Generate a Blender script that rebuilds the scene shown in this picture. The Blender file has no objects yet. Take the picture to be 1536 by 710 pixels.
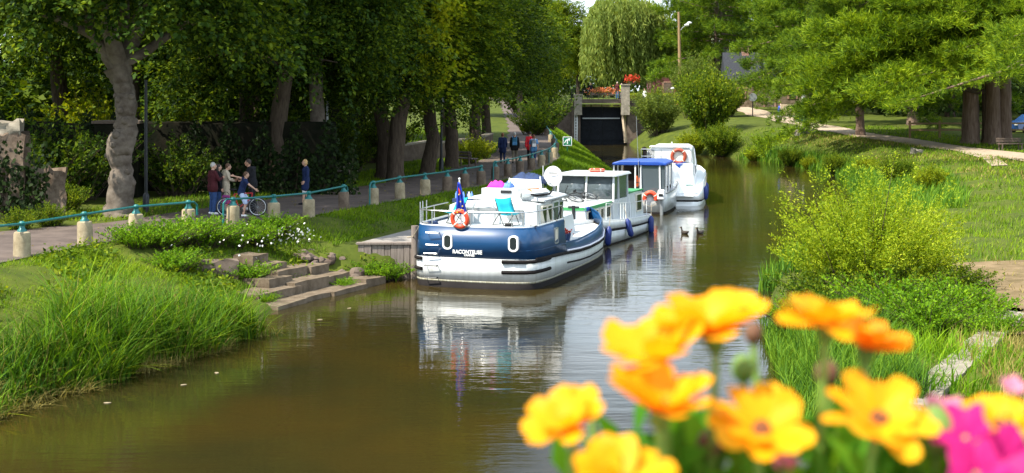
import bpy, math, random
import numpy as np
from mathutils import Vector, Matrix

S = bpy.context.scene
COL = S.collection
R = math.radians
FPX, CAMZ, HY, CX = 2133.33, 5.7, 135.0, 768.0     # the photograph's focal length, eye height, horizon row and centre column

# ------------------------------------------------------------------ camera, sky, sun, exposure
cam = bpy.data.cameras.new('camera')
cam.lens, cam.sensor_width = 50.0, 36.0
cam.shift_y = -220.0 / 1536.0
cam.clip_start, cam.clip_end = 0.05, 3000
cam.dof.use_dof, cam.dof.focus_distance, cam.dof.aperture_fstop = True, 46.0, 6.8
co = bpy.data.objects.new('camera', cam)
co.location, co.rotation_euler = (0, 0, CAMZ), (R(90), 0, 0)
COL.objects.link(co)
S.camera = co

SUN = Vector((-0.83, -0.52, 1.30)).normalized()
w = bpy.data.worlds.new('World')
S.world = w
w.use_nodes = True
wn, wl = w.node_tree.nodes, w.node_tree.links
wn.clear()
wo = wn.new('ShaderNodeOutputWorld')
bg = wn.new('ShaderNodeBackground')
sky = wn.new('ShaderNodeTexSky')
sky.sky_type = 'NISHITA'
sky.sun_disc = False
sky.sun_elevation = math.asin(SUN.z)
sky.sun_rotation = math.atan2(SUN.x, SUN.y)
sky.air_density, sky.dust_density = 1.0, 1.0
tc = wn.new('ShaderNodeTexCoord')
cn = wn.new('ShaderNodeTexNoise')
cn.inputs['Scale'].default_value, cn.inputs['Detail'].default_value = 2.6, 6
cr = wn.new('ShaderNodeValToRGB')
cr.color_ramp.elements[0].position, cr.color_ramp.elements[1].position = 0.36, 0.62
cm = wn.new('ShaderNodeMixRGB')
cm.inputs[2].default_value = (15.0, 17.2, 19.5, 1)                 # thin white cloud over the blue
wl.new(tc.outputs['Generated'], cn.inputs['Vector'])
wl.new(cn.outputs['Fac'], cr.inputs['Fac'])
wl.new(cr.outputs['Color'], cm.inputs['Fac'])
wl.new(sky.outputs['Color'], cm.inputs[1])
wl.new(cm.outputs['Color'], bg.inputs['Color'])
bg.inputs['Strength'].default_value = 0.07
wl.new(bg.outputs['Background'], wo.inputs['Surface'])

sd = bpy.data.lights.new('sun', 'SUN')
sd.energy, sd.angle, sd.color = 5.0, R(0.53), (1.0, 0.93, 0.80)
so = bpy.data.objects.new('sun', sd)
so.rotation_euler = SUN.to_track_quat('Z', 'Y').to_euler()
so.location = (-30, -20, 60)
COL.objects.link(so)

S.view_settings.view_transform = 'Standard'
S.view_settings.look = 'None'
S.view_settings.exposure = 1.05
S.view_settings.gamma = 1.0
S.render.engine = 'CYCLES'
S.cycles.max_bounces = 6
S.cycles.transparent_max_bounces = 8
S.cycles.use_denoising = True

def px(x, y, D):
    """world point that the photograph shows at pixel (x, y), D metres in front of the camera"""
    return Vector(((x - CX) * D / FPX, D, CAMZ - (y - HY) * D / FPX))

# ------------------------------------------------------------------ materials
MATS = {}
def mat(name, col, rough=0.6, metal=0.0, spec=0.5, noise=0.0, scale=6.0, bump=0.0, trans=0.0, col2=None, stretch=(1, 1, 1), coat=0.0):
    if name in MATS: return MATS[name]
    m = bpy.data.materials.new(name)
    m.use_nodes = True
    n, l = m.node_tree.nodes, m.node_tree.links
    b = n['Principled BSDF']
    c = tuple(col) + (1,)
    b.inputs['Base Color'].default_value = c
    b.inputs['Roughness'].default_value = rough
    b.inputs['Metallic'].default_value = metal
    b.inputs['Specular IOR Level'].default_value = spec
    b.inputs['Coat Weight'].default_value = coat
    if trans: b.inputs['Transmission Weight'].default_value = trans
    if noise or bump or col2:
        t = n.new('ShaderNodeTexCoord'); mp = n.new('ShaderNodeMapping')
        mp.inputs['Scale'].default_value = stretch
        nz = n.new('ShaderNodeTexNoise')
        nz.inputs['Scale'].default_value, nz.inputs['Detail'].default_value = scale, 8
        nz.inputs['Roughness'].default_value = 0.65
        l.new(t.outputs['Object'], mp.inputs['Vector']); l.new(mp.outputs['Vector'], nz.inputs['Vector'])
        rp = n.new('ShaderNodeValToRGB')
        rp.color_ramp.elements[0].position, rp.color_ramp.elements[1].position = 0.32, 0.68
        c2 = tuple(col2) + (1,) if col2 else tuple(min(1, v * (1 + noise)) for v in col) + (1,)
        c1 = c if col2 else tuple(v * (1 - noise) for v in col) + (1,)
        rp.color_ramp.elements[0].color, rp.color_ramp.elements[1].color = c1, c2
        l.new(nz.outputs['Fac'], rp.inputs['Fac']); l.new(rp.outputs['Color'], b.inputs['Base Color'])
        if bump:
            bp = n.new('ShaderNodeBump'); bp.inputs['Strength'].default_value = min(1.0, bump); bp.inputs['Distance'].default_value = 0.05
            l.new(nz.outputs['Fac'], bp.inputs['Height']); l.new(bp.outputs['Normal'], b.inputs['Normal'])
    MATS[name] = m
    return m

def leafmat(name, a, b_, c, tr=0.35, rough=0.6, tcol=None, patch=0.35, pscale=0.5):
    """leaf colours vary leaf by leaf and, more softly, from branch to branch"""
    m = bpy.data.materials.new(name)
    m.use_nodes = True
    n, l = m.node_tree.nodes, m.node_tree.links
    p = n['Principled BSDF']
    g = n.new('ShaderNodeNewGeometry')
    t = n.new('ShaderNodeTexCoord'); nz = n.new('ShaderNodeTexNoise')
    nz.inputs['Scale'].default_value, nz.inputs['Detail'].default_value = pscale, 3
    l.new(t.outputs['Object'], nz.inputs['Vector'])
    mr = n.new('ShaderNodeMapRange'); mr.inputs[1].default_value, mr.inputs[2].default_value = 0.3, 0.7
    l.new(nz.outputs['Fac'], mr.inputs[0])
    mx = n.new('ShaderNodeMix'); mx.inputs[0].default_value = patch
    l.new(g.outputs['Random Per Island'], mx.inputs[2]); l.new(mr.outputs[0], mx.inputs[3])
    rp = n.new('ShaderNodeValToRGB')
    e = rp.color_ramp.elements
    e[0].color, e[0].position = tuple(a) + (1,), 0.12
    e[1].color, e[1].position = tuple(c) + (1,), 0.9
    k = e.new(0.5); k.color = tuple(b_) + (1,)
    l.new(mx.outputs[0], rp.inputs['Fac'])
    l.new(rp.outputs['Color'], p.inputs['Base Color'])
    p.inputs['Roughness'].default_value = rough
    p.inputs['Specular IOR Level'].default_value = 0.12
    tl = n.new('ShaderNodeBsdfTranslucent')
    hs = n.new('ShaderNodeMixRGB'); hs.blend_type = 'MULTIPLY'; hs.inputs[0].default_value = 1
    hs.inputs[2].default_value = tuple(tcol or (1.5, 1.35, 0.5)) + (1,)
    l.new(rp.outputs['Color'], hs.inputs[1]); l.new(hs.outputs['Color'], tl.inputs['Color'])
    ms = n.new('ShaderNodeMixShader'); ms.inputs[0].default_value = tr
    l.new(p.outputs[0], ms.inputs[1]); l.new(tl.outputs[0], ms.inputs[2])
    l.new(ms.outputs[0], n['Material Output'].inputs['Surface'])
    MATS[name] = m
    return m

# ------------------------------------------------------------------ object helpers
def link(o, parent=None):
    COL.objects.link(o)
    if parent: o.parent = parent
    return o
def tag(o, label, cat=None, group=None):
    o['label'] = label
    if cat: o['category'] = cat
    if group: o['group'] = group
    return o
def thing(name, label, cat, loc=(0, 0, 0), rotz=0.0, group=None):
    o = bpy.data.objects.new(name, None)
    o.empty_display_size = 0.2
    o.location, o.rotation_euler = loc, (0, 0, rotz)
    link(o)
    return tag(o, label, cat, group)
def setting(o, kind='structure', label=None):
    o['kind'] = kind
    if label: o['label'] = label
    return o
def dup(o, parent=None):
    c = o.copy(); link(c)
    c.parent = parent
    for ch in list(o.children): dup(ch, c)
    return c
def from_mesh(name, me, parent=None, loc=(0, 0, 0), rot=(0, 0, 0), scale=(1, 1, 1)):
    o = bpy.data.objects.new(name, me)
    o.location, o.rotation_euler, o.scale = loc, rot, scale
    return link(o, parent)

class MB:
    """collects simple shapes into one mesh"""
    def __init__(s): s.v, s.f, s.mi, s.m = [], [], [], 0
    def add(s, vs, fs):
        b = len(s.v)
        s.v += [tuple(v) for v in vs]
        s.f += [tuple(b + i for i in f) for f in fs]
        s.mi += [s.m] * len(fs)
        return s
    def box(s, c, d, rz=0.0, rx=0.0, ry=0.0, taper=1.0):
        M = Matrix.Rotation(rz, 3, 'Z') @ Matrix.Rotation(ry, 3, 'Y') @ Matrix.Rotation(rx, 3, 'X')
        vs = []
        for z in (-.5, .5):
            k = 1 if z < 0 else taper
            for x, y in ((-.5, -.5), (.5, -.5), (.5, .5), (-.5, .5)):
                vs.append(M @ Vector((x * d[0] * k, y * d[1] * k, z * d[2])) + Vector(c))
        return s.add(vs, [(0, 3, 2, 1), (4, 5, 6, 7), (0, 1, 5, 4), (1, 2, 6, 5), (2, 3, 7, 6), (3, 0, 4, 7)])
    def beam(s, a, b, wd, h=None):
        a, b = Vector(a), Vector(b); d = b - a
        q = d.to_track_quat('X', 'Z').to_matrix(); L = d.length; h = h or wd
        vs = [q @ Vector((x * L, y * wd, z * h)) + (a + b) / 2 for z in (-.5, .5) for x, y in ((-.5, -.5), (.5, -.5), (.5, .5), (-.5, .5))]
        return s.add(vs, [(0, 3, 2, 1), (4, 5, 6, 7), (0, 1, 5, 4), (1, 2, 6, 5), (2, 3, 7, 6), (3, 0, 4, 7)])
    def tube(s, pts, rad, n=8, caps=True, closed=False):
        pts = [Vector(p) for p in pts]; k = len(pts)
        if not hasattr(rad, '__len__'): rad = [rad] * k
        up = None; vs = []
        for i, p in enumerate(pts):
            if closed: t = pts[(i + 1) % k] - pts[i - 1]
            else: t = pts[min(i + 1, k - 1)] - pts[max(i - 1, 0)]
            t = t.normalized() if t.length > 1e-9 else Vector((0, 0, 1))
            if up is None: up = Vector((0, 0, 1)) if abs(t.z) < .9 else Vector((1, 0, 0))
            a = t.cross(up)
            if a.length < 1e-6: a = t.orthogonal()
            a.normalize(); b = a.cross(t); up = b
            vs += [p + (a * math.cos(2 * math.pi * j / n) + b * math.sin(2 * math.pi * j / n)) * rad[i] for j in range(n)]
        fs = []
        for i in range(k if closed else k - 1):
            i2 = (i + 1) % k
            for j in range(n): fs.append((i * n + j, i * n + (j + 1) % n, i2 * n + (j + 1) % n, i2 * n + j))
        if caps and not closed: fs += [tuple(range(n - 1, -1, -1)), tuple((k - 1) * n + j for j in range(n))]
        return s.add(vs, fs)
    def ring(s, c, R_, r, axis='Y', n=28, m=8, a0=0.0, a1=None):
        pts = []
        full = a1 is None; a1 = 2 * math.pi if full else a1
        for i in range(n if full else n + 1):
            a = a0 + (a1 - a0) * i / n; u, v = math.cos(a) * R_, math.sin(a) * R_
            pts.append(Vector(c) + Vector({'Y': (u, 0, v), 'X': (0, u, v), 'Z': (u, v, 0)}[axis]))
        return s.tube(pts, r, m, closed=full)
    def lathe(s, prof, n=16, c=(0, 0, 0)):
        vs = [(c[0] + r * math.cos(2 * math.pi * j / n), c[1] + r * math.sin(2 * math.pi * j / n), c[2] + z) for r, z in prof for j in range(n)]
        fs = [(i * n + j, i * n + (j + 1) % n, (i + 1) * n + (j + 1) % n, (i + 1) * n + j) for i in range(len(prof) - 1) for j in range(n)]
        if prof[0][0] > 1e-5: fs.append(tuple(range(n - 1, -1, -1)))
        if prof[-1][0] > 1e-5: fs.append(tuple((len(prof) - 1) * n + j for j in range(n)))
        return s.add(vs, fs)
    def ball(s, c, r, n=12, k=8):
        r = r if hasattr(r, '__len__') else (r, r, r)
        vs = [(c[0] + r[0] * math.sin(math.pi * i / k) * math.cos(2 * math.pi * j / n), c[1] + r[1] * math.sin(math.pi * i / k) * math.sin(2 * math.pi * j / n), c[2] - r[2] * math.cos(math.pi * i / k)) for i in range(1, k) for j in range(n)]
        b = len(vs); vs += [(c[0], c[1], c[2] - r[2]), (c[0], c[1], c[2] + r[2])]
        fs = [(i * n + j, i * n + (j + 1) % n, (i + 1) * n + (j + 1) % n, (i + 1) * n + j) for i in range(k - 2) for j in range(n)]
        fs += [(b, (j + 1) % n, j) for j in range(n)] + [(b + 1, (k - 2) * n + j, (k - 2) * n + (j + 1) % n) for j in range(n)]
        return s.add(vs, fs)
    def prism(s, poly, a, b, plane='XY'):
        """extrude a closed 2-D outline from a to b along the remaining axis"""
        f = {'XY': lambda u, v, h: (u, v, h), 'XZ': lambda u, v, h: (u, h, v), 'YZ': lambda u, v, h: (h, u, v)}[plane]
        n = len(poly)
        vs = [f(u, v, a) for u, v in poly] + [f(u, v, b) for u, v in poly]
        return s.add(vs, [tuple(range(n - 1, -1, -1)), tuple(range(n, 2 * n))] + [(i, (i + 1) % n, n + (i + 1) % n, n + i) for i in range(n)])
    def grid(s, rows, close=False):
        n = len(rows[0]); vs = [p for r in rows for p in r]
        return s.add(vs, [(i * n + j, i * n + (j + 1) % n, (i + 1) * n + (j + 1) % n, (i + 1) * n + j) for i in range(len(rows) - 1) for j in range(n if close else n - 1)])
    def mesh(s, name, mats, smooth=True, angle=40):
        me = bpy.data.meshes.new(name)
        me.from_pydata([tuple(v) for v in s.v], [], s.f)
        mats = mats if isinstance(mats, (list, tuple)) else [mats]
        for m in mats: me.materials.append(MATS[m] if isinstance(m, str) else m)
        if len(mats) > 1: me.polygons.foreach_set('material_index', s.mi)
        if smooth:
            me.polygons.foreach_set('use_smooth', [True] * len(me.polygons))
            me.set_sharp_from_angle(angle=R(angle))
        me.update()
        return me
    def build(s, name, mats, parent=None, smooth=True, angle=40, bevel=0.0, loc=(0, 0, 0), rot=(0, 0, 0)):
        o = from_mesh(name, s.mesh(name, mats, smooth, angle), parent, loc, rot)
        if bevel:
            b = o.modifiers.new('bevel', 'BEVEL'); b.width = bevel; b.segments = 2; b.limit_method = 'ANGLE'
        return o

def np_mesh(name, V, F, m, smooth=False):
    """V (n,3) vertices, F (m,k) faces, k corners each"""
    V = np.asarray(V, np.float32); F = np.asarray(F, np.int32)
    me = bpy.data.meshes.new(name)
    me.vertices.add(len(V)); me.vertices.foreach_set('co', V.ravel())
    me.loops.add(F.size); me.loops.foreach_set('vertex_index', F.ravel())
    me.polygons.add(len(F)); me.polygons.foreach_set('loop_start', np.arange(0, F.size, F.shape[1], dtype=np.int32))
    me.update(calc_edges=True)
    if smooth: me.polygons.foreach_set('use_smooth', [True] * len(F))
    me.materials.append(MATS[m] if isinstance(m, str) else m)
    return me

def unit(a): return a / np.maximum(np.linalg.norm(a, axis=1, keepdims=True), 1e-9)
def leaf_arrays(C, U, N, L, W):
    """diamond leaves: base C, direction U, rough normal N, length L, width W"""
    U = unit(U); Sd = unit(np.cross(U, N)); Nn = np.cross(Sd, U)
    L = np.asarray(L).reshape(-1, 1); W = np.asarray(W).reshape(-1, 1)
    V = np.stack([C, C + U * L * .42 + Sd * W * .5 + Nn * W * .12, C + U * L, C + U * L * .42 - Sd * W * .5 + Nn * W * .12], 1)
    n = len(C)
    return V.reshape(-1, 3), np.arange(4 * n).reshape(n, 4)
def blades(rng, B, H, W, lean, seg=1, dirs=None, wind=(0.15, 0.1)):
    """bent grass blades standing at B: H heights, W widths"""
    n = len(B); a = rng.uniform(0, 2 * np.pi, n) if dirs is None else dirs
    d = np.stack([np.cos(a), np.sin(a), 0 * a], 1); sd = np.stack([-np.sin(a), np.cos(a), 0 * a], 1)
    tw = rng.uniform(-1, 1, n)[:, None]; sd = unit(sd + d * tw)
    ln = (lean * rng.uniform(.3, 1.3, n))[:, None]; H = H[:, None]; W = W[:, None]
    wv = np.array([[wind[0], wind[1], 0]])
    lv = []
    for k in range(seg + 1):
        t = k / seg
        c = B + H * (t * (1 - .35 * ln * t)) * np.array([[0, 0, 1]]) + (d * ln + wv) * H * t ** 2
        wd = W * (1 - t) ** .7
        if k < seg: lv += [c - sd * wd * .5, c + sd * wd * .5]
        else: lv += [c]
    V = np.stack(lv, 1); m = V.shape[1]; base = (np.arange(n) * m)[:, None]
    tri = np.concatenate([base + np.array([[2 * (seg - 1), 2 * (seg - 1) + 1, 2 * seg]])], 1)
    V = V.reshape(-1, 3)
    T = [tri]
    for k in range(seg - 1):
        T += [base + np.array([[2 * k, 2 * k + 1, 2 * k + 3]]), base + np.array([[2 * k, 2 * k + 3, 2 * k + 2]])]
    return V, np.concatenate(T, 0)
def joined(parts):
    Vs, Fs, o = [], [], 0
    for V, F in parts:
        Vs.append(V); Fs.append(F + o); o += len(V)
    return np.concatenate(Vs), np.concatenate(Fs)

def text_obj(name, body, size, m, parent, loc, rot, depth=0.004, sx=1.0):
    cu = bpy.data.curves.new(name, 'FONT')
    cu.body, cu.size, cu.extrude, cu.align_x, cu.align_y = body, size, depth, 'CENTER', 'CENTER'
    cu.offset = size * .03
    t = bpy.data.objects.new(name + '_curve', cu); COL.objects.link(t)
    dg = bpy.context.evaluated_depsgraph_get()
    me = bpy.data.meshes.new_from_object(t.evaluated_get(dg))
    bpy.data.objects.remove(t); me.materials.clear(); me.materials.append(MATS[m])
    return from_mesh(name, me, parent, loc, rot, (sx, 1, 1))
# ------------------------------------------------------------------ basic materials
mat('soil_grass', (.038, .055, .010), .95, spec=.1, scale=1.1, bump=.5, col2=(.085, .105, .014))
mat('asphalt', (.070, .054, .048), .9, spec=.2, scale=1.4, bump=.2, col2=(.135, .105, .09))
mat('sand_path', (.34, .27, .20), .95, spec=.1, noise=.22, scale=2.2, bump=.2)
mat('dirt', (.10, .075, .035), .95, spec=.1, scale=1.6, bump=.6, col2=(.23, .165, .095))
mat('stone', (.075, .056, .036), .95, spec=.12, scale=2.2, bump=.8, col2=(.205, .16, .115))
mat('dark_stone', (.085, .062, .05), .95, spec=.15, scale=2.2, bump=.6, col2=(.16, .125, .10))
mat('pale_stone', (.16, .14, .11), .9, spec=.2, scale=4, bump=.5, col2=(.31, .275, .22))
mat('concrete', (.24, .22, .20), .9, spec=.2, noise=.25, scale=2.5, bump=.2)
mat('weathered_wood', (.13, .105, .09), .85, spec=.2, scale=3, bump=.4, col2=(.25, .21, .185), stretch=(6, 6, .6))
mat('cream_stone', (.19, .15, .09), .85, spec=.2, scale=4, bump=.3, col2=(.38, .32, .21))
mat('teal_paint', (.006, .125, .12), .4, spec=.5, noise=.2, scale=9)
mat('dark_metal', (.03, .032, .035), .45, .6)
mat('black', (.012, .012, .013), .5)
mat('rubber', (.018, .018, .019), .75)
mat('white_paint', (.74, .76, .76), .3, coat=.3, noise=.04, scale=2)
mat('white_hull', (.50, .52, .51), .35, coat=.2, scale=2.2, col2=(.64, .67, .68), stretch=(3, 3, .35))
mat('steel', (.62, .63, .64), .28, .9)
mat('grey_metal', (.33, .35, .36), .45, .6)
mat('bark_dark', (.045, .033, .024), .95, spec=.1, scale=4, bump=.9, col2=(.105, .080, .058), stretch=(3, 3, .5))
mat('bark_plane', (.075, .058, .045), .9, spec=.15, scale=2.6, bump=1, col2=(.19, .16, .13))
mat('bark_pine', (.12, .075, .055), .95, spec=.1, scale=3.2, bump=1.0, col2=(.27, .195, .155), stretch=(4, 4, .35))
mat('bark_pole', (.25, .17, .09), .9, spec=.1, noise=.3, scale=5, stretch=(4, 4, .4))

# ------------------------------------------------------------------ the lie of the land: one table per line, read at a distance y
def tb(*p):
    a = np.array(p, float)
    return lambda y: float(np.interp(y, a[:, 0], a[:, 1]))
WL = tb((-40, -16), (10, -13), (20, -10.3), (25, -9.0), (30, -7.0), (33, -5.7), (35, -5.95), (37, -6.0), (42.2, -4.1), (43, -3.0), (56, 1.1), (72, 6.0), (85, 7.0), (100, 7.1), (152, 7.1), (260, 7.1))
PE = tb((-40, -15.5), (25, -14.0), (35.1, -12.1), (37.9, -11.4), (41.6, -9.5), (44, -7.5), (49, -5.9), (55.3, -3.5), (61, -1.4), (69, .4), (78, 1.9), (86, 2.7), (110, 2.9), (135, 2.7), (190, 1.5), (260, -2))
PW = tb((-40, 4.5), (44, 4.6), (80, 4.1), (120, 3.0), (260, 3.0))
PZ = tb((-40, 1.6), (85, 1.6), (110, 1.75), (150, 2.8), (190, 3.9), (260, 4.4))
WR = tb((-40, 3.5), (15, 4.2), (23, 4.9), (30, 5.7), (36, 6.3), (43, 7.9), (50, 11.0), (60, 14.8), (74, 18.2), (95, 21.8), (108, 21.0), (117, 19.2), (130, 14.8), (140, 12.0), (260, 12.0))
RP = tb((-40, 12), (20, 15.5), (33, 20), (60, 28.5), (85, 31), (95, 30.4), (105, 28.7), (120, 27.2), (150, 26.2), (170, 26.5), (260, 30))
RZ = tb((-40, .8), (25, .85), (35, 1.1), (60, 1.45), (95, 1.7), (120, 2.3), (150, 3.1), (170, 3.8), (200, 4.2), (260, 4.3))
def knots(y):
    wl, pe, wr, rp = WL(y), PE(y), WR(y), RP(y)
    pz, rz = PZ(y), RZ(y); pi = pe - PW(y)
    t = min(1, max(0, (y - 150.2) / .6))
    up = 4.15
    quay = 43.0 <= y <= 73
    if quay: k6 = (wl - 2.2, .98); k7 = (wl - .4, .98)
    elif 36.9 <= y <= 42.6: k6 = (pe + (wl - pe) * .42, pz * .62); k7 = (wl - .25, -.25)
    else: k6 = (pe + (wl - pe) * .55, pz * .5 + .06); k7 = (wl - .35, .16)
    near = y < 45
    rb = .45 if near else .32
    k = [(-300, 5.5), (-60, pz + .6), (pi - 3, pz + .08), (pi, pz), (pe, pz), (pe + .5, pz - .06), k6, k7, (wl, -.2), (wl + 1.2, -1.3),
         (wr - 1.2, -1.3), (wr, -.2), (wr + .4, rb), (wr + 2.0, rb + (rz - rb) * .45), (wr + (rp - 1.7 - wr) * .62, rz - .12), (rp - 1.7, rz), (rp + 1.7, rz), (rp + 9, rz + .15), (90, rz + .7), (320, 6.0)]
    if t > 0:
        k = [(x, z + (max(z, up) - z) * t if 6 <= i <= 13 else z) for i, (x, z) in enumerate(k)]
    xs = [k[0][0]]
    for x, z in k[1:]: xs.append(max(x, xs[-1] + .02))
    return np.array(xs), np.array([z for x, z in k])
def ground_z(x, y):
    xs, zs = knots(y)
    return float(np.interp(x, xs, zs))
SUB = [5, 12, 3, 2, 1, 5, 5, 2, 2, 2, 2, 2, 4, 8, 2, 2, 6, 12, 4]
ys = np.unique(np.concatenate([np.arange(-30, 22, 2.0), np.arange(22, 62, .45), np.arange(62, 110, .9), np.arange(110, 147.5, 1.5), [148, 149, 150.1, 150.5, 150.9], np.arange(152, 262, 6.0), [300, 400, 600, 1000]]))
rng = np.random.default_rng(5)
def wob(x, y): return .07 * math.sin(x * 1.9 + y * .7) + .06 * math.sin(y * 1.3 - x * .8) + .035 * math.sin(4.1 * x + 1.0) * math.sin(3.3 * y)
rows = []
for y in ys:
    xs, zs = knots(min(y, 259)); r = []
    for i, n in enumerate(SUB):
        for j in range(n):
            t = j / n; x = xs[i] + (xs[i + 1] - xs[i]) * t; z = zs[i] + (zs[i + 1] - zs[i]) * t
            if y < 98 and i in (5, 12, 13) or (i == 6 and y < 98 and not 43 <= y <= 73): z += wob(x, y) * (.9 if 0 < j else .4)
            if i in (1, 17): z += .5 * wob(x * .3, y * .3)
            r.append((x, y, z))
    r.append((xs[-1], y, zs[-1])); rows.append(r)
g = MB().grid(rows); setting(g.build('ground', 'soil_grass', smooth=True, angle=80))

def strip(y0, y1, n, fa, fb, dz, m, name, cols=4, zf=None):
    rows = []
    for y in np.linspace(y0, y1, n):
        a, b = fa(y), fb(y)
        rows.append([(a + (b - a) * j / cols, y, (zf(y) if zf else ground_z(a + (b - a) * j / cols, y)) + dz) for j in range(cols + 1)])
    return setting(MB().grid(rows).build(name, m, angle=80))
strip(-20, 255, 200, lambda y: PE(y) - PW(y) - .1 + .12 * math.sin(y * .9), lambda y: PE(y) + .25, .03, 'asphalt', 'towpath')
strip(60, 168, 120, lambda y: RP(y) - 1.5 + .25 * math.sin(y * .5), lambda y: RP(y) + 1.5 + .3 * math.sin(y * .37), .035, 'sand_path', 'footpath')
# a worn track that joins the footpath from the right, and the bare earth above the near right bank
strip(78, 92, 20, lambda y: RP(y) - 4.0 + .16 * (y - 78), lambda y: RP(y) - 3.1 + .16 * (y - 78), .04, 'sand_path', 'worn_track', 2)
strip(26.5, 38.5, 40, lambda y: WR(y) + 4.7 + .5 * math.sin(y * 1.7) + .35 * math.sin(y * 4.1), lambda y: WR(y) + 9.6 + .4 * math.sin(y * 1.1) + .3 * math.sin(y * 3.7), .12, 'dirt', 'bare_earth', 8)
# water
wm = bpy.data.materials.new('water'); wm.use_nodes = True; MATS['water'] = wm
n, l = wm.node_tree.nodes, wm.node_tree.links
b = n['Principled BSDF']
b.inputs['Base Color'].default_value = (.027, .0205, .0052, 1)
b.inputs['Roughness'].default_value = .035
b.inputs['IOR'].default_value = 1.333
t = n.new('ShaderNodeTexCoord'); last = None
tn = n.new('ShaderNodeTexNoise'); tn.inputs['Scale'].default_value, tn.inputs['Detail'].default_value = .16, 4   # silt hanging in the water
tr_ = n.new('ShaderNodeValToRGB'); tr_.color_ramp.elements[0].color, tr_.color_ramp.elements[1].color = (.019, .0185, .0058, 1), (.036, .0245, .0052, 1)
tr_.color_ramp.elements[0].position, tr_.color_ramp.elements[1].position = .35, .65
l.new(t.outputs['Object'], tn.inputs['Vector']); l.new(tn.outputs['Fac'], tr_.inputs['Fac']); l.new(tr_.outputs['Color'], b.inputs['Base Color'])
for sc, st, dist in ((1.0, (.5, 1.3, 1), .011), (1.0, (2.2, 7.0, 1), .0032), (1.0, (.09, .2, 1), .016)):
    mp = n.new('ShaderNodeMapping'); mp.inputs['Scale'].default_value = st
    nz = n.new('ShaderNodeTexNoise'); nz.inputs['Scale'].default_value = sc; nz.inputs['Detail'].default_value = 3
    bp = n.new('ShaderNodeBump'); bp.inputs['Strength'].default_value = 1; bp.inputs['Distance'].default_value = dist
    l.new(t.outputs['Object'], mp.inputs['Vector']); l.new(mp.outputs['Vector'], nz.inputs['Vector']); l.new(nz.outputs['Fac'], bp.inputs['Height'])
    if last: l.new(last.outputs['Normal'], bp.inputs['Normal'])
    last = bp
l.new(last.outputs['Normal'], b.inputs['Normal'])
setting(MB().add([(-45, -28, 0), (45, -28, 0), (45, 150.6, 0), (-45, 150.6, 0)], [(0, 1, 2, 3)]).build('canal_water', 'water'))
# ------------------------------------------------------------------ foliage materials
leafmat('leaf_ivy', (.005, .011, .003), (.010, .022, .004), (.022, .042, .006), tr=.2)
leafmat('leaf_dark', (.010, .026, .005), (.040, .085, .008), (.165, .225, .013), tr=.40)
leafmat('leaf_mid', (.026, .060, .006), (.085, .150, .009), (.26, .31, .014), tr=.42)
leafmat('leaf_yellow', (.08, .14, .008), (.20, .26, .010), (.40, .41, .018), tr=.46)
leafmat('leaf_pine', (.024, .058, .006), (.115, .205, .009), (.33, .42, .018), tr=.38, tcol=(1.4, 1.3, .45))
leafmat('leaf_pine_deep', (.020, .050, .008), (.085, .165, .012), (.25, .345, .020), tr=.36)
leafmat('leaf_willow', (.105, .155, .030), (.16, .22, .042), (.26, .30, .06), tr=.34)
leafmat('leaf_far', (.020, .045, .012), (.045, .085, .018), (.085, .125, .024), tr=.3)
leafmat('leaf_bright', (.10, .17, .008), (.23, .32, .012), (.42, .47, .03), tr=.42)
leafmat('leaf_sallow', (.055, .095, .018), (.115, .165, .025), (.20, .24, .04), tr=.36)
leafmat('leaf_nettle', (.05, .13, .006), (.12, .25, .008), (.23, .37, .012), tr=.38)
leafmat('grass_lit', (.040, .080, .006), (.105, .200, .006), (.25, .345, .014), tr=.36, pscale=.35, patch=.5)
leafmat('grass_dry', (.13, .115, .030), (.22, .185, .050), (.33, .27, .085), tr=.25, pscale=.4)
leafmat('reed_leaf', (.022, .070, .007), (.070, .165, .010), (.19, .31, .022), tr=.34, pscale=.5)
leafmat('bloom_white', (.5, .5, .45), (.7, .7, .65), (.85, .85, .8), tr=.2, tcol=(1, 1, 1))
leafmat('bloom_rose', (.45, .03, .02), (.55, .05, .03), (.6, .12, .05), tr=.2, tcol=(1, 1, 1))
leafmat('bloom_salmon', (.55, .14, .05), (.6, .20, .08), (.65, .25, .10), tr=.2, tcol=(1, 1, 1))

def spray_leaves(rng, B, D, L, k, leaf, droop=.35, wid=.6, flat=.6):
    """leafy twigs: base B, direction D, length L, k leaves on each"""
    m = len(B); D = unit(D)
    t = np.tile(np.linspace(.08, 1, k), (m, 1)) + rng.uniform(-.04, .04, (m, k))
    Lk = L[:, None]
    sdv = unit(np.cross(D, np.tile([[0, 0, 1.0]], (m, 1)) + rng.normal(0, .25, (m, 3))))
    sg = np.where(np.arange(k) % 2, 1, -1)[None, :] * rng.uniform(.6, 1.2, (m, k))
    P = B[:, None] + D[:, None] * (t * Lk)[..., None]
    P[..., 2] -= droop * Lk * t ** 2
    P += sdv[:, None] * (sg * .16 * Lk * (1.15 - t) * rng.uniform(.2, 1.3, (m, k)))[..., None]
    P += rng.normal(0, .05, (m, k, 3)) * Lk[..., None]
    U = sdv[:, None] * sg[..., None] * .8 + D[:, None] * .7 + rng.normal(0, .35, (m, k, 3))
    U[..., 2] -= .14 + droop * t * .4
    N = rng.normal(0, 1 - flat, (m, k, 3)); N[..., 2] += flat
    P, U, N = P.reshape(-1, 3), U.reshape(-1, 3), N.reshape(-1, 3)
    ll = leaf * rng.uniform(.5, 1.55, len(P))
    return leaf_arrays(P, U, N, ll, ll * wid)

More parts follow.
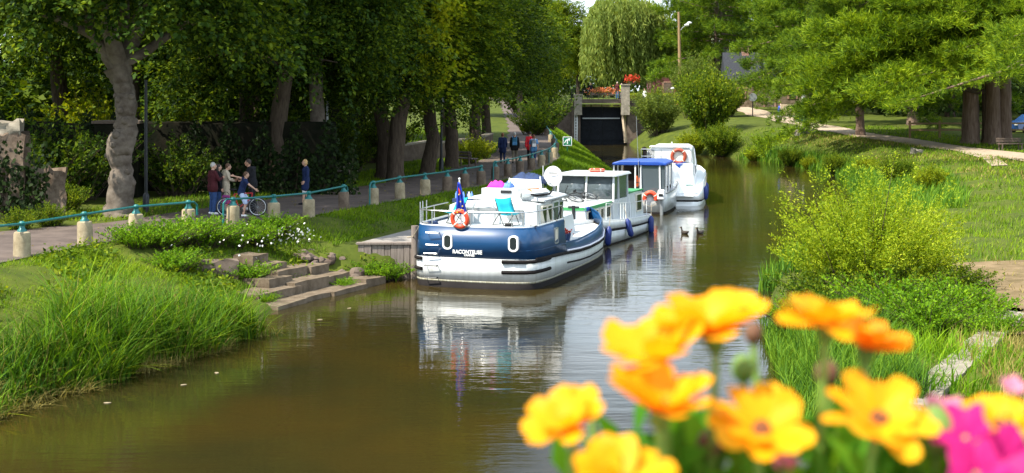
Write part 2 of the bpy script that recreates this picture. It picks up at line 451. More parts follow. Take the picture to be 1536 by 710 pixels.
def crown_points(rng, n, rad, z0, z1, lobes=15, hollow=.45, skirt=1.0):
    """points and outward directions in an uneven crown"""
    d = unit(rng.normal(0, 1, (n, 3)))
    lb = unit(rng.normal(0, 1, (lobes, 3)) * np.array([[1, 1, .7]])); am = rng.uniform(.6, 1.1, lobes)
    dots = np.clip(d @ lb.T, 0, 1) ** 9
    f = .56 + .46 * (dots * am).max(1)
    r = hollow + (1 - hollow) * rng.uniform(0, 1, n) ** .6
    h = (z1 - z0) / 2
    P = d * (f * r)[:, None]
    low = P[:, 2] < 0
    hz = np.maximum(.05, np.hypot(d[:, 0], d[:, 1]))
    sx = np.where(low, 1.0 + (skirt - 1.0) * (1.0 / hz - 1.0), 1.0)
    Q = np.stack([P[:, 0] * rad * sx, P[:, 1] * rad * sx, z0 + h + P[:, 2] * h], 1)
    return Q, d, r

def trunk_shape(rng, mb, pts, rad, bumps=.08, n=12, sub=4):
    """a trunk through pts, with uneven girth and a spread foot"""
    P, Q = [], []
    for i in range(len(pts) - 1):
        for j in range(sub):
            t = j / sub; a, b_ = Vector(pts[i]), Vector(pts[i + 1])
            P.append(a.lerp(b_, t) + Vector((rng.normal(0, bumps * .25), rng.normal(0, bumps * .25), 0)))
            Q.append((rad[i] + (rad[i + 1] - rad[i]) * t) * (1 + rng.normal(0, bumps * .35)))
    P.append(Vector(pts[-1])); Q.append(rad[-1])
    Q[0] *= 1.35
    b0 = len(mb.v); mb.tube(P, Q, n)
    for i in range(b0, len(mb.v)):
        k = (i - b0) // n
        if k < len(P):
            c = P[k]; v = Vector(mb.v[i]); a = math.atan2(v.y - c.y, v.x - c.x)
            s_ = 1 + bumps * (.9 * math.sin(3 * a + k * .13) + .6 * math.sin(5 * a - k * .21 + 1.3 * math.sin(k * .35)))
            mb.v[i] = tuple(c + (v - c) * s_)

def broadleaf(seed, height, rad, base, tr, n_spray, k, leaf, lm, bark, droop=.35, limbs=11, skirt=1.0, spray=1.5, lean=.3, hollow=.4):
    rng = np.random.default_rng(seed)
    wood = MB(); th = base + (height - base) * .55
    pts = [(0, 0, -.25), (rng.normal(0, .1), rng.normal(0, .1), base * .5), (rng.normal(0, .2), rng.normal(0, .2), base), (rng.normal(0, lean), rng.normal(0, lean), th)]
    trunk_shape(rng, wood, pts, [tr, tr * .86, tr * .75, tr * .35], .06)
    Q, d, r = crown_points(rng, n_spray, rad, base * .52, height, skirt=skirt, hollow=hollow)
    for i in range(limbs):
        e = Vector(Q[rng.integers(len(Q))]) * .86; h = base + (th - base) * rng.uniform(0, 1)
        f = (h - base) / max(.1, th - base); st = Vector(pts[2]).lerp(Vector(pts[3]), f); r0 = tr * (.42 - .2 * f)
        e.z = max(e.z, h + .3)
        mid = st.lerp(e, .5) + Vector((rng.normal(0, .3), rng.normal(0, .3), .5))
        wood.tube([st, st.lerp(mid, .5) + Vector((0, 0, .15)), mid, e], [r0, r0 * .75, r0 * .5, r0 * .12], 6)
    D = d * np.array([[1, 1, .55]]) + rng.normal(0, .45, d.shape); D[:, 2] += .12
    V, F = spray_leaves(rng, Q - unit(D) * spray * .5, D, spray * rng.uniform(.6, 1.3, n_spray), k, leaf, droop)
    return np_mesh('crown', V, F, lm), wood.mesh('trunk', bark, angle=80)

def tree(name, label, cat, loc, meshes, rotz=0.0, scale=1.0, group=None, zs=None):
    t = thing(name, label, cat, loc, rotz, group)
    t.scale = (scale, scale, zs or scale)
    from_mesh('trunk', meshes[1], t); from_mesh('crown', meshes[0], t)
    return t

def pine(seed, height, rad, first, tr, n_br, lm, bark, tuft=.42, nt=26, kn=11, rise=.12, up=.5, dirs=None, sag=.32, stray=.35, top=None):
    rng = np.random.default_rng(seed)
    wood = MB()
    pts = [(0, 0, -.3), (rng.normal(0, .1), rng.normal(0, .1), first), (rng.normal(0, .3), rng.normal(0, .3), height * .96)]
    trunk_shape(rng, wood, pts, [tr, tr * .8, tr * .12], .05)
    P, O = [], []
    for i in range(n_br):
        h = first + ((top or height) - first) * ((i + rng.uniform(0, .8)) / n_br) ** 1.05
        f = (h - first) / (height - first)
        L = rad * (1 - f ** 1.7) * rng.uniform(.65, 1.08) + .8
        a = i * 2.4 + rng.normal(0, .4) if dirs is None or rng.uniform() < stray else rng.choice(dirs) + rng.normal(0, .35)
        dr = Vector((math.cos(a), math.sin(a), 0)); side = Vector((-dr.y, dr.x, 0))
        st = Vector(pts[1]).lerp(Vector(pts[2]), f); st.z = h
        el = rise + .5 * f - sag * (1 - f) + rng.normal(0, .10)
        bend = rng.normal(0, .12)
        def at(t): return st + dr * L * t + side * bend * L * t * t + Vector((0, 0, L * (el * t - .22 * t * t + .10 * t ** 3)))
        r0 = max(.03, tr * .26 * (1 - f) + .02)
        wood.tube([at(t) for t in (0, .25, .5, .75, 1)], [r0, r0 * .8, r0 * .6, r0 * .4, r0 * .12], 5)
        m = int(nt * (.5 + L / rad))
        for j in range(m):
            t = 1 - .78 * rng.uniform() ** 1.35
            s_ = rng.normal(0, .17) * L * (1.12 - t * .7)
            p = at(min(1, t)) + side * s_ + dr * rng.normal(0, .25) + Vector((0, 0, rng.normal(.08, .30) - .07 * abs(s_)))
            P.append(p); O.append(dr * .7 + side * (.8 * np.sign(s_)) + Vector((0, 0, up)))
    P, O = np.array(P), unit(np.array(O)); n = len(P)
    # each tuft is a burst of needles
    B = np.repeat(P, kn, 0); U = np.repeat(O, kn, 0) + rng.normal(0, .62, (n * kn, 3))
    ll = tuft * rng.uniform(.6, 1.25, n * kn)
    V, F = leaf_arrays(B + rng.normal(0, .06, B.shape), U, rng.normal(0, 1, B.shape), ll, ll * .11)
    return np_mesh('crown', V, F, lm), wood.mesh('trunk', bark, angle=80)

def shrub(seed, h, rad, stems, k, leaf, lm, spread=.6, wid=.45, wand=0.0, bark='bark_dark', lift=0.0):
    """many stems from one foot, leaves up each stem"""
    rng = np.random.default_rng(seed)
    a = rng.uniform(0, 2 * np.pi, stems); q = rng.uniform(0, 1, stems) ** .6
    L = h * rng.uniform(.55, 1.0, stems) * (1.0 - .25 * q)
    if wand: L = L + (rng.uniform(0, 1, stems) < .26) * h * wand * rng.uniform(.4, 1, stems)
    out = np.stack([np.cos(a), np.sin(a), 0 * a], 1)
    foot = out * (q * rad * .35)[:, None] * rng.uniform(.3, 1, (stems, 1))
    top = out * (q * rad)[:, None] * spread / .6; top[:, 2] = L
    t = rng.uniform(.14 + lift, 1, (stems, k))
    tt = t[..., None]
    P = foot[:, None] + (top - foot)[:, None] * np.concatenate([tt ** 1.4, tt ** 1.4, tt ** .85], -1)
    P += rng.normal(0, .035 * h, P.shape) * np.sqrt(1.15 - tt) * np.array([1, 1, .4])
    U = out[:, None] * .5 + rng.normal(0, .7, P.shape); U[..., 2] += .45
    N = rng.normal(0, .7, P.shape); N[..., 2] += .5
    P, U, N = P.reshape(-1, 3), U.reshape(-1, 3), N.reshape(-1, 3)
    ll = leaf * rng.uniform(.55, 1.25, len(P)) * (1.25 - .55 * t.reshape(-1))
    V, F = leaf_arrays(P, U, N, ll, ll * wid)
    wood = MB()
    for i in range(0, stems, max(1, stems // 60)):
        f, e = Vector(foot[i]), Vector(top[i])
        wood.tube([f - Vector((0, 0, .1)), f.lerp(e, .45) + Vector((0, 0, L[i] * .08)), f.lerp(e, .96)], [.011 * h ** .5, .007 * h ** .5, .003], 4)
    return np_mesh('foliage', V, F, lm), wood.mesh('stems', bark)

def bush(name, label, cat, loc, meshes, rotz=0.0, scale=1.0, group=None, zs=None):
    t = thing(name, label, cat, loc, rotz, group)
    t.scale = (scale, scale, zs or scale)
    from_mesh('stems', meshes[1], t); from_mesh('foliage', meshes[0], t)
    return t

def weeping(seed, height, rad, n, lm, bark):
    rng = np.random.default_rng(seed)
    wood = MB(); trunk_shape(rng, wood, [(0, 0, -.3), (.2, 0, height * .3), (.1, .1, height * .7)], [.55, .45, .25], .06)
    Q, d, r = crown_points(rng, n, rad, height * .42, height, lobes=10, hollow=.55)
    for i in range(16):
        e = Vector(Q[rng.integers(n)]); st = Vector((.2, 0, height * rng.uniform(.28, .6)))
        wood.tube([st, st.lerp(e, .5) + Vector((0, 0, .8)), e], [.2, .13, .03], 5)
    L = rng.uniform(.18, .5, n) * height * (.55 + .45 * r)
    L = np.minimum(L, Q[:, 2] - height * rng.uniform(.05, .22, n)); L = np.maximum(L, .6)
    k = 30
    t = np.linspace(0, 1, k)[None, :] + rng.uniform(-.02, .02, (n, k))
    out = d * np.array([[1, 1, 0]])
    P = Q[:, None] + out[:, None] * (np.sqrt(np.clip(t, 0, 1)) * .7)[..., None] + rng.normal(0, .09, (n, k, 3))
    P[..., 2] -= t * L[:, None]
    P[..., 0] += .25 * np.sin(t * 2 + Q[:, :1])
    U = rng.normal(0, .33, P.shape); U[..., 2] -= 1
    P, U = P.reshape(-1, 3), U.reshape(-1, 3)
    ll = .52 * rng.uniform(.6, 1.3, len(P))
    V, F = leaf_arrays(P, U, rng.normal(0, 1, P.shape), ll, ll * .22)
    return np_mesh('crown', V, F, lm), wood.mesh('trunk', bark)

# ------------------------------------------------------------------ the trees of the left bank
limeA = broadleaf(11, 17, 6.2, 4.5, .42, 2200, 64, .15, 'leaf_dark', 'bark_dark', .3, skirt=1.8, spray=1.7)
limeB = broadleaf(12, 18, 5.6, 4.3, .40, 2100, 64, .15, 'leaf_dark', 'bark_dark', .3, skirt=1.8, spray=1.6)
limeC = broadleaf(13, 16, 5.4, 4.1, .38, 2000, 62, .15, 'leaf_mid', 'bark_dark', .28, skirt=1.75, spray=1.6)
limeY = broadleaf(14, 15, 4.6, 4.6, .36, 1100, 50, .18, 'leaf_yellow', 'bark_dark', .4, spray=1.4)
def gz(x, y): return ground_z(x, y)
def on(x, y, dz=0.0): return (x, y, ground_z(x, y) + dz)
LT = 'lime trees along the towpath'
limeP = limeB[1].copy(); limeP.materials[0] = MATS['bark_plane']
tree('lime_tree', 'dark lime tree with mossy brown trunk behind the man in black at the bicycle', 'tree', on(-9.3, 56.5), limeA, .4, group=LT)
tree('lime_tree', 'lime tree with pale grey trunk just right of the blond woman on the path', 'tree', on(-8.1, 60), (limeB[0], limeP), 2.2, .98, group=LT)
tree('lime_tree', 'dark lime tree whose trunk stands left of the low stone wall', 'tree', on(-5.9, 65), limeA, 4.1, .92, group=LT, zs=.80)
tree('lime_tree', 'lime tree with straight dark trunk in front of the low stone wall', 'tree', on(-4.15, 68.5), limeC, 1.0, 1.0, group=LT, zs=.84)
tree('lime_tree', 'lime tree with thick dark trunk beside the yellow-green shrub by the path', 'tree', on(-3.15, 74.5), limeB, 3.3, .95, group=LT, zs=.78)
tree('lime_tree', 'lime tree hanging over the walkers on the towpath', 'tree', on(-2.2, 88), limeA, .9, .96, group=LT)
tree('lime_tree', 'lime tree at the bend of the path, its crown nearest the lock', 'tree', on(-1.7, 99), limeC, 2.9, 1.0, group=LT)
tree('lime_tree', 'lime tree high above the low wall, sunlight put into its yellow-green leaf colour', 'tree', on(-5.2, 63.5), limeY, 1.9, 1.15, group=LT)  # yellow leaf colour stands in for sunlit clumps in the crowns
for i, (x, y, ms, rz, sc, lb) in enumerate([
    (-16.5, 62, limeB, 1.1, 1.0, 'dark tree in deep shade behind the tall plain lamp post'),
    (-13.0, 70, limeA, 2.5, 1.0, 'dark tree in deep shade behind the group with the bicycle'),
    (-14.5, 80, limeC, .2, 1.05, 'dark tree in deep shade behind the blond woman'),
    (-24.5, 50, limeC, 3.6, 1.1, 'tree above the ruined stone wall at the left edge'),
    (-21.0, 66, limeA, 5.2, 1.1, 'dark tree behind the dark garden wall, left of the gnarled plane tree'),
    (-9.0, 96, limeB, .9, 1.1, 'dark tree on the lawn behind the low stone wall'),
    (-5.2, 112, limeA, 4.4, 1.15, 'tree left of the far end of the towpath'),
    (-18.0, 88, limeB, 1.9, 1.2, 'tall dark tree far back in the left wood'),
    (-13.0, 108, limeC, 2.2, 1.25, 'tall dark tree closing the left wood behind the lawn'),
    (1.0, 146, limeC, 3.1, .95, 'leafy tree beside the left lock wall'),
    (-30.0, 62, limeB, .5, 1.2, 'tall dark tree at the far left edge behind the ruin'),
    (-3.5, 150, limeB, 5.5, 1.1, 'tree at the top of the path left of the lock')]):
    tree('shade_tree', lb, 'tree', on(x, y), ms, rz, sc, group='shade trees behind the towpath')

# the gnarled plane tree in the left foreground, through the points the photograph shows
pl = MB(); rg = np.random.default_rng(3); D0 = 46.0
path = [((176, 332), .62), ((178, 300), .50), ((181, 272), .46), ((184, 250), .36), ((178, 232), .44), ((184, 212), .50), ((190, 196), .40), ((189, 178), .35), ((190, 160), .40), ((187, 138), .35), ((182, 118), .38), ((174, 98), .52)]
pb = px(176, 325, D0); base = Vector((pb.x, D0, ground_z(pb.x, D0)))
def loc_(p, D=D0): return px(p[0], p[1], D) - base
P = [loc_(p) for p, r in path]; trunk_shape(rg, pl, P, [r * .88 for p, r in path], .07, 16, 4)
for e, r in ((((150, 60), (128, 20), (100, -80)), .30), (((165, 45), (150, -20), (140, -120)), .26), (((200, 55), (222, 0), (250, -110)), .30), (((185, 40), (186, -30), (190, -150)), .22), (((142, 55), (90, 30), (30, 10)), .16), (((215, 80), (270, 40), (330, 20)), .16)):
    s0 = loc_((178, 98)); q = [loc_(p, D0 + rg.uniform(-1.5, 1.5)) for p in e]
    pl.tube([s0] + q, [r * 1.25, r, r * .75, r * .35], 8)
for p in path[2:10]:
    for _ in range(2):
        c = loc_(p[0]); a = rg.uniform(0, 6.28); pl.ball((c.x + math.cos(a) * p[1] * .8, c.y + math.sin(a) * p[1] * .8, c.z + rg.normal(0, .2)), p[1] * rg.uniform(.22, .36), 8, 6)
t = thing('plane_tree', 'gnarled old plane tree with a knobbly pale trunk by the railing', 'tree', base)
pl.build('trunk', 'bark_plane', t, angle=80)
rg = np.random.default_rng(4)
Q, d, r = crown_points(rg, 1700, 6.6, 3.7, 15.5, skirt=1.85, hollow=.3)
dd = d * np.array([[1, 1, .5]]) + rg.normal(0, .5, d.shape)
V, F = spray_leaves(rg, Q - dd * .5, dd, 1.6 * rg.uniform(.6, 1.3, 1700), 58, .165, .45, .7)
from_mesh('crown', np_mesh('crown', V, F, 'leaf_dark'), t)

# ------------------------------------------------------------------ shrubs of the left bank
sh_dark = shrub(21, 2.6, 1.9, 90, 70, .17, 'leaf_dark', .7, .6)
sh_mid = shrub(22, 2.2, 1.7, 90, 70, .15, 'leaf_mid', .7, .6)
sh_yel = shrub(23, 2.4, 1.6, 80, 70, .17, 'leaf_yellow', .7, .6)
sh_net = shrub(24, .85, .9, 110, 34, .095, 'leaf_nettle', .8, .5)
SH = 'shrubs under the left trees'
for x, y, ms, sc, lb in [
    (px(135, 0, 62).x, 62, sh_yel, 1.9, 'yellow-green shrub left of the plane trunk, its sunlit look put into the leaf colour'),  # brighter leaf colour replaces sun falling through the gap behind
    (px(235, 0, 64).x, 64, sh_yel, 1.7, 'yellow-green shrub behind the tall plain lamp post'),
    (px(60, 0, 50).x, 50, sh_dark, 1.25, 'dark ivy mound on the garden wall beside the ruin'),
    (px(110, 0, 51).x, 51, sh_dark, 1.2, 'dark ivy mound between the ruin and the plane tree'),
    (px(265, 0, 54).x, 54, sh_dark, 1.0, 'dark shrub left of the group with the bicycle'),
    (px(330, 0, 59).x, 59, sh_dark, 1.3, 'dark shrub behind the group with the bicycle'),
    (px(385, 0, 66).x, 66, sh_dark, 1.3, 'dark shrub behind the mossy lime trunk'),
    (px(455, 0, 70).x, 70, sh_dark, 1.3, 'dark shrub behind the blond woman'),
    (px(520, 0, 68).x, 68, sh_dark, .8, 'low dark shrub beside the wooden bench'),
    (px(560, 0, 78).x, 78, sh_dark, 1.4, 'dark shrub closing the wood left of the low wall'),
    (px(706, 0, 79).x, 79, sh_yel, .75, 'yellow-green shrub lit by the sun beside the path'),
    (px(722, 0, 84).x, 84, sh_yel, .6, 'small bright shrub nearest the walkers'),
    (px(800, 0, 118).x, 118, sh_mid, 1.3, 'green shrub right of the far end of the path'),
    (px(818, 0, 128).x, 128, sh_dark, 1.5, 'dark shrub on the bank left of the lock wall'),
    (px(795, 0, 150).x, 150, sh_dark, 2.2, 'big dark shrub at the top of the bank left of the lock'),
    (px(30, 0, 41.5).x, 41.5, sh_mid, .38, 'low leafy plant on the path edge below the ruin'),
    (px(75, 0, 42.5).x, 42.5, sh_mid, .42, 'low leafy plant on the path edge below the ivy'),
    (px(100, 0, 47).x, 47, sh_mid, .55, 'mid green plant at the foot of the ivy wall')]:
    bush('shrub', lb, 'shrub', on(x, y, -.05), ms, x, sc, group=SH)
NB = 'leafy clumps on the left bank edge'
for i, (a, b_, D, sc, lb) in enumerate([
    (205, 372, 38.5, 1.0, 'bright leafy clump at the left end of the green mound'), (238, 366, 39.0, 1.15, 'bright leafy clump below the fourth bollard of the railing'), (275, 360, 40, 1.2, 'bright leafy clump on top of the green mound'),
    (310, 366, 40.5, 1.1, 'bright leafy clump at the right end of the green mound'), (345, 370, 41, 1.0, 'leafy clump left of the top stone steps'), (385, 368, 42, 1.05, 'leafy clump with white flowers beside the steps'), (412, 362, 43, .9, 'leafy clump above the stone steps'),
    (260, 395, 37.5, .9, 'leafy clump on the slope under the green mound'), (555, 408, 42.6, .85, 'leafy clump at the foot of the timber quay'), (585, 412, 42.5, .8, 'leafy clump at the water below the timber quay'), (395, 425, 37.6, .55, 'small clump of weeds at the left end of the lowest stone steps'), (372, 395, 39.0, .8, 'leafy clump hiding the upper left stone steps'), (515, 420, 40.7, .45, 'small tuft growing out of the lowest stone step'), (450, 395, 40.4, .4, 'small tuft between the middle stone steps')]):
    bush('nettle_clump', lb, 'plant', (px(a, 0, D).x, D, max(.05, ground_z(px(a, 0, D).x, D)) - .05), sh_net, i * 1.3, sc, group=NB)
# ------------------------------------------------------------------ right bank trees
PR = 'pines on the right bank'
pineA = pine(31, 21, 11.5, 7.4, .62, 76, 'leaf_pine', 'bark_pine', .46, 130, 19, .04, .55, dirs=[3.2, 3.6, 2.9], sag=.10, stray=.22)
pineB = pine(32, 19, 8.5, 4.3, .45, 72, 'leaf_pine_deep', 'bark_pine', .46, 115, 18, .08)
pineC = pine(33, 23, 8.0, 5.0, .45, 56, 'leaf_far', 'bark_dark', .62, 80, 13, .10)
xr = px(1480, 0, 101).x
t = thing('conifer', 'huge conifer with several ribbed reddish trunks by the footpath at right', 'tree', on(xr, 101))
for xo, yo, r_ in ((-1.0, .3, .66), (.35, -.4, .62), (1.15, -.2, .62)):
    tm = MB(); trunk_shape(np.random.default_rng(int(r_ * 100 + xo * 9 + 40)), tm, [(xo, yo, -.3), (xo * 1.0, yo, 2.4), (xo * 1.1, yo, 6), (xo * .7, yo, 17)], [r_, r_ * .84, r_ * .7, r_ * .2], .07, 18)
    tm.build('trunk', 'bark_pine', t, angle=80)
from_mesh('crown', pineA[0], t, (0, 0, 0))
lowb = pine(36, 21, 14.5, 5.2, .3, 22, 'leaf_pine', 'bark_dark', .46, 190, 19, .02, .5, dirs=[2.7, 3.0, 3.3, 3.6], sag=.18, stray=0, top=9.5)
from_mesh('lower_boughs', lowb[0], t); from_mesh('bough_wood', lowb[1], t)
br = MB(); br.tube([(0, 0, 3.6), (-3, -1.2, 4.0), (-6, -2.2, 3.5), (-9, -3.5, 3.0)], [.22, .17, .12, .04], 6)
br.tube([(.5, 0, 5.0), (-2, -2.5, 5.8), (-5.5, -5, 5.6)], [.2, .15, .05], 6); br.tube([(0, 0, 7), (-3, -1, 8.2), (-8, -1.5, 8.4)], [.2, .14, .05], 6)
br.build('limb', 'bark_dark', t)
for x, y, ms, rz, sc, lb in [
    (px(1530, 0, 98).x + 1.5, 99, pineA, .7, .85, 'ivy-dark conifer at the right edge behind the wooden bench'),
    (px(1290, 0, 112).x, 112, pineB, 1.0, .80, 'bright green pine leaning over the footpath, left of the huge conifer'),
    (px(1222, 0, 150).x, 152, pineB, 2.6, 1.1, 'green pine behind the litter bins'),
    (px(1380, 0, 124).x, 126, pineB, 4.0, 1.1, 'green pine behind the footpath in the middle of the right wood'),
    (px(1130, 0, 150).x, 178, pineB, 5.2, 1.1, 'green pine over the brick house'),
    (px(1092, 0, 200).x, 208, pineC, .3, .95, 'dark fir right of the wooden utility pole'),
    (px(1095, 0, 215).x, 222, pineC, 1.7, 1.15, 'tall dark fir behind the slate roofed house'),
    (px(1450, 0, 135).x, 140, pineC, 2.2, 1.0, 'dark fir behind the huge conifer'),
    (px(1530, 0, 75).x + 3.5, 78, pineA, 3.9, .78, 'pale yellow-green pine bough tree at the top right corner')]:
    tree('pine_tree', lb, 'tree', on(x, y), ms, rz, sc, group=PR)
for x, y, ms, rz, sc, lb in [
    (px(1190, 0, 190).x, 192, limeC, 3, 1.25, 'leafy tree behind the brick house'),
    (px(1300, 0, 165).x, 168, limeC, 1, 1.2, 'leafy tree closing the right wood'),
    (px(1420, 0, 170).x, 172, limeB, 2, 1.2, 'leafy tree behind the field fence'),
    (px(1530, 0, 160).x, 165, limeC, 5, 1.2, 'leafy tree behind the parked blue car')]:
    tree('wood_tree', lb, 'tree', on(x, y), ms, rz, sc, group='leafy trees at the back of the right bank')
wil = weeping(41, 13.8, 7.3, 2000, 'leaf_willow', 'bark_dark')
tree('weeping_willow', 'big weeping willow behind the lock bridge', 'tree', (px(936, 0, 184).x, 184, 4.2), wil, 0, 1.16, None, 1.16)
for x, D, ms, sc, lb in [(868, 205, limeY, .85, 'pale green tree left of the willow'), (830, 190, limeC, 1.05, 'tree behind the left lock wall'), (790, 215, limeB, 1.2, 'dark tree far up the towpath'), (1032, 190, limeC, .8, 'rounded tree right of the utility pole'), (745, 235, limeC, 1.2, 'tree closing the view above the far end of the path')]:
    tree('wood_tree', lb, 'tree', on(px(x, 0, D).x, D), ms, D, sc, group='leafy trees beyond the lock')
# a far-off wood that reads as one mass
rg = np.random.default_rng(77); parts = []
for k in range(46):
    x = rg.uniform(-120, 150); y = rg.uniform(262, 330)
    Q, d, r = crown_points(rg, 130, rg.uniform(5, 7.5), 1, rg.uniform(10, 14) if -10 < x < 42 else rg.uniform(13, 22), hollow=.6)
    dd = d + rg.normal(0, .4, d.shape)
    V, F = spray_leaves(rg, Q, dd, 2.4 * rg.uniform(.7, 1.3, 130), 22, .75, .4, .8)
    parts.append((V + np.array([[x, y, 4.4]]), F))
V, F = joined(parts); setting(from_mesh('far_woodland', np_mesh('far_woodland', V, F, 'leaf_far')), 'stuff', 'distant wood behind the lock and the houses')

# bushes at the water, right of the lock
sal = shrub(51, 4.4, 2.3, 230, 90, .24, 'leaf_sallow', .62, .34, .1)
hol = shrub(52, 5.6, 3.0, 240, 90, .27, 'leaf_mid', .66, .5)
bri = shrub(53, 3.4, 2.0, 170, 80, .22, 'leaf_yellow', .66, .5)
WB = 'bushes along the right waterside'
for x, y, D, ms, rz, sc, lb in [
    (987, 224, 139, sal, .5, 1.18, 'rounded sallow bush at the water beside the lock gate'),
    (1062, 235, 128, hol, 1.1, .98, 'largest dark green bush by the water right of the lock'),
    (1040, 236, 124, bri, 2.1, .78, 'yellow-green bush in front of the largest waterside bush'),
    (1080, 238, 121, hol, 3.3, .62, 'dark round bush at the right foot of the largest waterside bush'),
    (1088, 190, 146, hol, 4.1, .8, 'dark bush under the pines left of the brick house'),
    (1040, 170, 150, sal, 3.0, 1.2, 'grey-green bush behind the largest waterside bush'),
    (1130, 243, 114, bri, 1.0, .40, 'low green clump at the water left of the white kerb stone'),
    (1185, 250, 106, hol, 1.6, .32, 'low dark clump at the water under the white kerb stone'),
    (1215, 252, 102, bri, 2.6, .36, 'low bright clump on the bend of the right waterline'),
    (1255, 262, 95, hol, .6, .34, 'low clump in the middle of the right waterline'),
    (1300, 268, 86, bri, 4.6, .40, 'low bright clump left of the tall reeds on the right bank'),
    (1345, 285, 74, hol, 5.1, .34, 'dark low clump behind the big yellow-green bush'),
    (1395, 300, 66, bri, .2, .45, 'pale green bush behind the right side of the big yellow-green bush')]:
    X = px(x, 0, D).x
    bush('waterside_bush', lb, 'bush', (X, D, max(ground_z(X, D), 0) - .1), ms, rz, sc, group=WB, zs=sc * (1.42 if 'largest dark' in lb or 'grey-green' in lb else 1))
# the big bright bush in the right foreground
big = shrub(61, 3.35, 2.4, 420, 165, .105, 'leaf_bright', .62, .42, .36)
bush('willow_bush', 'big yellow-green bush with upright leafy wands at the right waterside', 'bush', (px(1308, 0, 34).x, 34.3, .25), big)
low = shrub(62, 1.15, 1.2, 150, 60, .10, 'leaf_mid', .8, .55)
LB = 'leafy plants at the foot of the yellow-green bush'
for x, D, ms, sc, lb in [(1250, 33.2, low, 1.0, 'dark leafy plant under the left half of the big bush'), (1350, 32.8, low, 1.1, 'dark leafy plant under the middle of the big bush'), (1425, 34.2, low, .8, 'leafy plant under the right edge of the big bush'), (1392, 29.5, sh_net, 1.1, 'bright weed clump halfway along the stone quay edge'), (1440, 29.8, sh_net, .9, 'bright weed clump between the quay edge and the bush'), (1365, 30.6, sh_net, 1.2, 'bright weed clump in the grass behind the large right daisy'), (1500, 28.6, sh_net, .8, 'weed clump on the bare earth at the right edge'), (1330, 31.6, sh_net, 1.3, 'bright weed clump in front of the dark plants under the big bush'), (1195, 31.6, sh_net, 1.0, 'grassy green clump at the water behind the orange flowers'), (1420, 31.2, sh_net, 1.25, 'bright leafy clump beside the stone quay edge'), (1470, 30.6, sh_net, 1.0, 'bright leafy clump at the upper end of the stone quay edge')]:
    X = px(x, 0, D).x
    bush('leafy_plant', lb, 'plant', (X, D, max(ground_z(X, D), .05) - .06), ms, x, sc, group=LB)

# ------------------------------------------------------------------ grass and reeds, uncountable
def scatter(rng, n, y0, y1, fa, fb, keep=None):
    y = rng.uniform(y0, y1, n); u = rng.uniform(0, 1, n)
    a = np.array([fa(v) for v in y]); b_ = np.array([fb(v) for v in y])
    x = a + (b_ - a) * u
    if keep is not None:
        k = np.array([keep(p, q) for p, q in zip(x, y)]); x, y = x[k], y[k]
    z = np.array([ground_z(p, q) for p, q in zip(x, y)])
    return np.stack([x, y, z - .02], 1)
rg = np.random.default_rng(91)
def patchy(p, q): return math.sin(p * 1.3 + q * .6) + math.sin(q * 1.1 - p * .7) + rg.uniform(-2.2, 2.2) > -1.3
B1 = scatter(rg, 52000, 22, 43, lambda y: PE(y) + .3, lambda y: WL(y) - .7, patchy)
B2 = scatter(rg, 26000, 43, 76, lambda y: PE(y) + .25, lambda y: WL(y) - 2.3, patchy)
B3 = scatter(rg, 34000, 76, 146, lambda y: PE(y) + .25, lambda y: WL(y) - .2)
parts = [blades(rg, B1, rg.uniform(.07, .22, len(B1)), rg.uniform(.014, .03, len(B1)), .7, 2), blades(rg, B2, rg.uniform(.08, .22, len(B2)), rg.uniform(.025, .045, len(B2)), .6), blades(rg, B3, rg.uniform(.12, .30, len(B3)), rg.uniform(.05, .09, len(B3)), .5)]
V, F = joined(parts); setting(from_mesh('bank_grass', np_mesh('bank_grass', V, F, 'grass_lit')), 'stuff', 'short sunlit grass on the left bank')
B = scatter(rg, 16000, 44, 100, lambda y: PE(y) - PW(y) - 3.5, lambda y: PE(y) - PW(y) - .1)
V, F = blades(rg, B, rg.uniform(.08, .22, len(B)), rg.uniform(.03, .05, len(B)), .5); setting(from_mesh('verge_grass', np_mesh('verge_grass', V, F, 'grass_lit')), 'stuff', 'grass verge under the towpath trees')
B = scatter(rg, 12000, 80, 125, lambda y: -26, lambda y: PE(y) - PW(y) - 4.5)
V, F = blades(rg, B, rg.uniform(.2, .4, len(B)), rg.uniform(.08, .12, len(B)), .5); setting(from_mesh('lawn_grass', np_mesh('lawn_grass', V, F, 'grass_lit')), 'stuff', 'bright lawn behind the low stone wall')
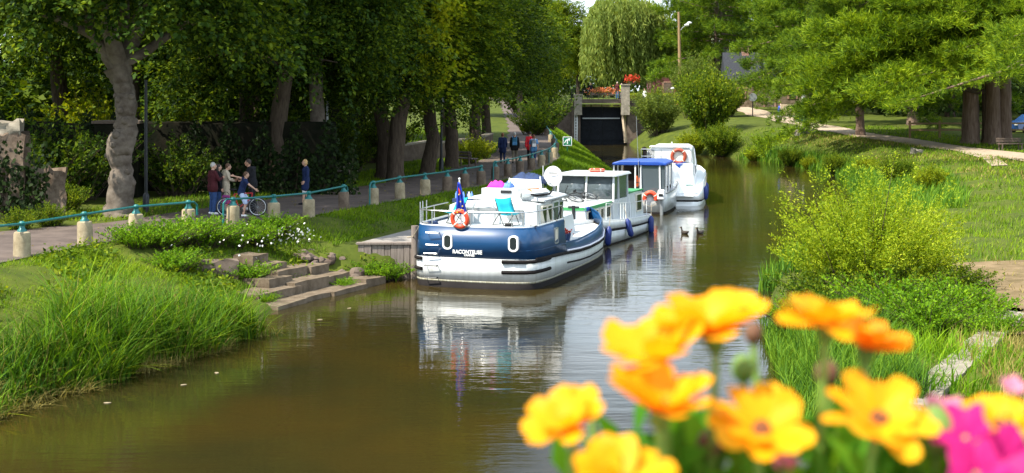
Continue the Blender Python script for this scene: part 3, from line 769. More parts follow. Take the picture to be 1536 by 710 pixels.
# tall reeds along the near left waterline
R1 = scatter(rg, 9500, 22.5, 33.0, lambda y: WL(y) - 1.9 - .5 * math.sin(y * 1.3), lambda y: WL(y) + .05 + .2 * math.sin(y * 2.1))
R1[:, 2] = np.maximum(R1[:, 2], -.1)
hh = (1.12 + .34 * np.sin(R1[:, 1] * .9 + .6) + .05 * (R1[:, 1] - 28)) * rg.uniform(.6, 1.25, len(R1)); hh = np.clip(hh, .4, 2.0)
sel = rg.uniform(0, 1, len(R1)); pat = np.sin(R1[:, 1] * 2.3 + R1[:, 0] * 1.7) * .5 + .5
for nm_, lo, hi, lm_, hm, wm_, ln_, lb_ in (('reeds', 0, .66, 'reed_leaf', 1.0, 1.0, .85, 'tall green reeds bending over the near left waterline'), ('broad_sedge', .66, .86, 'leaf_mid', .8, 1.6, 1.3, 'broad darker sedge among the left reeds'), ('pale_sedge', .86, .95, 'leaf_nettle', 1.12, .9, .6, 'pale yellow-green sedge among the left reeds'), ('dead_stalks', .95, 1.0, 'grass_dry', 1.05, .6, .5, 'dead straw stalks among the left reeds')):
    q_ = (sel >= lo) & (sel < hi) & ((pat > .3) if nm_ == 'broad_sedge' else (pat > -1)); A_ = R1[q_]
    V, F = blades(rg, A_, hh[q_] * hm * rg.uniform(.7, 1.15, len(A_)), rg.uniform(.022, .05, len(A_)) * wm_, ln_, 5, wind=(.02, -.05)); setting(from_mesh(nm_, np_mesh(nm_, V, F, lm_)), 'stuff', lb_)
# right bank
def offpath(p, q): return abs(p - RP(q)) > 1.6 and not (26.5 < q < 38.5 and WR(q) + 4.7 < p < WR(q) + 9.5 and rg.uniform() > .07)
C1 = scatter(rg, 34000, 15, 60, lambda y: WR(y) + .9, lambda y: WR(y) + 15, offpath)
C2 = scatter(rg, 26000, 60, 125, lambda y: WR(y) + .2, lambda y: RP(y) + 6, offpath)
parts = [blades(rg, C1, rg.uniform(.10, .30, len(C1)), rg.uniform(.018, .035, len(C1)), .6, 2), blades(rg, C2, rg.uniform(.10, .28, len(C2)), rg.uniform(.045, .075, len(C2)), .5)]
V, F = joined(parts); setting(from_mesh('meadow_grass', np_mesh('meadow_grass', V, F, 'grass_lit')), 'stuff', 'bright grass on the right bank')
C3 = scatter(rg, 8000, 66, 118, lambda y: WR(y) + 2.5, lambda y: RP(y) - 1.2, lambda p, q: math.sin(p * .8 + q * .35) + rg.uniform(-1, 1) > .1)
V, F = blades(rg, C3, rg.uniform(.12, .25, len(C3)), rg.uniform(.05, .08, len(C3)), .6); setting(from_mesh('dry_grass', np_mesh('dry_grass', V, F, 'grass_dry')), 'stuff', 'dry straw-coloured grass on the right slope')
R2 = scatter(rg, 7000, 23, 33.5, lambda y: WR(y) - .25, lambda y: WR(y) + 1.9); R2[:, 2] = np.maximum(R2[:, 2], -.1)
R3 = scatter(rg, 9000, 40, 118, lambda y: WR(y) - .3, lambda y: WR(y) + 1.3); R3[:, 2] = np.maximum(R3[:, 2], -.1)
R4 = scatter(rg, 3200, 56, 76, lambda y: WR(y) + .5, lambda y: WR(y) + 4.5)
parts = [blades(rg, R2, rg.uniform(.4, .95, len(R2)), rg.uniform(.02, .035, len(R2)), .6, 3), blades(rg, R3, rg.uniform(.4, 1.0, len(R3)), rg.uniform(.05, .08, len(R3)), .5, 2), blades(rg, R4, rg.uniform(.4, .8, len(R4)), rg.uniform(.04, .07, len(R4)), .4, 3)]
V, F = joined(parts); setting(from_mesh('waterside_reeds', np_mesh('waterside_reeds', V, F, 'reed_leaf')), 'stuff', 'reeds and sedge along the right waterline')
# weeds with rusty seed heads on the near right, and specks of white blossom on the left bank
U = scatter(rg, 1, 20, 21, lambda y: 0, lambda y: 1)
C4 = scatter(rg, 5200, 20, 28, lambda y: WR(y) + 3.0, lambda y: WR(y) + 9, lambda p, q: True)
V, F = blades(rg, C4, rg.uniform(.2, .6, len(C4)), rg.uniform(.02, .03, len(C4)), .5, 2); setting(from_mesh('dry_weeds', np_mesh('dry_weeds', V, F, 'grass_dry')), 'stuff', 'dry rusty weeds beside the stone quay edge')
n = 110
c = np.concatenate([np.stack([rg.normal(px(438, 0, 43).x, .35, n), rg.normal(42.6, .3, n), rg.normal(1.35, .16, n)], 1), np.stack([rg.uniform(-10, -6.6, 50), rg.uniform(38, 43, 50), rg.uniform(1.0, 1.7, 50)], 1)])
V, F = leaf_arrays(c, rg.normal(0, 1, c.shape), rg.normal(0, 1, c.shape), np.full(len(c), .075), np.full(len(c), .07)); setting(from_mesh('white_blossom', np_mesh('white_blossom', V, F, 'bloom_white')), 'stuff', 'small white flowers above the stone steps')

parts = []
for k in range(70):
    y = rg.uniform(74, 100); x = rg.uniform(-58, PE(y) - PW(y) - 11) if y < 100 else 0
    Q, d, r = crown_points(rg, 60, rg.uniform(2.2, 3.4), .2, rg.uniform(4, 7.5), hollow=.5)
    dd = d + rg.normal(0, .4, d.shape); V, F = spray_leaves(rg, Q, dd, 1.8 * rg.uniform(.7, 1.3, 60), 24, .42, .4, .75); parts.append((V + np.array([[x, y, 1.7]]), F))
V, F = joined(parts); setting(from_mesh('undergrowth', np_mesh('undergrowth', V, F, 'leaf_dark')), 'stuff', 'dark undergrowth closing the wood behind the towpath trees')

# low weeds dotted over the left bank, and ivy on the walls
n = 420; W = scatter(rg, n, 25, 43, lambda y: PE(y) + .4, lambda y: WL(y) - 1.2, lambda p, q: math.sin(p * 1.9 + q * .8) + rg.uniform(-1, 1) > .2)
k = 26; C = np.repeat(W, k, 0) + rg.normal(0, 1, (len(W) * k, 3)) * np.array([[.16, .16, .04]]); C[:, 2] += np.tile(rg.uniform(.02, .26, k), len(W))
U = rg.normal(0, 1, C.shape); U[:, 2] = np.abs(U[:, 2]) * .6; L = rg.uniform(.09, .19, len(C)); V, F = leaf_arrays(C, U, rg.normal(0, .5, C.shape) + np.array([[0, 0, 1]]), L, L * .5)
setting(from_mesh('bank_weeds', np_mesh('bank_weeds', V, F, 'leaf_mid')), 'stuff', 'low leafy weeds dotted over the left bank')

n = 4200; W = scatter(rg, n, 23, 33.4, lambda y: WL(y) - .7, lambda y: WL(y) + .3, lambda p, q: math.sin(q * 3.1) + math.sin(q * 1.27 + 1) + rg.uniform(-.6, .6) > .1); n = len(W); W[:, 2] = np.maximum(W[:, 2], -.06)
V, F = blades(rg, W, rg.uniform(.15, .55, n), rg.uniform(.015, .03, n), 1.5, 4, wind=(.15, -.1)); setting(from_mesh('dead_sedge', np_mesh('dead_sedge', V, F, 'grass_dry')), 'stuff', 'pale dead sedge fringing the near left waterline')
n = 5000; W = scatter(rg, n, 36, 100, lambda y: PE(y) - PW(y) - 2.2, lambda y: PE(y) + .5, lambda p, q: rg.uniform(-1, 1) + math.sin(p * 2.3 + q) > (-.2 if p < PE(q) - PW(q) + .8 or p > PE(q) - .6 else 1.0)); W[:, 2] += .062
L = rg.uniform(.05, .10, len(W)); V, F = leaf_arrays(W, rg.normal(0, 1, W.shape) * np.array([[1, 1, .1]]), rg.normal(0, .25, W.shape) + np.array([[0, 0, 1]]), L, L * .7); setting(from_mesh('leaf_litter', np_mesh('leaf_litter', V, F, 'grass_dry')), 'stuff', 'fallen leaves scattered along the towpath edges')

n = 5200; W = scatter(rg, n, 23.5, 33.5, lambda y: WR(y) + 1.2, lambda y: WR(y) + 4.3, lambda p, q: math.sin(p * 2.1 + q * 1.3) + rg.uniform(-1, 1) > -.2)
V, F = blades(rg, W, rg.uniform(.2, .65, len(W)), rg.uniform(.018, .04, len(W)), .7, 3); setting(from_mesh('rank_grass', np_mesh('rank_grass', V, F, 'leaf_nettle')), 'stuff', 'rank bright grass between the water and the stone quay edge')

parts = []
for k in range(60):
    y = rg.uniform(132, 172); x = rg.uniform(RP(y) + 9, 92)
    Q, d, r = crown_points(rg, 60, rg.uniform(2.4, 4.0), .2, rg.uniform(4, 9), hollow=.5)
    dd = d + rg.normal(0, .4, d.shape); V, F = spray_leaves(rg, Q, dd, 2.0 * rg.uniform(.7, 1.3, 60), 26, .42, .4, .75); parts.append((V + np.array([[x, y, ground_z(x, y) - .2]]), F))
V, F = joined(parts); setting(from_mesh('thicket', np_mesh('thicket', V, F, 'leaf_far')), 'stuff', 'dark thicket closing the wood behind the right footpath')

W = scatter(rg, 1500, 26.5, 39, lambda y: WR(y) + 4.6, lambda y: WR(y) + 9.8, lambda p, q: math.sin(p * 2.7 + q * 1.9) + rg.uniform(-.5, .5) > .35); W[:, 2] += .12
V, F = blades(rg, W, rg.uniform(.06, .28, len(W)), rg.uniform(.015, .03, len(W)), 1.2, 2); setting(from_mesh('dry_tufts', np_mesh('dry_tufts', V, F, 'grass_dry')), 'stuff', 'dry grass tufts on the bare earth of the right bank')
# ------------------------------------------------------------------ walls, quay, steps
mat('brick', (.22, .09, .06), .9, spec=.15, scale=9, bump=.3, col2=(.36, .26, .20))
mat('slate', (.035, .038, .045), .85, spec=.1, noise=.3, scale=8)
mat('ruin_stone', (.075, .052, .038), .95, spec=.1, scale=3.4, bump=1, col2=(.22, .17, .13))
mat('shade_toned_wall', (.006, .009, .005), .95, spec=.05, scale=2.0, bump=.6, col2=(.02, .017, .012))  # deep shade under the trees is put into this near-black wall colour
mat('glass', (.02, .026, .03), .06, spec=.9)
mat('gate_black', (.010, .012, .016), .75, spec=.2, noise=.4, scale=3)
mat('pale_wood_and_leak', (.45, .36, .25), .8, noise=.2, scale=5)
mat('orange_wood', (.50, .20, .05), .7, noise=.2, scale=6)
mat('white_wall', (.66, .67, .68), .8, noise=.05, scale=3)
mat('sign_green', (.0, .17, .075), .45)
mat('blue_plastic', (.02, .05, .42), .45)
mat('bin_green', (.008, .06, .045), .5)
mat('board_beige', (.48, .38, .26), .75, noise=.1, scale=8)

def rough_block(mb, rng, c, d, rz=0.0, j=.03, nx=5, nz=4):
    """a stone block with uneven faces and a broken top"""
    M = Matrix.Rotation(rz, 3, 'Z'); C_ = Vector(c)
    def p(u, v, w_):
        q = Vector(((u - .5) * d[0], (v - .5) * d[1], (w_ - .5) * d[2]))
        k = math.sin(u * 7 + c[0] * 3) * math.cos(w_ * 6 + c[1] * 2) * j
        return C_ + M @ (q + Vector((rng.normal(0, j * .3), k * (1 if v > .5 else -1) + rng.normal(0, j * .3), rng.normal(0, j) if w_ > .99 else 0)))
    lo = [(0, 0), (1, 0), (1, 1), (0, 1)]
    ring = []
    for i in range(4):
        a, b_ = lo[i], lo[(i + 1) % 4]; m = nx if i % 2 == 0 else 2
        ring += [(a[0] + (b_[0] - a[0]) * t / m, a[1] + (b_[1] - a[1]) * t / m) for t in range(m)]
    rows = [[p(u, v, k / nz) for u, v in ring] for k in range(nz + 1)]
    mb.grid(rows, close=True)
    b0 = len(mb.v) - len(ring); mb.f.append(tuple(b0 + i for i in range(len(ring)))); mb.mi.append(mb.m)

rg = np.random.default_rng(8)
a, b_ = Vector((-4.65, 43.0, 0)), Vector((WL(43.0) + .02, 43.0, 0))
t = thing('timber_quay', 'grey plank-faced quay with a flat top behind the blue and white boat', 'quay', (-3.8, 43, 0))
top = MB(); rows = []
for y in np.linspace(43.0, 73, 40): rows.append([(WL(y) - (1.75 if y > 43.1 else 1.75), y, 1.055), (WL(y), y, 1.055)])
top.grid(rows); top.build('deck', 'concrete', t, loc=(3.8, -43, 0))
f = MB()
for y0, y1 in zip(np.linspace(43.05, 73, 60)[:-1], np.linspace(43.05, 73, 60)[1:]): f.beam((WL(y0) - .04, y0 + .01, .42), (WL(y1) - .04, y1 - .01, .42), .07, 1.24)
f.build('side_planking', 'weathered_wood', t, loc=(3.8, -43, 0))
f = MB(); xx = a.x
while xx < b_.x - .05:
    wd = rg.uniform(.17, .23); f.box((xx + wd / 2, 42.97 + rg.normal(0, .008), .4 + rg.normal(0, .012)), (wd - .012, .07, 1.27)); xx += wd
f.build('front_planking', 'weathered_wood', t, loc=(3.8, -43, 0), bevel=.006)
f = MB(); f.box(((a.x + b_.x) / 2, 42.99, 1.06), (b_.x - a.x + .1, .22, .07)); f.build('cap_beam', 'weathered_wood', t, loc=(3.8, -43, 0), bevel=.01)
f = MB(); f.tube([(b_.x + .05, 42.9, -.6), (b_.x + .05, 42.9, 1.6)], .11, 10); f.build('mooring_post', 'weathered_wood', t, loc=(3.8, -43, 0))

# the stone steps: five uneven courses falling to the water
t = thing('stone_steps', 'worn stone steps falling to the water left of the timber quay', 'steps', (-5.5, 39, 0))
d1 = Vector((2.3, 5.1, 0)).normalized(); nrm = Vector((-d1.y, d1.x, 0)); p0 = Vector((-6.25, 36.8, 0)); rz = math.atan2(d1.y, d1.x)
for k, (s0, s1, zt, dep, off) in enumerate([(0, 5.9, .15, .75, 0), (.3, 2.3, .34, .7, .62), (2.1, 5.0, .40, .7, .72), (1.3, 2.5, .55, .6, 1.15), (2.3, 4.8, .64, .7, 1.35), (2.2, 3.3, .82, .45, 1.8), (2.2, 3.0, 1.0, .4, 2.2)]):
    s = s0
    while s < s1 - .2:
        wd = min(rg.uniform(1.1, 2.1), s1 - s); c = p0 + d1 * (s + wd / 2) + nrm * (off + dep / 2 + rg.normal(0, .04)); m = MB()
        rough_block(m, rg, (0, 0, 0), (wd - .02, dep + .25, .8), 0, .010, 3, 3)
        o = m.build('step', 'stone', t, angle=35, rot=(rg.normal(0, .015), rg.normal(0, .015), rz + rg.normal(0, .025)), loc=c - Vector((-5.5, 39, 0)) + Vector((0, 0, zt - .4 + rg.normal(0, .03))))
        s += wd
t = thing('rubble_pile', 'broken rubble bank between the steps and the grassy slope', 'rubble', (-5.35, 42.6, 0))
for i in range(26):
    m = MB(); x, y = rg.uniform(-1.1, 1.0), rg.uniform(-.7, .9); m.ball((x, y, .55 - .28 * x - .05 * y + .25 * y + rg.normal(0, .06)), (rg.uniform(.12, .3), rg.uniform(.12, .25), rg.uniform(.08, .2)), 7, 5)
    for j in range(len(m.v)): m.v[j] = tuple(c + rg.normal(0, .015) for c in m.v[j])
    m.build('stone', 'dark_stone', t, angle=30)
# old foundation stone under the mound
m = MB(); rough_block(m, rg, (0, 0, 0), (1.7, .5, .5), .3, .05); tag(m.build('foundation_stone', 'dark_stone', loc=(px(310, 0, 38.8).x, 38.7, .78), angle=35), 'brown broken foundation stone under the green mound', 'stone')

# ruin, dark garden wall and low lawn wall
t = thing('ruined_wall', 'ruined rubble wall with a pale broken top at the left edge', 'wall', (-15.6, 44.5, 1.6))
m = MB(); rough_block(m, rg, (-.55, 0, 1.35), (1.9, .7, 2.8), .1, .10, 9, 9); m.build('masonry', 'ruin_stone', t, angle=35)
m = MB(); rough_block(m, rg, (.95, .3, .75), (1.1, .6, 1.7), .3, .10, 7, 6); m.build('broken_end', 'ruin_stone', t, angle=35)
m = MB(); rough_block(m, rg, (-.2, .05, 2.9), (.9, .6, .45), .1, .08, 5, 3); m.build('coping', 'pale_stone', t, angle=35)
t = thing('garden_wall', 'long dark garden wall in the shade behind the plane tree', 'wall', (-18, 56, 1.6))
m = MB(); rough_block(m, rg, (-2, 0, 1.25), (26, .5, 3.1), .06, .05, 40, 5); m.build('masonry', 'shade_toned_wall', t, angle=35)
m = MB(); rough_block(m, rg, (3.3, -2.6, 1.35), (1.6, 1.6, 3.0), .06, .04, 6, 5); m.build('gate_pier', 'shade_toned_wall', t, angle=35)
m = MB(); m.box((3.3, -2.6, 2.9), (1.75, 1.75, .1), .06); m.build('coping', 'dark_stone', t)
def ivy(lb, c, d, n, seed, lm='leaf_ivy'):
    r3 = np.random.default_rng(seed); t = thing('ivy', lb, 'ivy', c); a = r3.uniform(0, 1, n); q = np.stack([(a - .5) * d[0], r3.normal(0, .12, n) - d[1], d[2] * r3.uniform(0, 1, n) * (.55 + .45 * np.sin(a * 17 + seed) ** 2)], 1)
    u = r3.normal(0, .5, q.shape); u[:, 2] -= .6; L = r3.uniform(.10, .2, n); V, F = leaf_arrays(q, u, r3.normal(0, .4, q.shape) + np.array([[0, -1, .4]]), L, L * .8); from_mesh('foliage', np_mesh('foliage', V, F, lm), t)
    for k in range(4): m = MB(); m.tube([((k / 3 - .5) * d[0] * .9, -d[1] + .08, -.1), ((k / 3 - .47) * d[0] * .9, -d[1] + .08, d[2] * .6)], .025, 5); m.build('stem', 'bark_dark', t)
ivy('ivy hanging over the middle of the ruined wall', (-15.5, 44.5, 1.9), (2.2, .45, 2.3), 900, 1)
ivy('dark ivy covering the garden wall left of the plane tree', (-17.5, 54.6, 1.6), (6.0, .3, 3.4), 4200, 2)
ivy('dark ivy covering the garden wall behind the bicycle group', (-9.5, 55.4, 1.6), (7.0, .1, 3.0), 3600, 3)
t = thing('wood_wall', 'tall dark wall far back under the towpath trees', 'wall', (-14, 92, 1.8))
m = MB(); m.beam((-30, -10, 1.5), (4.5, 0, 1.5), .5, 3.6); m.build('masonry', 'shade_toned_wall', t)
t = thing('low_wall', 'low stone wall with a pale coping in front of the bright lawn', 'wall', (0, 0, 0))
pts = [px(596, 0, 80), px(640, 0, 82), px(700, 0, 86), px(735, 0, 96)]
m = MB(); c = MB()
for (p, q) in zip(pts[:-1], pts[1:]):
    m.beam((p.x, p.y, 1.95), (q.x, q.y, 2.15), .4, 1.15); c.beam((p.x, p.y, 2.55), (q.x, q.y, 2.75), .5, .09)
m.build('masonry', 'dark_stone', t); c.build('coping', 'pale_stone', t)

# stone quay edge on the near right
t = thing('quay_edge', 'pale worn stone quay edge running up the near right bank', 'kerb', (8, 26, .6))
m = None; y = 21.5
while y < 30.6:
    L = rg.uniform(.9, 1.5); y1 = y + L; xa, xb = np.interp([y, y1], [21, 23.4, 29, 31.5], [5.9, 6.75, 9.95, 11.2]) 
    m = MB(); d = Vector((xb - xa, y1 - y, 0)); rough_block(m, rg, (0, 0, 0), (d.length - .015, .55, .4), 0, .012, 5, 2)
    m.build('coping_stone', 'pale_stone', t, angle=35, loc=((xa + xb) / 2 - 8, (y + y1) / 2 - 26, -.06 + .035 * (y - 24) + rg.normal(0, .012)), rot=(0, 0, math.atan2(d.y, d.x)))
    y = y1
for (x, y, D, lb, sc) in [(1207, 205, 116, 'pale tilted stone slab lying on the right slope', 1.6), (1375, 246, 92, 'pale stone lying in the grass below the footpath', .8)]:
    m = MB(); rough_block(m, rg, (0, 0, 0), (.9 * sc, .5 * sc, .45 * sc), 0, .04); X = px(x, 0, D).x
    tag(m.build('stone_slab', 'pale_stone', loc=(X, D, ground_z(X, D) + .12), rot=(.2, .1, .4), angle=35), lb, 'stone')

# ------------------------------------------------------------------ railing
caps = [(33, 384, 35.1), (128, 366, 37.9), (203, 352, 40.2), (283, 345, 41.8), (349, 338, 43), (411, 334, 44.2), (463, 325, 46), (516, 313, 49), (560, 306, 51), (600, 297, 53.6), (638, 293, 55.6), (671, 288, 57.6), (697, 283, 59.5), (722, 278, 61.5), (743, 272, 65), (762, 267, 67.2), (780, 262, 70), (797, 256, 73), (812, 250, 76.5), (824, 244, 80), (832, 236, 86), (834, 228, 93), (831, 220, 100), (826, 213, 108), (820, 206, 117), (814, 200, 127)]
lbs = ['cream stone bollard with teal cap nearest the left edge', 'cream bollard in front of the path below the ruin and ivy wall', 'cream bollard half sunk in weeds in front of the gnarled plane tree', 'cream bollard behind the green mound, where the first teal rail ends',
       'cream bollard in front of the bicycle, where the middle teal rail begins', 'cream bollard just right of the bicycle', 'cream bollard in front of the blond woman', 'brown shaded bollard where the middle teal rail ends', 'cream bollard where the long teal rail bends to the ground',
       'cream bollard right after the rail that bends to the ground', 'tall cream bollard left of the boat flag', 'brownish bollard behind the boat flag', 'brownish bollard just right of the boat flag', 'brown bollard behind the left deck chair', 'dark bollard left of the pink cloth', 'dark bollard behind the pink cloth',
       'dark bollard behind the white windscreen', 'dark bollard below the couple in red and blue', 'bollard right of the couple in red and blue', 'bollard at the foot of the climbing rail', 'bollard at the corner of the climbing rail', 'first bollard above the corner of the climbing rail', 'second bollard above the corner of the climbing rail', 'bollard in the middle of the far climbing rail', 'next to last bollard of the far climbing rail', 'last small bollard of the far climbing rail']
bd = MB(); bd.lathe([(.205, -.35), (.205, .0), (.195, .56), (.185, .60), (.15, .625)], 18); bm_ = bd.mesh('stone_post', 'cream_stone')
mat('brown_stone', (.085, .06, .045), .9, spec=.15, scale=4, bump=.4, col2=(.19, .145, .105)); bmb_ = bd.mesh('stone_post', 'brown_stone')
fd = MB(); fd.lathe([(.12, .62), (.115, .66), (.075, .70), (.06, .76), (.085, .79), (.085, .84), (.05, .88), (.0, .885)], 12); fm_ = fd.mesh('cast_cap', 'teal_paint')
tops = []
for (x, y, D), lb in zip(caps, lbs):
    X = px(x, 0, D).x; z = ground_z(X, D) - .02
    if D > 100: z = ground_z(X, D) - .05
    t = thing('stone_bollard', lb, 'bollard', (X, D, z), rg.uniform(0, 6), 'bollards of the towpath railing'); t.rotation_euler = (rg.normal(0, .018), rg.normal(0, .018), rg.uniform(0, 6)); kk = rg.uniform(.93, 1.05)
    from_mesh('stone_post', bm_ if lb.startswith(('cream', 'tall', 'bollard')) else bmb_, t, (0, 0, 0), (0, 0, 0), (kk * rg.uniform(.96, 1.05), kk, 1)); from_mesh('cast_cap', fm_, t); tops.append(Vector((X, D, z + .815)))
X0 = px(-60, 0, 33).x
for i0, i1, pre, post, lb in [(0, 3, Vector((X0, 33.0, 1.6 + .85)), 'bend', 'teal handrail along the path at the left edge'), (4, 7, 'bend', 'bend', 'teal handrail in front of the bicycle and the blond woman'), (8, 13, 'bend', None, 'teal handrail running from the bent end behind the boat flag'), (14, 19, 'bend', None, 'dark teal handrail below the walkers'), (19, 25, 'drop', None, 'teal handrail climbing the bank towards the lock')]:
    t = thing('handrail', lb, 'handrail', tops[i0], 0, 'teal handrails of the towpath railing'); o0 = tops[i0]
    pts = [p - o0 for p in tops[i0:i1 + 1]]
    if isinstance(pre, Vector): pts = [pre - o0] + pts
    m = MB(); m.tube(pts, .032, 8); m.build('rail', 'teal_paint', t)
    m = MB(); dv = (pts[1] - pts[0]).normalized()
    if pre == 'bend' or pre == 'drop':
        q = pts[0]; m.tube([q, q - dv * .22 + Vector((0, 0, .02)), q - dv * .34 - Vector((0, 0, .1)), q - dv * .36 - Vector((0, 0, .95))], .032, 8); m.build('end_bend', 'teal_paint', t)
    if post == 'bend':
        m = MB(); q = pts[-1]; dv = (pts[-1] - pts[-2]).normalized(); m.tube([q, q + dv * .2, q + dv * .32 - Vector((0, 0, .1)), q + dv * .33 - Vector((0, 0, .4))], .032, 8); m.build('end_bend', 'teal_paint', t)

# ------------------------------------------------------------------ lamp posts, bench, sign
def post(name, lb, x, D, h, r, m, head=None):
    X = px(x, 0, D).x; t = thing(name, lb, 'lamp post', (X, D, ground_z(X, D)), 0, 'plain posts along the towpath')
    p = MB(); p.tube([(0, 0, -.2), (0, 0, h * .5), (0, 0, h)], [r, r * .9, r * .75], 10); p.build('pole', m, t)
    b_ = MB(); b_.lathe([(r * 1.7, -.05), (r * 1.7, .55), (r * 1.05, .62)], 10); b_.build('base_sleeve', m, t)
    if head:
        h_ = MB(); h_.lathe([(.05, h), (.16, h + .08), (.2, h + .3), (.05, h + .42)], 12); h_.build('lantern', 'grey_metal', t)
    return t
post('lamp_post', 'tall thin dark lamp post just right of the gnarled plane tree', 219, 47.5, 4.4, .065, 'dark_metal')
post('lamp_post', 'thin grey post beside the pale lime trunk behind the blond woman', 491, 62, 3.6, .07, 'grey_metal')
post('lamp_post', 'thin dark post between the low stone wall and the path', 662, 72, 3.4, .07, 'dark_metal', True)
post('lamp_post', 'thin grey post behind the yellow-green shrub by the path', 710, 88, 3.6, .07, 'grey_metal', True)
def bench(lb, x, D, rz, sc=1.0, m='weathered_wood'):
    X = px(x, 0, D).x; t = thing('park_bench', lb, 'bench', on(X, D), rz)
    s_ = MB(); [s_.box((0, y, .45), (1.8, .12, .05)) for y in (-.15, 0, .15)]; s_.build('seat', m, t, bevel=.008)
    s_ = MB(); [s_.box((0, .24 + k * .02, .62 + k * .15), (1.8, .04, .11), rx=-.15) for k in (0, 1)]; s_.build('backrest', m, t, bevel=.008)
    for x_ in (-.7, .7):
        l_ = MB(); l_.beam((x_, -.2, -.05), (x_, -.18, .43), .07); l_.beam((x_, .2, -.05), (x_, .29, .85), .07); l_.beam((x_, -.18, .41), (x_, .22, .41), .06); l_.build('leg', 'dark_stone', t)
bench('wooden bench in the shade right of the blond woman', 508, 63, 2.7)
bench('small wooden bench on the path near the yellow-green shrub', 698, 76, 2.2)
bench('dark wooden bench under the huge conifer at the right edge', 1516, 93.5, .2, m='dark_stone')
X, Y, Z = px(851, 0, 96).x, 96, 0
t = thing('notice_sign', 'small green square sign with a white symbol on the grassy tip', 'sign', (X, Y, ground_z(X, Y)), .05)
zc = CAMZ - (212 - HY) * Y / FPX - t.location.z
p = MB(); p.tube([(0, .04, -.3), (0, .04, zc + .2)], .04, 8); p.build('post', 'sign_green', t)
p = MB(); p.box((0, 0, zc), (.62, .03, .62)); p.build('panel', 'sign_green', t, bevel=.01)
p = MB()
for c_, d_ in (((0, 0, .285), (.60, .02, .045)), ((0, 0, -.285), (.60, .02, .045)), ((.285, 0, 0), (.045, .02, .525)), ((-.285, 0, 0), (.045, .02, .525))): p.box((c_[0], -.018, zc + c_[2]), d_)
p.build('border', 'white_paint', t)
p = MB(); p.prism([(-.23, zc - .12), (-.17, zc - .13), (-.06, zc + .04), (-.03, zc + .02), (-.03, zc - .19), (.04, zc - .19), (.05, zc + .04), (.13, zc + .08), (.13, zc + .0), (.17, zc + .02), (.18, zc + .14), (.21, zc + .18), (.17, zc + .21), (.02, zc + .17), (-.12, zc + .08)], -.024, -.016, 'XZ'); p.build('pictogram', 'white_paint', t)

# ------------------------------------------------------------------ the lock
XL, XR, YG = 7.1, 12.0, 148.4
t = thing('lock_chamber', 'dark stone lock entrance with a closed gate', 'lock', (9.5, YG, 0))
m = MB(); m.box((XL - 9.5 - .45, .4, 2.1), (.9, 2.2, 5.0)); m.box((XL - 9.5 - 2.6, .9, 2.0), (3.5, 1.2, 4.4)); m.build('wing_wall', 'dark_stone', t)
m = MB(); m.box((XR - 9.5 + .5, .4, 2.1), (1.0, 2.2, 5.0)); m.box((XR - 9.5 + 2.4, .9, 2.0), (3.2, 1.2, 4.4)); m.build('wing_wall', 'dark_stone', t)
for s_ in (-1, 1):
    g_ = MB(); g_.box((s_ * 1.21, .9, 1.6), (2.40, .25, 4.6)); [g_.box((s_ * 1.21, .75, z_), (2.38, .08, .16)) for z_ in (.5, 1.5, 3.4)]; [g_.box((s_ * (1.21 + u), .76, 1.8), (.14, .06, 4.0)) for u in (-.9, 0, .9)]; g_.build('gate_leaf', 'gate_black', t)
m = MB(); m.box((-.15, .60, 2.72), (3.9, .2, .13)); m.build('walkway', 'grey_metal', t)
m = MB(); [m.box((u, .55, 4.05), (wd, .12, .2)) for u, wd in ((-1.55, .5), (-.65, .95), (.35, .8), (1.45, .7))]; m.build('gate_light_leak', 'pale_wood_and_leak', t)  # pale bars stand in for daylight leaking over the gate
m = MB(); m.beam((2.0, -.2, 3.9), (2.35, -.6, .2), .28); m.build('timber_fender', 'pale_wood_and_leak', t)
m = MB(); m.tube([(-2.75, -.85, .0), (-2.75, -.85, 4.2)], .07, 6); m.tube([(-2.98, -.85, .0), (-2.98, -.85, 4.2)], .05, 6); [m.tube([(-2.75, -.85, .3 + .3 * k), (-2.98, -.85, .3 + .3 * k)], .025, 5) for k in range(13)]; m.build('ladder', 'white_wall', t)
t = thing('footbridge', 'narrow lock bridge with an iron railing above the gate', 'bridge', (9.5, YG - .4, 4.3))
m = MB(); m.box((-.3, .2, .22), (6.4, 1.5, .42)); m.build('deck', 'dark_stone', t)
r_ = MB()
for u in np.arange(-3.3, 2.3, .55): r_.beam((u, -.5, .42), (u, -.5, 1.5), .05)
for z_ in (.75, 1.1, 1.48): r_.beam((-3.4, -.5, z_), (2.3, -.5, z_), .05)
r_.build('railing', 'dark_metal', t)
for x_, h_, sz, lb in ((938, 3.05, .85, 'grey stone pillar carrying red flowers at the right end of the lock bridge'), (867, 2.0, .8, 'grey stone pillar at the left end of the lock bridge')):
    t = thing('stone_pillar', lb, 'pillar', (px(x_, 0, YG - 1).x, YG - 1.0, 3.1), 0)
    m = MB(); rough_block(m, rg, (0, 0, h_ / 2), (sz, sz, h_), 0, .03); m.build('shaft', 'pale_stone', t, angle=35)
    m = MB(); m.box((0, 0, h_ + .07), (sz + .16, sz + .16, .14)); m.build('capstone', 'pale_stone', t, bevel=.02)
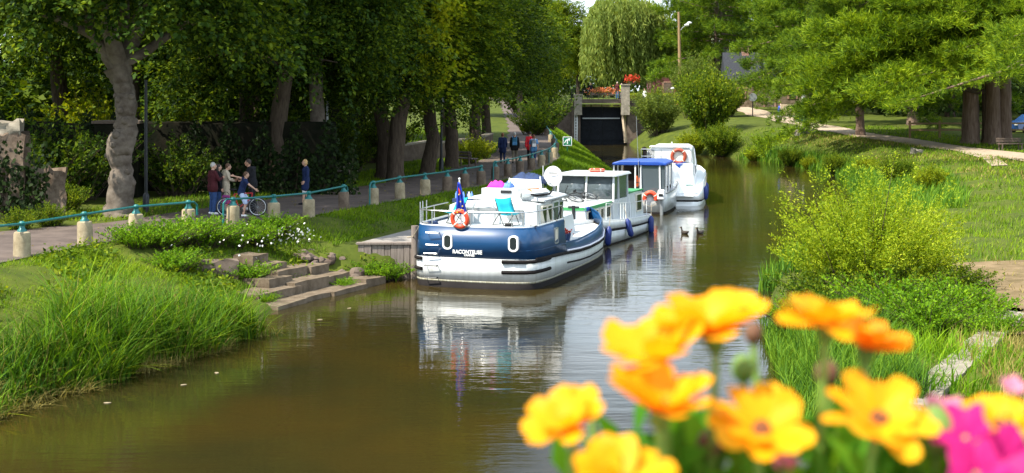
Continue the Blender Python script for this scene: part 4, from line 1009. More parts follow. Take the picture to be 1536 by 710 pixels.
for x_, z_, w_, lm, lb in ((904, 5.15, 1.5, 'bloom_salmon', 'long box of salmon flowers on the lock bridge railing'), (948, 6.35, .62, 'bloom_rose', 'round basket of red flowers on the right stone pillar')):
    X = px(x_, 0, YG - 1).x; t = thing('flower_box', lb, 'flower box', (X, YG - 1.05, z_), 0)
    m = MB(); m.box((0, 0, .12), (w_ * 1.6 if w_ > 1 else .7, .35, .28), taper=1.1); m.build('trough', 'dark_stone', t)
    n = 420; c = rg.normal(0, 1, (n, 3)) * np.array([[w_ * .55, .2, .2]]) + np.array([[0, 0, .45]]); c[:, 0] = np.clip(c[:, 0], -w_ * 1.2, w_ * 1.2)
    V, F = leaf_arrays(c, rg.normal(0, 1, c.shape), rg.normal(0, 1, c.shape), np.full(n, .16), np.full(n, .14)); from_mesh('blossom', np_mesh('blossom', V, F, lm), t)
    c = rg.normal(0, 1, (200, 3)) * np.array([[w_ * .55, .2, .15]]) + np.array([[0, 0, .3]]); V, F = leaf_arrays(c, rg.normal(0, 1, c.shape), rg.normal(0, 1, c.shape), np.full(200, .16), np.full(200, .09)); from_mesh('foliage', np_mesh('foliage', V, F, 'leaf_mid'), t)
hd = MB(); X = px(985, 0, 158).x
n = 3000; c = rg.uniform(-1, 1, (n, 3)) * np.array([[3.6, .5, .55]]) + np.array([[0, 0, .6]]); V, F = leaf_arrays(c, rg.normal(0, 1, c.shape), rg.normal(0, 1, c.shape), np.full(n, .22), np.full(n, .15))
t = thing('hedge', 'clipped bright hedge right of the lock bridge', 'hedge', (X, 156, 4.15)); from_mesh('foliage', np_mesh('foliage', V, F, 'leaf_yellow'), t)
m = MB(); m.box((0, 0, .45), (7, .7, .9)); m.build('branches', 'bark_dark', t)
t = thing('clipped_cypress', 'little yellow cone-shaped cypress behind the clipped hedge', 'tree', (px(987, 0, 160).x, 160, 4.15))
n = 900; h = rg.uniform(0, 1, n); a_ = rg.uniform(0, 6.28, n); c = np.stack([np.cos(a_) * .45 * (1 - h), np.sin(a_) * .45 * (1 - h), h * 1.7 + .1], 1)
V, F = leaf_arrays(c, rg.normal(0, 1, c.shape) + np.array([[0, 0, 1]]), rg.normal(0, 1, c.shape), np.full(n, .16), np.full(n, .1)); from_mesh('foliage', np_mesh('foliage', V, F, 'leaf_yellow'), t)
m = MB(); m.tube([(0, 0, -.1), (0, 0, 1.5)], [.07, .02], 6); m.build('trunk', 'bark_dark', t)

# utility pole, hut, houses
D = 156; b0 = px(1021, 150, D); b0.z = 4.1; tp = px(1018, 18, D)
t = thing('utility_pole', 'tall wooden utility pole with a lamp above the lock bushes', 'pole', b0)
m = MB(); m.tube([(0, 0, -.3), (tp.x - b0.x, 0, tp.z - b0.z)], [.24, .13], 10); m.build('pole', 'bark_pole', t)
zz = px(0, 48, D).z - b0.z; m = MB(); m.tube([(-.15, 0, zz), (.25, -.1, zz + .5), (.6, -.3, zz + .75)], .04, 6); m.build('lamp_arm', 'grey_metal', t)
for dx, dz in ((.62, .72), (.9, .95)):
    m = MB(); m.ball((dx, -.45, zz + dz), (.28, .38, .15), 10, 6); m.build('lamp_head', 'white_paint', t)
m = MB(); m.tube([(.22, -.12, .2), (.1, -.16, 3.6)], .05, 6); m.build('conduit', 'grey_metal', t)
t = thing('garden_hut', 'small orange wooden hut with a pale roof beside the utility pole', 'hut', (px(1030, 0, 162).x, 162, 4.1))
m = MB(); m.box((.3, 0, .8), (3.2, 2, 1.9)); m.build('wall', 'orange_wood', t)
m = MB(); m.prism([(-1.7, 1.7), (.3, 2.45), (2.3, 1.7), (2.3, 1.82), (.3, 2.6), (-1.7, 1.82)], -1.25, 1.25, 'XZ'); m.build('roof', 'white_wall', t)
m = MB(); m.box((-.5, -1.02, .75), (.75, .06, 1.6)); m.build('door', 'dark_stone', t)
def house(lb, loc, rz, w_, d_, h_, rh, wall, roofm, openings, extra=None):
    t = thing('house', lb, 'house', loc, rz)
    m = MB(); m.prism([(-w_ / 2, -.4), (w_ / 2, -.4), (w_ / 2, h_), (-w_ / 2, h_)], 0, d_, 'XZ'); m.build('wall', wall, t)
    r_ = MB(); e = .35
    r_.add([(-w_ / 2 - e, -e, h_ - .15), (w_ / 2 + e, -e, h_ - .15), (w_ / 2 + e, d_ / 2, h_ + rh), (-w_ / 2 - e, d_ / 2, h_ + rh), (-w_ / 2 - e, d_ + e, h_ - .15), (w_ / 2 + e, d_ + e, h_ - .15)], [(0, 1, 2, 3), (3, 2, 5, 4), (0, 4, 5, 1), (0, 3, 4), (1, 5, 2)])
    rf = r_.build('roof', roofm, t)
    for kind, x, z, ww, hh in openings:
        fr = MB(); [fr.box((x + u * ww / 2, -.03, z), (.22, .12, hh)) for u in (-1, 1)]; fr.box((x, -.03, z + hh / 2 + .1), (ww + .44, .12, .2))
        o = MB(); o.box((x, -.03, z), (ww - .2, .06, hh)); o = o.build(kind, 'dark_stone' if kind == 'door' else 'glass', t); fr.build('frame', 'brick' if wall != 'white_wall' else 'pale_stone', o)
    return t, rf
Xh = px(1150, 0, 166).x
t, rf = house('stone house with brick door frame half hidden by the right pines', (Xh, 166, 3.75), -.06, 9, 6, 3.2, 3.2, 'stone', 'slate', [('door', .35, 1.1, 1.3, 2.3), ('window', -3, 1.5, 1.0, 1.2), ('window', 3, 1.5, 1.0, 1.2)])
m = MB(); m.box((-2.2, 3, 6.3), (.8, .8, 1.6)); m.build('chimney', 'brick', rf)
t, rf = house('white house with a slate roof and dormer high behind the bushes', (px(1085, 0, 196).x, 196, 4.3), .25, 7, 7, 5.0, 2.8, 'white_wall', 'slate', [('window', -2, 3.2, 1, 1.3), ('window', 2, 3.2, 1, 1.3)])
m = MB(); m.box((-1.6, .9, 6.0), (1.6, 2.2, 1.5)); dm = m.build('dormer', 'white_wall', rf); m = MB(); m.prism([(-2.6, 6.7), (-1.6, 7.5), (-.6, 6.7)], -.4, 2.6, 'XZ'); m.build('dormer_roof', 'slate', dm)
m = MB(); m.box((.2, 3.4, 9.2), (1.0, .8, 2.6)); m.build('chimney', 'white_wall', rf)
t, rf = house('dark red timber barn between the willow and the utility pole', (px(1003, 0, 200).x, 200, 4.3), 0, 5, 6, 4.2, 2, 'barn_red' if 'barn_red' in MATS else mat('barn_red', (.10, .03, .03), .9), 'slate', [('door', 0, 1.2, 1.6, 2.4)])

# bits on the right bank: round sign, boards, bins, fence, car
X = px(1129, 0, 146).x; z0 = ground_z(X, 146); t = thing('round_sign', 'round grey traffic sign on a post at the start of the footpath', 'sign', (X, 146, z0))
m = MB(); m.tube([(0, 0, -.2), (0, 0, 1.9)], .06, 6); m.build('post', 'dark_metal', t); m = MB(); m.tube([(0, -.06, 1.95), (0, -.1, 1.95)], .42, 20); m.build('disc', 'grey_metal', t)
X = px(1187, 0, 134).x; z0 = ground_z(X, 134); t = thing('notice_board', 'beige wooden notice board beside the green bin', 'board', (X, 134, z0), .1)
m = MB(); m.box((-.35, 0, 1.15), (1.4, .1, 1.0)); m.build('panel', 'board_beige', t, bevel=.02)
m = MB(); m.box((-.35, -.062, 1.2), (.25, .02, .2)); m.build('emblem', 'dark_stone', t)
for x_ in (-1.0, .3):
    m = MB(); m.beam((x_, .08, -.2), (x_, .08, 1.6), .09); m.build('leg', 'dark_stone', t)
m = MB(); m.beam((-1.5, -.3, .55), (1.6, -.3, .55), .08); m.beam((-1.45, -.3, -.6), (-1.45, -.3, .6), .09); m.build('barrier_rail', 'grey_metal', t)
X = px(1191, 0, 133).x + .75; t = thing('litter_bin', 'dark green wheeled bin beside the beige notice board', 'bin', (X, 133.4, ground_z(X, 133.4)))
m = MB(); m.box((0, 0, .52), (.85, .8, .95), taper=1.12); m.build('body', 'bin_green', t, bevel=.04); m = MB(); m.box((0, .02, 1.06), (1.02, .95, .12)); m.build('lid', 'bin_green', t, bevel=.03)
for x_ in (-.4, .4):
    m = MB(); m.tube([(x_, .36, .1), (x_ + .08, .36, .1)], .1, 10); m.build('wheel', 'rubber', t)
X = px(1193, 0, 133).x + 1.5; t = thing('litter_bin', 'small brown bin right of the dark green bin', 'bin', (X, 133.6, ground_z(X, 133.6)))
m = MB(); m.lathe([(.28, 0), (.32, .7), (.3, .75)], 12); m.build('body', 'brick', t); m = MB(); m.lathe([(.34, .75), (.34, .82), (.05, .9)], 12); m.build('lid', 'dark_metal', t)
X = px(1205, 0, 138).x; t = thing('tree_stake', 'pale round post beside the litter bins', 'post', (X, 138, ground_z(X, 138))); m = MB(); m.tube([(0, 0, -.2), (0, 0, 3.6)], [.16, .13], 10); m.build('shaft', 'white_wall', t); m = MB(); m.tube([(0, 0, -.1), (0, 0, .25)], [.3, .22], 10); m.build('foot', 'concrete', t)
X = px(1452, 0, 108).x; z0 = ground_z(X, 108); t = thing('field_fence', 'brown two-rail wooden fence left of the huge conifer', 'fence', (X, 108, z0), .06)
for x_ in (-4.5, -2.2, 0, 2.2, 4.5):
    m = MB(); m.beam((x_, 0, -.3), (x_, 0, 1.25), .14); m.build('post', 'bark_pole', t)
for z_ in (.55, 1.05):
    m = MB(); m.beam((-4.5, -.09, z_), (4.5, -.09, z_), .05, .13); m.build('rail', 'bark_pole', t)
mat('car_blue', (.015, .05, .16), .25, coat=.6)
def car(lb, loc, rz, paint):
    t = thing('parked_car', lb, 'car', loc, rz)
    prof = [(-2.0, .30), (-2.05, .72), (-1.75, .88), (-1.15, .95), (-.55, 1.42), (.75, 1.45), (1.55, 1.0), (2.0, .92), (2.08, .6), (2.05, .28)]
    b_ = MB(); rows = []
    for y in (-.85, -.78, .78, .85): rows.append([(x, y * (1 if z < 1.0 else .86), z if abs(y) < .8 else .3 + (z - .3) * .97) for x, z in prof])
    b_.grid(rows); b_.f += [tuple(range(9, -1, -1)), tuple(range(30, 40))]; b_.mi += [0, 0]; b_.build('body', paint, t, angle=30)
    for s_ in (-1, 1):
        w_ = MB(); w_.prism([(-1.0, .98), (-.5, 1.36), (.68, 1.38), (1.3, 1.0)], s_ * .79, s_ * .80, 'XZ'); w_.build('side_window', 'glass', t)
        for x_ in (-1.3, 1.3):
            w_ = MB(); w_.tube([(x_, s_ * .68, .3), (x_, s_ * .88, .3)], .31, 16); o = w_.build('wheel', 'rubber', t); w_ = MB(); w_.tube([(x_, s_ * .885, .3), (x_, s_ * .90, .3)], .18, 12); w_.build('rim', 'grey_metal', o)
        w_ = MB(); w_.box((-2.03, s_ * .6, .66), (.06, .36, .15)); w_.build('headlight', 'white_paint', t)
X = px(1534, 0, 112).x + 1.2; car('dark blue car parked behind the huge conifer at the right edge', on(X, 113), .3, 'car_blue')
# ------------------------------------------------------------------ boats
mat('navy', (.005, .047, .135), .38, coat=.25, spec=.4, noise=.12, scale=1.5)
mat('boot_black', (.012, .010, .010), .8, noise=.3, scale=3, spec=.15)
mat('cabin_white', (.52, .55, .565), .35, coat=.2, noise=.04, scale=1.5)
mat('deck_grey', (.55, .56, .54), .7, noise=.1, scale=4)
mat('buoy_red', (.62, .060, .022), .45, noise=.1, scale=6)
mat('buoy_brown', (.33, .055, .025), .5, noise=.15, scale=6)
mat('buoy_white', (.75, .72, .64), .5)
mat('canvas_turquoise', (.0, .34, .43), .8, noise=.12, scale=5)
mat('flag_blue', (.008, .035, .36), .75, noise=.1, scale=6)
mat('flag_yellow', (.75, .50, .02), .7)
mat('flag_red', (.6, .03, .02), .7)
mat('cloth_pink', (.72, .03, .36), .85)
mat('cloth_blue', (.12, .25, .65), .85)
mat('cloth_navy', (.015, .035, .10), .85, noise=.4, scale=5)
mat('cloth_white', (.72, .72, .78), .85)
mat('rope', (.42, .36, .27), .9)
mat('fender_blue', (.006, .022, .15), .5)
mat('green_trim', (.03, .24, .07), .5)
mat('hull_scum', (.16, .14, .075), .8, scale=4, col2=(.40, .40, .33), stretch=(5, 5, 1))
mat('roof_blue', (.008, .06, .34), .5, noise=.1, scale=3)
mat('orange', (.80, .14, .02), .6)
mat('curtain_and_reflection', (.60, .56, .46), .8)
mat('glass_clear', (.07, .09, .10), .08, spec=.8)
mat('bike_red', (.45, .02, .02), .35)
mat('terracotta', (.40, .14, .07), .8)

def hull(t, plan, bands, rake=.05, L=None):
    """plan: (half breadth, y) from the stern's middle to the stem; bands: (part name, material, (zfun, scale), (zfun, scale))"""
    L = L or plan[-1][1]
    def pt(i, s_, zf, k):
        hx, y = plan[i]; z = zf(y, hx)
        return (s_ * hx * k, y + rake * z * max(0, y / L) ** 3 * 3, z)
    n = len(plan)
    for nm, m, lo, hi in bands:
        b_ = MB(); rows = []
        for zf, k in (lo, hi): rows.append([pt(i, 1, zf, k) for i in range(n)] + [pt(i, -1, zf, k) for i in range(n - 2, 0, -1)])
        b_.grid(rows, close=True); o = b_.build(nm, m, t, angle=50)
        so_ = o.modifiers.new('shell', 'SOLIDIFY'); so_.thickness, so_.offset = .03, 1
    return lambda i, s_, zf, k: Vector(pt(i, s_, zf, k))
def plan_line(plan, zf, k=1.0, rake=.05, s_=1, i0=0, i1=None, out=0.0):
    L = plan[-1][1]; r_ = []
    for hx, y in plan[i0:i1]:
        z = zf(y, hx); r_.append(Vector((s_ * (hx * k + out), y + rake * z * max(0, y / L) ** 3 * 3 - (out if y < .2 else 0), z)))
    return r_
def sheet(plan, zf, k, y0, y1):
    """deck between two cross sections"""
    L = plan[-1][1]; rows = []
    for hx, y in plan:
        if y0 - 1e-6 <= y <= y1 + 1e-6: z = zf(y, hx); yy = y + .05 * z * max(0, y / L) ** 3 * 3; rows.append([(-hx * k, yy, z), (hx * k, yy, z)])
    return MB().grid(rows)
def rrect(cx, cz, w_, h_, r_, n=5):
    p = []
    for (sx, sz, a0) in ((1, 1, 0), (-1, 1, 90), (-1, -1, 180), (1, -1, 270)):
        for i in range(n + 1):
            a = R(a0 + 90 * i / n); p.append((cx + sx * (w_ / 2 - r_) + math.cos(a) * r_, cz + sz * (h_ / 2 - r_) + math.sin(a) * r_))
    return p
def lifebuoy(lb, c, rot, R_, r_, m, grp=None, cat='lifebuoy', full=True):
    t = thing('lifebuoy', lb, cat, c, 0, grp); t.rotation_euler = rot
    b_ = MB(); b_.ring((0, 0, 0), R_, r_, 'Y', 32, 10, *(() if full else (R(-20), R(205)))); b_.build('ring', m, t)
    b_ = MB()
    for k in range(4 if full else 2):
        a = R(45 + 90 * k) if full else R(30 + 120 * k)
        c0 = Vector((math.cos(a) * R_, 0, math.sin(a) * R_)); tg = Vector((-math.sin(a), 0, math.cos(a)))
        b_.tube([c0 - tg * .016, c0 + tg * .016], r_ * 1.06, 10)
    b_.build('bands', 'buoy_white', t)
    b_ = MB(); b_.ring((0, 0, 0), R_ + r_ * 1.12, .008, 'Y', 32, 5); b_.build('grab_line', 'rope', t)
    return t
def fender(lb, c, tilt=0.0, L=.62, r_=.115):
    t = thing('fender', lb, 'fender', c, 0, 'blue fenders on the boats'); t.rotation_euler = (0, tilt, 0)
    b_ = MB(); b_.lathe([(.02, -L / 2 - .04), (r_ * .7, -L / 2), (r_, -L / 2 + .07), (r_, L / 2 - .07), (r_ * .6, L / 2), (.03, L / 2 + .06)], 14); b_.build('float', 'fender_blue', t)
    b_ = MB(); b_.tube([(0, 0, L / 2 + .03), (.02, 0, L / 2 + .55)], .012, 5); b_.build('lanyard', 'rope', t)
def window(t, nm, poly, a, b_, plane, m='glass', frame=None, grow=.04):
    w_ = MB(); w_.prism(poly, a, b_, plane); o = w_.build(nm, m, t)
    if frame:
        cx = sum(p[0] for p in poly) / len(poly); cz = sum(p[1] for p in poly) / len(poly)
        big = [(cx + (x - cx) * (1 + 2 * grow / max(.05, max(abs(q[0] - cx) for q in poly)) * .5), cz + (z - cz) * (1 + 2 * grow / max(.05, max(abs(q[1] - cz) for q in poly)) * .5)) for x, z in poly]
        f_ = MB(); n = len(poly); conv = {'XZ': lambda u, v, h: (u, h, v), 'YZ': lambda u, v, h: (h, u, v)}[plane]
        bb = b_ + (.012 if b_ > a else -.012)
        vs = [conv(*p, a) for p in big] + [conv(*p, bb) for p in big] + [conv(*p, bb) for p in poly] + [conv(*p, a) for p in poly]
        f_.add(vs, [(k * n + i, k * n + (i + 1) % n, (k + 1) * n + (i + 1) % n, (k + 1) * n + i) for k in range(3) for i in range(n)]); f_.build('frame', frame, o)
    return o

# ---- boat 1: the blue and white barge
HD = R(-18.5)
B1 = thing('canal_barge', 'blue and white canal barge with an open aft deck, nearest in the row', 'boat', (-1.16, 40.9, 0), HD)
P1 = [(0, -.10), (.7, -.08), (1.3, -.01), (1.62, .1), (1.80, .30), (1.90, .75), (1.95, 1.7), (1.97, 2.9), (1.97, 2.96), (1.97, 4.4), (1.95, 5.6), (1.88, 6.9), (1.74, 8.0), (1.48, 9.1), (1.08, 10.1), (.58, 10.85), (.22, 11.15), (0, 11.25)]
yk = [0, 2.9, 2.96, 4.4, 6.9, 9.1, 10.1, 11.25]
def shear(y, hx=0): return float(np.interp(y, yk, [1.74, 1.76, 1.06, 1.00, 1.06, 1.22, 1.33, 1.48]))
def brk(y, hx=0): return float(np.interp(y, [0, 2, 5, 8, 11.25], [.86, .82, .66, .68, 1.02]))
def mid(y, hx=0): return float(np.interp(y, [0, 2, 5, 8, 11.25], [1.15, 1.12, .86, .92, 1.2]))
hull(B1, P1, [('underbody', 'boot_black', (lambda y, h: -.35, .95), (lambda y, h: .17, .992)), ('scum_line', 'hull_scum', (lambda y, h: .17, .992), (lambda y, h: .225 + .012 * math.sin(y * 2.3), .994)), ('lower_hull', 'white_hull', (lambda y, h: .225 + .012 * math.sin(y * 2.3), .994), (lambda y, h: brk(y), 1.0)),
              ('upper_hull', 'navy', (lambda y, h: brk(y), 1.0), (shear, .955))])
m = MB(); pl_ = plan_line(P1, lambda y, h: brk(y) + .26 * (shear(y) - brk(y)) / .9, .992, out=.012)[:9]; m.tube(list(reversed([Vector((-p.x, p.y, p.z)) for p in pl_[1:]])) + pl_, .014, 6); m.build('hull_seam', 'navy', B1)
m = MB(); pl_ = plan_line(P1, lambda y, h: brk(y), 1.0, out=.03, i0=4); m.tube(pl_, .05, 8); m.build('rubbing_strake', 'boot_black', B1)
m = MB(); pl_ = plan_line(P1, lambda y, h: brk(y) + .07, 1.0, out=.035, i0=8); m.tube(pl_, .028, 6); m.build('rope_fender', 'cloth_white', B1)
m = MB(); pl_ = plan_line(P1, lambda y, h: brk(y) - .30, .998, out=.02, i0=8, i1=15); m.tube(pl_, .03, 6); m.build('lower_strake', 'boot_black', B1)
m = MB(); pl_ = plan_line(P1, lambda y, h: brk(y), 1.0, out=.0); m.tube(list(reversed([Vector((-p.x, p.y - .012, p.z)) for p in pl_[1:6]])) + [p - Vector((0, .012, 0)) for p in pl_[:6]], .022, 6); m.build('white_beading', 'white_hull', B1)
for z0, z1, s_, nm in ((.80, .80, 1, 0), (.50, .50, 1, 1), (.80, .80, -1, 2), (.50, .50, -1, 3)):
    m = MB()
    pts = [Vector((s_ * x, y, z0)) for x, y in ((((.95, -.09), (1.3, -.03), (1.62, .08), (1.82, .28), (1.93, .75), (1.97, 1.3)) if s_ > 0 else ((1.55, .04), (1.72, .16), (1.86, .34), (1.95, .8))))]
    m.tube([p + Vector((0, -.03, 0)) for p in pts], .052, 8); m.build('rubbing_block', 'boot_black', B1)
m = sheet(P1, lambda y, h: 1.70, .955, 0, 2.9); m.build('aft_deck', 'cabin_white', B1)
m = sheet(P1, lambda y, h: shear(y) - (.06 if y < 7 else .06 + (y - 7) * .11), .95, 2.96, 11.2); m.build('side_deck', 'deck_grey', B1)
m = MB(); pl_ = plan_line(P1, shear, .955); m.tube(list(reversed([Vector((-p.x, p.y, p.z)) for p in pl_[1:]])) + pl_[:-1], .035, 6); m.build('cap_rail', 'navy', B1)
m = MB(); pl_ = plan_line(P1, lambda y, h: shear(y) + .03, .945, i1=8); m.tube(list(reversed([Vector((-p.x, p.y, p.z)) for p in pl_[1:]])) + pl_, .03, 6); m.build('toe_rail', 'cabin_white', B1)
for s_ in (1, -1):
    m = MB(); m.add([(s_ * 1.89, 2.93, 1.72), (s_ * 1.89, 2.93, .9), (s_ * 1.35, 2.93, .9), (s_ * 1.35, 2.93, 1.72)], [(0, 1, 2, 3)]); m.build('deck_bulkhead', 'cabin_white', B1)
for x_ in (-.70, 1.30): window(B1, 'porthole', rrect(x_, 1.33, .20, .36, .09), -.04, -.125, 'XZ', 'glass', 'white_paint', .05)
window(B1, 'porthole', rrect(2.0, 1.38, .30, .40, .05), 1.84, 1.945, 'YZ', 'curtain_and_reflection', 'grey_metal', .04)
t_ = text_obj('stern_name', 'RACONTEUSE', .15, 'white_paint', B1, (-.08, -.15, 1.045), (R(90), 0, 0), .004, .95); text_obj('home_port', 'VANNES', .085, 'white_paint', B1, (-.02, -.15, .955), (R(90), 0, 0), .004)
for i, z_ in enumerate((1.57, 1.22, .97, .62, .27)):
    m = MB(); xc = -1.16 + (-.05 if i > 1 else 0); yb = -.05; m.tube([(xc - .19, yb, z_), (xc - .19, yb - .12, z_), (xc + .19, yb - .14, z_), (xc + .19, yb - .02, z_)], .018, 6); m.ball((xc + .2, yb - .13, z_), .028, 6, 4); m.build('ladder_rung', 'steel' if i < 3 else 'dark_metal', B1)
# superstructure
m = MB(); m.prism([(-1.38, .98), (1.46, .98), (1.42, 2.30), (1.0, 2.36), (-1.0, 2.36), (-1.36, 2.22)], 1.75, 4.4, 'XZ'); m.build('deckhouse', 'cabin_white', B1, bevel=.03)
m = MB(); m.prism([(-.9, 2.36), (1.55, 2.34), (1.5, 2.42), (1.1, 2.50), (-.6, 2.50), (-.95, 2.44)], 2.2, 4.62, 'XZ'); m.build('roof', 'cabin_white', B1, bevel=.025)
m = MB(); m.box((-.35, 1.715, 2.12), (1.3, .05, .09)); m.box((.75, 1.715, 2.0), (.5, .05, .26)); m.build('vent_louvre', 'grey_metal', B1)
m = MB(); m.prism([(-1.12, .95), (1.12, .95), (1.02, 1.58), (.8, 1.66), (-.8, 1.66), (-1.02, 1.58)], 4.4, 7.0, 'XZ'); m.build('fore_cabin', 'cabin_white', B1, bevel=.03)
def slant(z): return 1.46 - (z - .98) * .03
for y0, y1 in ((2.12, 2.55), (2.68, 3.08)):
    o = window(B1, 'side_window', [(y0, 1.42), (y1, 1.42), (y1, 2.18), (y0, 2.18)], 1.40, 1.472, 'YZ', 'glass', 'curtain_and_reflection', .05)
    m = MB(); m.prism([(y0 + .02, 1.44), (y1 - .02, 1.44), (y0 + .03, 2.05)], 1.472, 1.476, 'YZ'); m.build('curtain_and_reflection', 'curtain_and_reflection', o)  # cream triangle is a diagonal reflection painted on the pane
window(B1, 'side_door', rrect(3.52, 1.62, .52, 1.25, .04), 1.40, 1.475, 'YZ', 'glass_clear', 'cabin_white', .06)
window(B1, 'side_window', rrect(4.07, 1.9, .36, .62, .05), 1.40, 1.472, 'YZ', 'glass', 'grey_metal', .04)
window(B1, 'fore_portlight', rrect(5.5, 1.28, .30, .42, .03), 1.05, 1.115, 'YZ', 'glass', 'curtain_and_reflection', .03)
m = MB(); m.prism([(-.6, 2.48), (.62, 2.48), (.52, 2.70), (-.60, 2.70)], 2.5, 3.6, 'XZ'); hb = m.build('roof_hatch', 'cabin_white', B1, bevel=.02)
m = MB(); m.box((.2, 2.485, 2.6), (.34, .03, .09)); m.build('vent', 'dark_metal', hb)
m = MB(); m.tube([(-.55, 1.62, 1.72), (-.55, 1.6, 2.15), (-.45, 1.6, 2.35), (-.2, 1.6, 2.42), (.05, 1.6, 2.35), (.15, 1.6, 2.15), (.15, 1.62, 1.72)], .02, 8); m.build('grab_hoop', 'steel', B1)
# pushpit rails
m = MB(); pl_ = plan_line(P1, lambda y, h: 2.20, .94, i1=8); ring_ = list(reversed([Vector((-p.x, p.y, p.z)) for p in pl_[1:]])) + pl_; m.tube(ring_, .018, 6); m.build('guard_rail', 'steel', B1)
for i in (1, 3, 5, 7, 9, 10, 12, 14):
    p = ring_[min(i, len(ring_) - 1)]; m = MB(); m.tube([(p.x, p.y, 1.72), p], .016, 6); m.build('stanchion', 'steel', B1)
for k, (x_, y_) in enumerate(((-1.8, .5), (-1.84, .8), (-1.86, 1.15))):
    m = MB(); m.tube([(x_, y_, 1.72), (x_, y_, 2.4)], .015, 6); m.build('stanchion', 'steel', B1)
m = MB(); m.tube([(1.84, 2.85, 2.2), (1.7, 2.95, 1.75)], .016, 6); m.tube([(1.84, 2.75, 2.2), (1.84, 3.0, 1.1)], .016, 6); m.tube([(1.84, 2.0, 2.2), (1.80, 2.6, 1.73)], .012, 6); m.build('brace', 'dark_metal', B1)
m = MB(); m.tube([(-.30, -.02, 1.5), (-.33, -.12, 3.12)], .022, 8); m.ball((-.33, -.12, 3.14), .035, 8, 6); m.build('flagstaff', 'white_paint', B1)
m = MB(); m.tube([(-.9, 2.18, 2.40), (1.5, 2.18, 2.38), (1.53, 2.3, 2.38), (1.53, 4.6, 2.38)], .022, 6); m.build('roof_edge_trim', 'grey_metal', B1)
m = MB(); m.tube([(1.44, 1.77, .99), (1.41, 1.77, 2.3)], .025, 6); m.tube([(-1.38, 1.77, 1.6), (-1.35, 1.77, 2.22)], .02, 6); m.build('corner_moulding', 'grey_metal', B1)
m = MB(); m.box((1.458, 2.6, 1.30), (.03, 1.2, .035)); m.box((1.46, 3.25, 1.65), (.035, .04, 1.3)); m.box((1.46, 3.82, 1.65), (.035, .04, 1.3)); m.build('wooden_moulding', 'bark_pole', B1)
for x_, y_ in ((1.72, .45), (-1.6, .35), (1.80, 2.2)):
    m = MB(); m.tube([(x_ - .12, y_, 1.80), (x_ + .12, y_, 1.80)], .02, 6); m.tube([(x_ - .05, y_, 1.7), (x_ - .05, y_, 1.8)], .018, 6); m.tube([(x_ + .05, y_, 1.7), (x_ + .05, y_, 1.8)], .018, 6); m.build('cleat', 'dark_metal', B1)
m = MB(); m.tube([(-1.75, .35, 1.78), (-1.5, .2, 1.76), (-1.1, .3, 1.755), (-.7, .18, 1.755), (-.45, .25, 1.755)], .022, 6); [m.ring((-1.45, .6, 1.75 + .03 * k), .16 - .01 * k, .02, 'Z', 18, 6) for k in range(3)]; m.build('deck_rope', 'cloth_navy', B1)
m = MB(); m.box((1.05, .25, 1.80), (.22, .14, .16)); m.build('deck_lamp', 'black', B1, bevel=.02)
# satellite dish on its mast
m = MB(); m.tube([(1.1, 4.62, 2.3), (1.1, 4.62, 2.9)], .03, 8); m.tube([(.95, 4.66, 2.3), (1.1, 4.62, 2.75)], .018, 6); m.build('dish_mast', 'grey_metal', B1)
d_ = MB(); rows = []
for k in range(7):
    r_ = .30 * k / 6; rows.append([(1.1 + r_ * math.cos(2 * math.pi * j / 28), 4.47 + .07 * (1 - (k / 6) ** 2) - .02, 2.98 + r_ * 1.08 * math.sin(2 * math.pi * j / 28)) for j in range(28)])
d_.grid(rows, close=True); ds = d_.build('satellite_dish', 'white_wall', B1, angle=80); sm = ds.modifiers.new('thick', 'SOLIDIFY'); sm.thickness = .012
m = MB(); m.box((1.1, 4.445, 3.08), (.26, .012, .022)); m.build('dish_mark', 'dark_metal', ds)
m = MB(); m.tube([(1.1, 4.5, 2.68), (1.1, 4.15, 2.75)], .012, 5); m.box((1.1, 4.15, 2.77), (.07, .08, .07)); m.build('dish_arm', 'grey_metal', ds)
m = MB(); m.tube([(0, 10.6, 1.05), (0, 10.6, 1.55)], .06, 8); m.beam((-.2, 10.6, 1.5), (.2, 10.6, 1.5), .06); m.build('bow_bitt', 'dark_metal', B1)
def b1(x, y, z): return Vector((-1.16, 40.9, 0)) + Matrix.Rotation(HD, 3, 'Z') @ Vector((x, y, z))
# loose things aboard
lifebuoy('red lifebuoy hung on the stern rail of the blue barge', b1(-.30, -.16, 1.99), (R(6), 0, HD), .225, .062, 'buoy_red')
t = thing('flag', 'limp blue flag with yellow stars on the stern of the blue barge', 'flag', b1(-.33, -.14, 3.05), HD)
f_ = MB(); rows = []
for i in range(12):
    v = i / 11; wd = .05 + .30 * v ** .7; rows.append([(-.02 + (u / 8 - .25) * wd, -.03 + .05 * math.sin(u * 2.1 + v * 2.5) * (.3 + v), -.92 * v + .12 * v * (u / 8) * (1 - v)) for u in range(9)])
f_.grid(rows); o = f_.build('cloth', 'flag_blue', t, angle=80); so_ = o.modifiers.new('t', 'SOLIDIFY'); so_.thickness = .008
f_ = MB()
for (x_, z_) in ((.03, -.35), (.08, -.55), (.1, -.78), (-.02, -.86), (.14, -.68)):
    f_.prism([(x_ + (.028 if k % 2 == 0 else .012) * math.sin(math.pi * k / 5), z_ + (.028 if k % 2 == 0 else .012) * math.cos(math.pi * k / 5)) for k in range(10)], -.115, -.105, 'XZ')
f_.build('stars', 'flag_yellow', t); f_ = MB(); f_.prism([(0, -.15), (.05, -.22), (.07, -.34), (.03, -.33)], -.085, -.07, 'XZ'); f_.build('canton', 'flag_red', t)
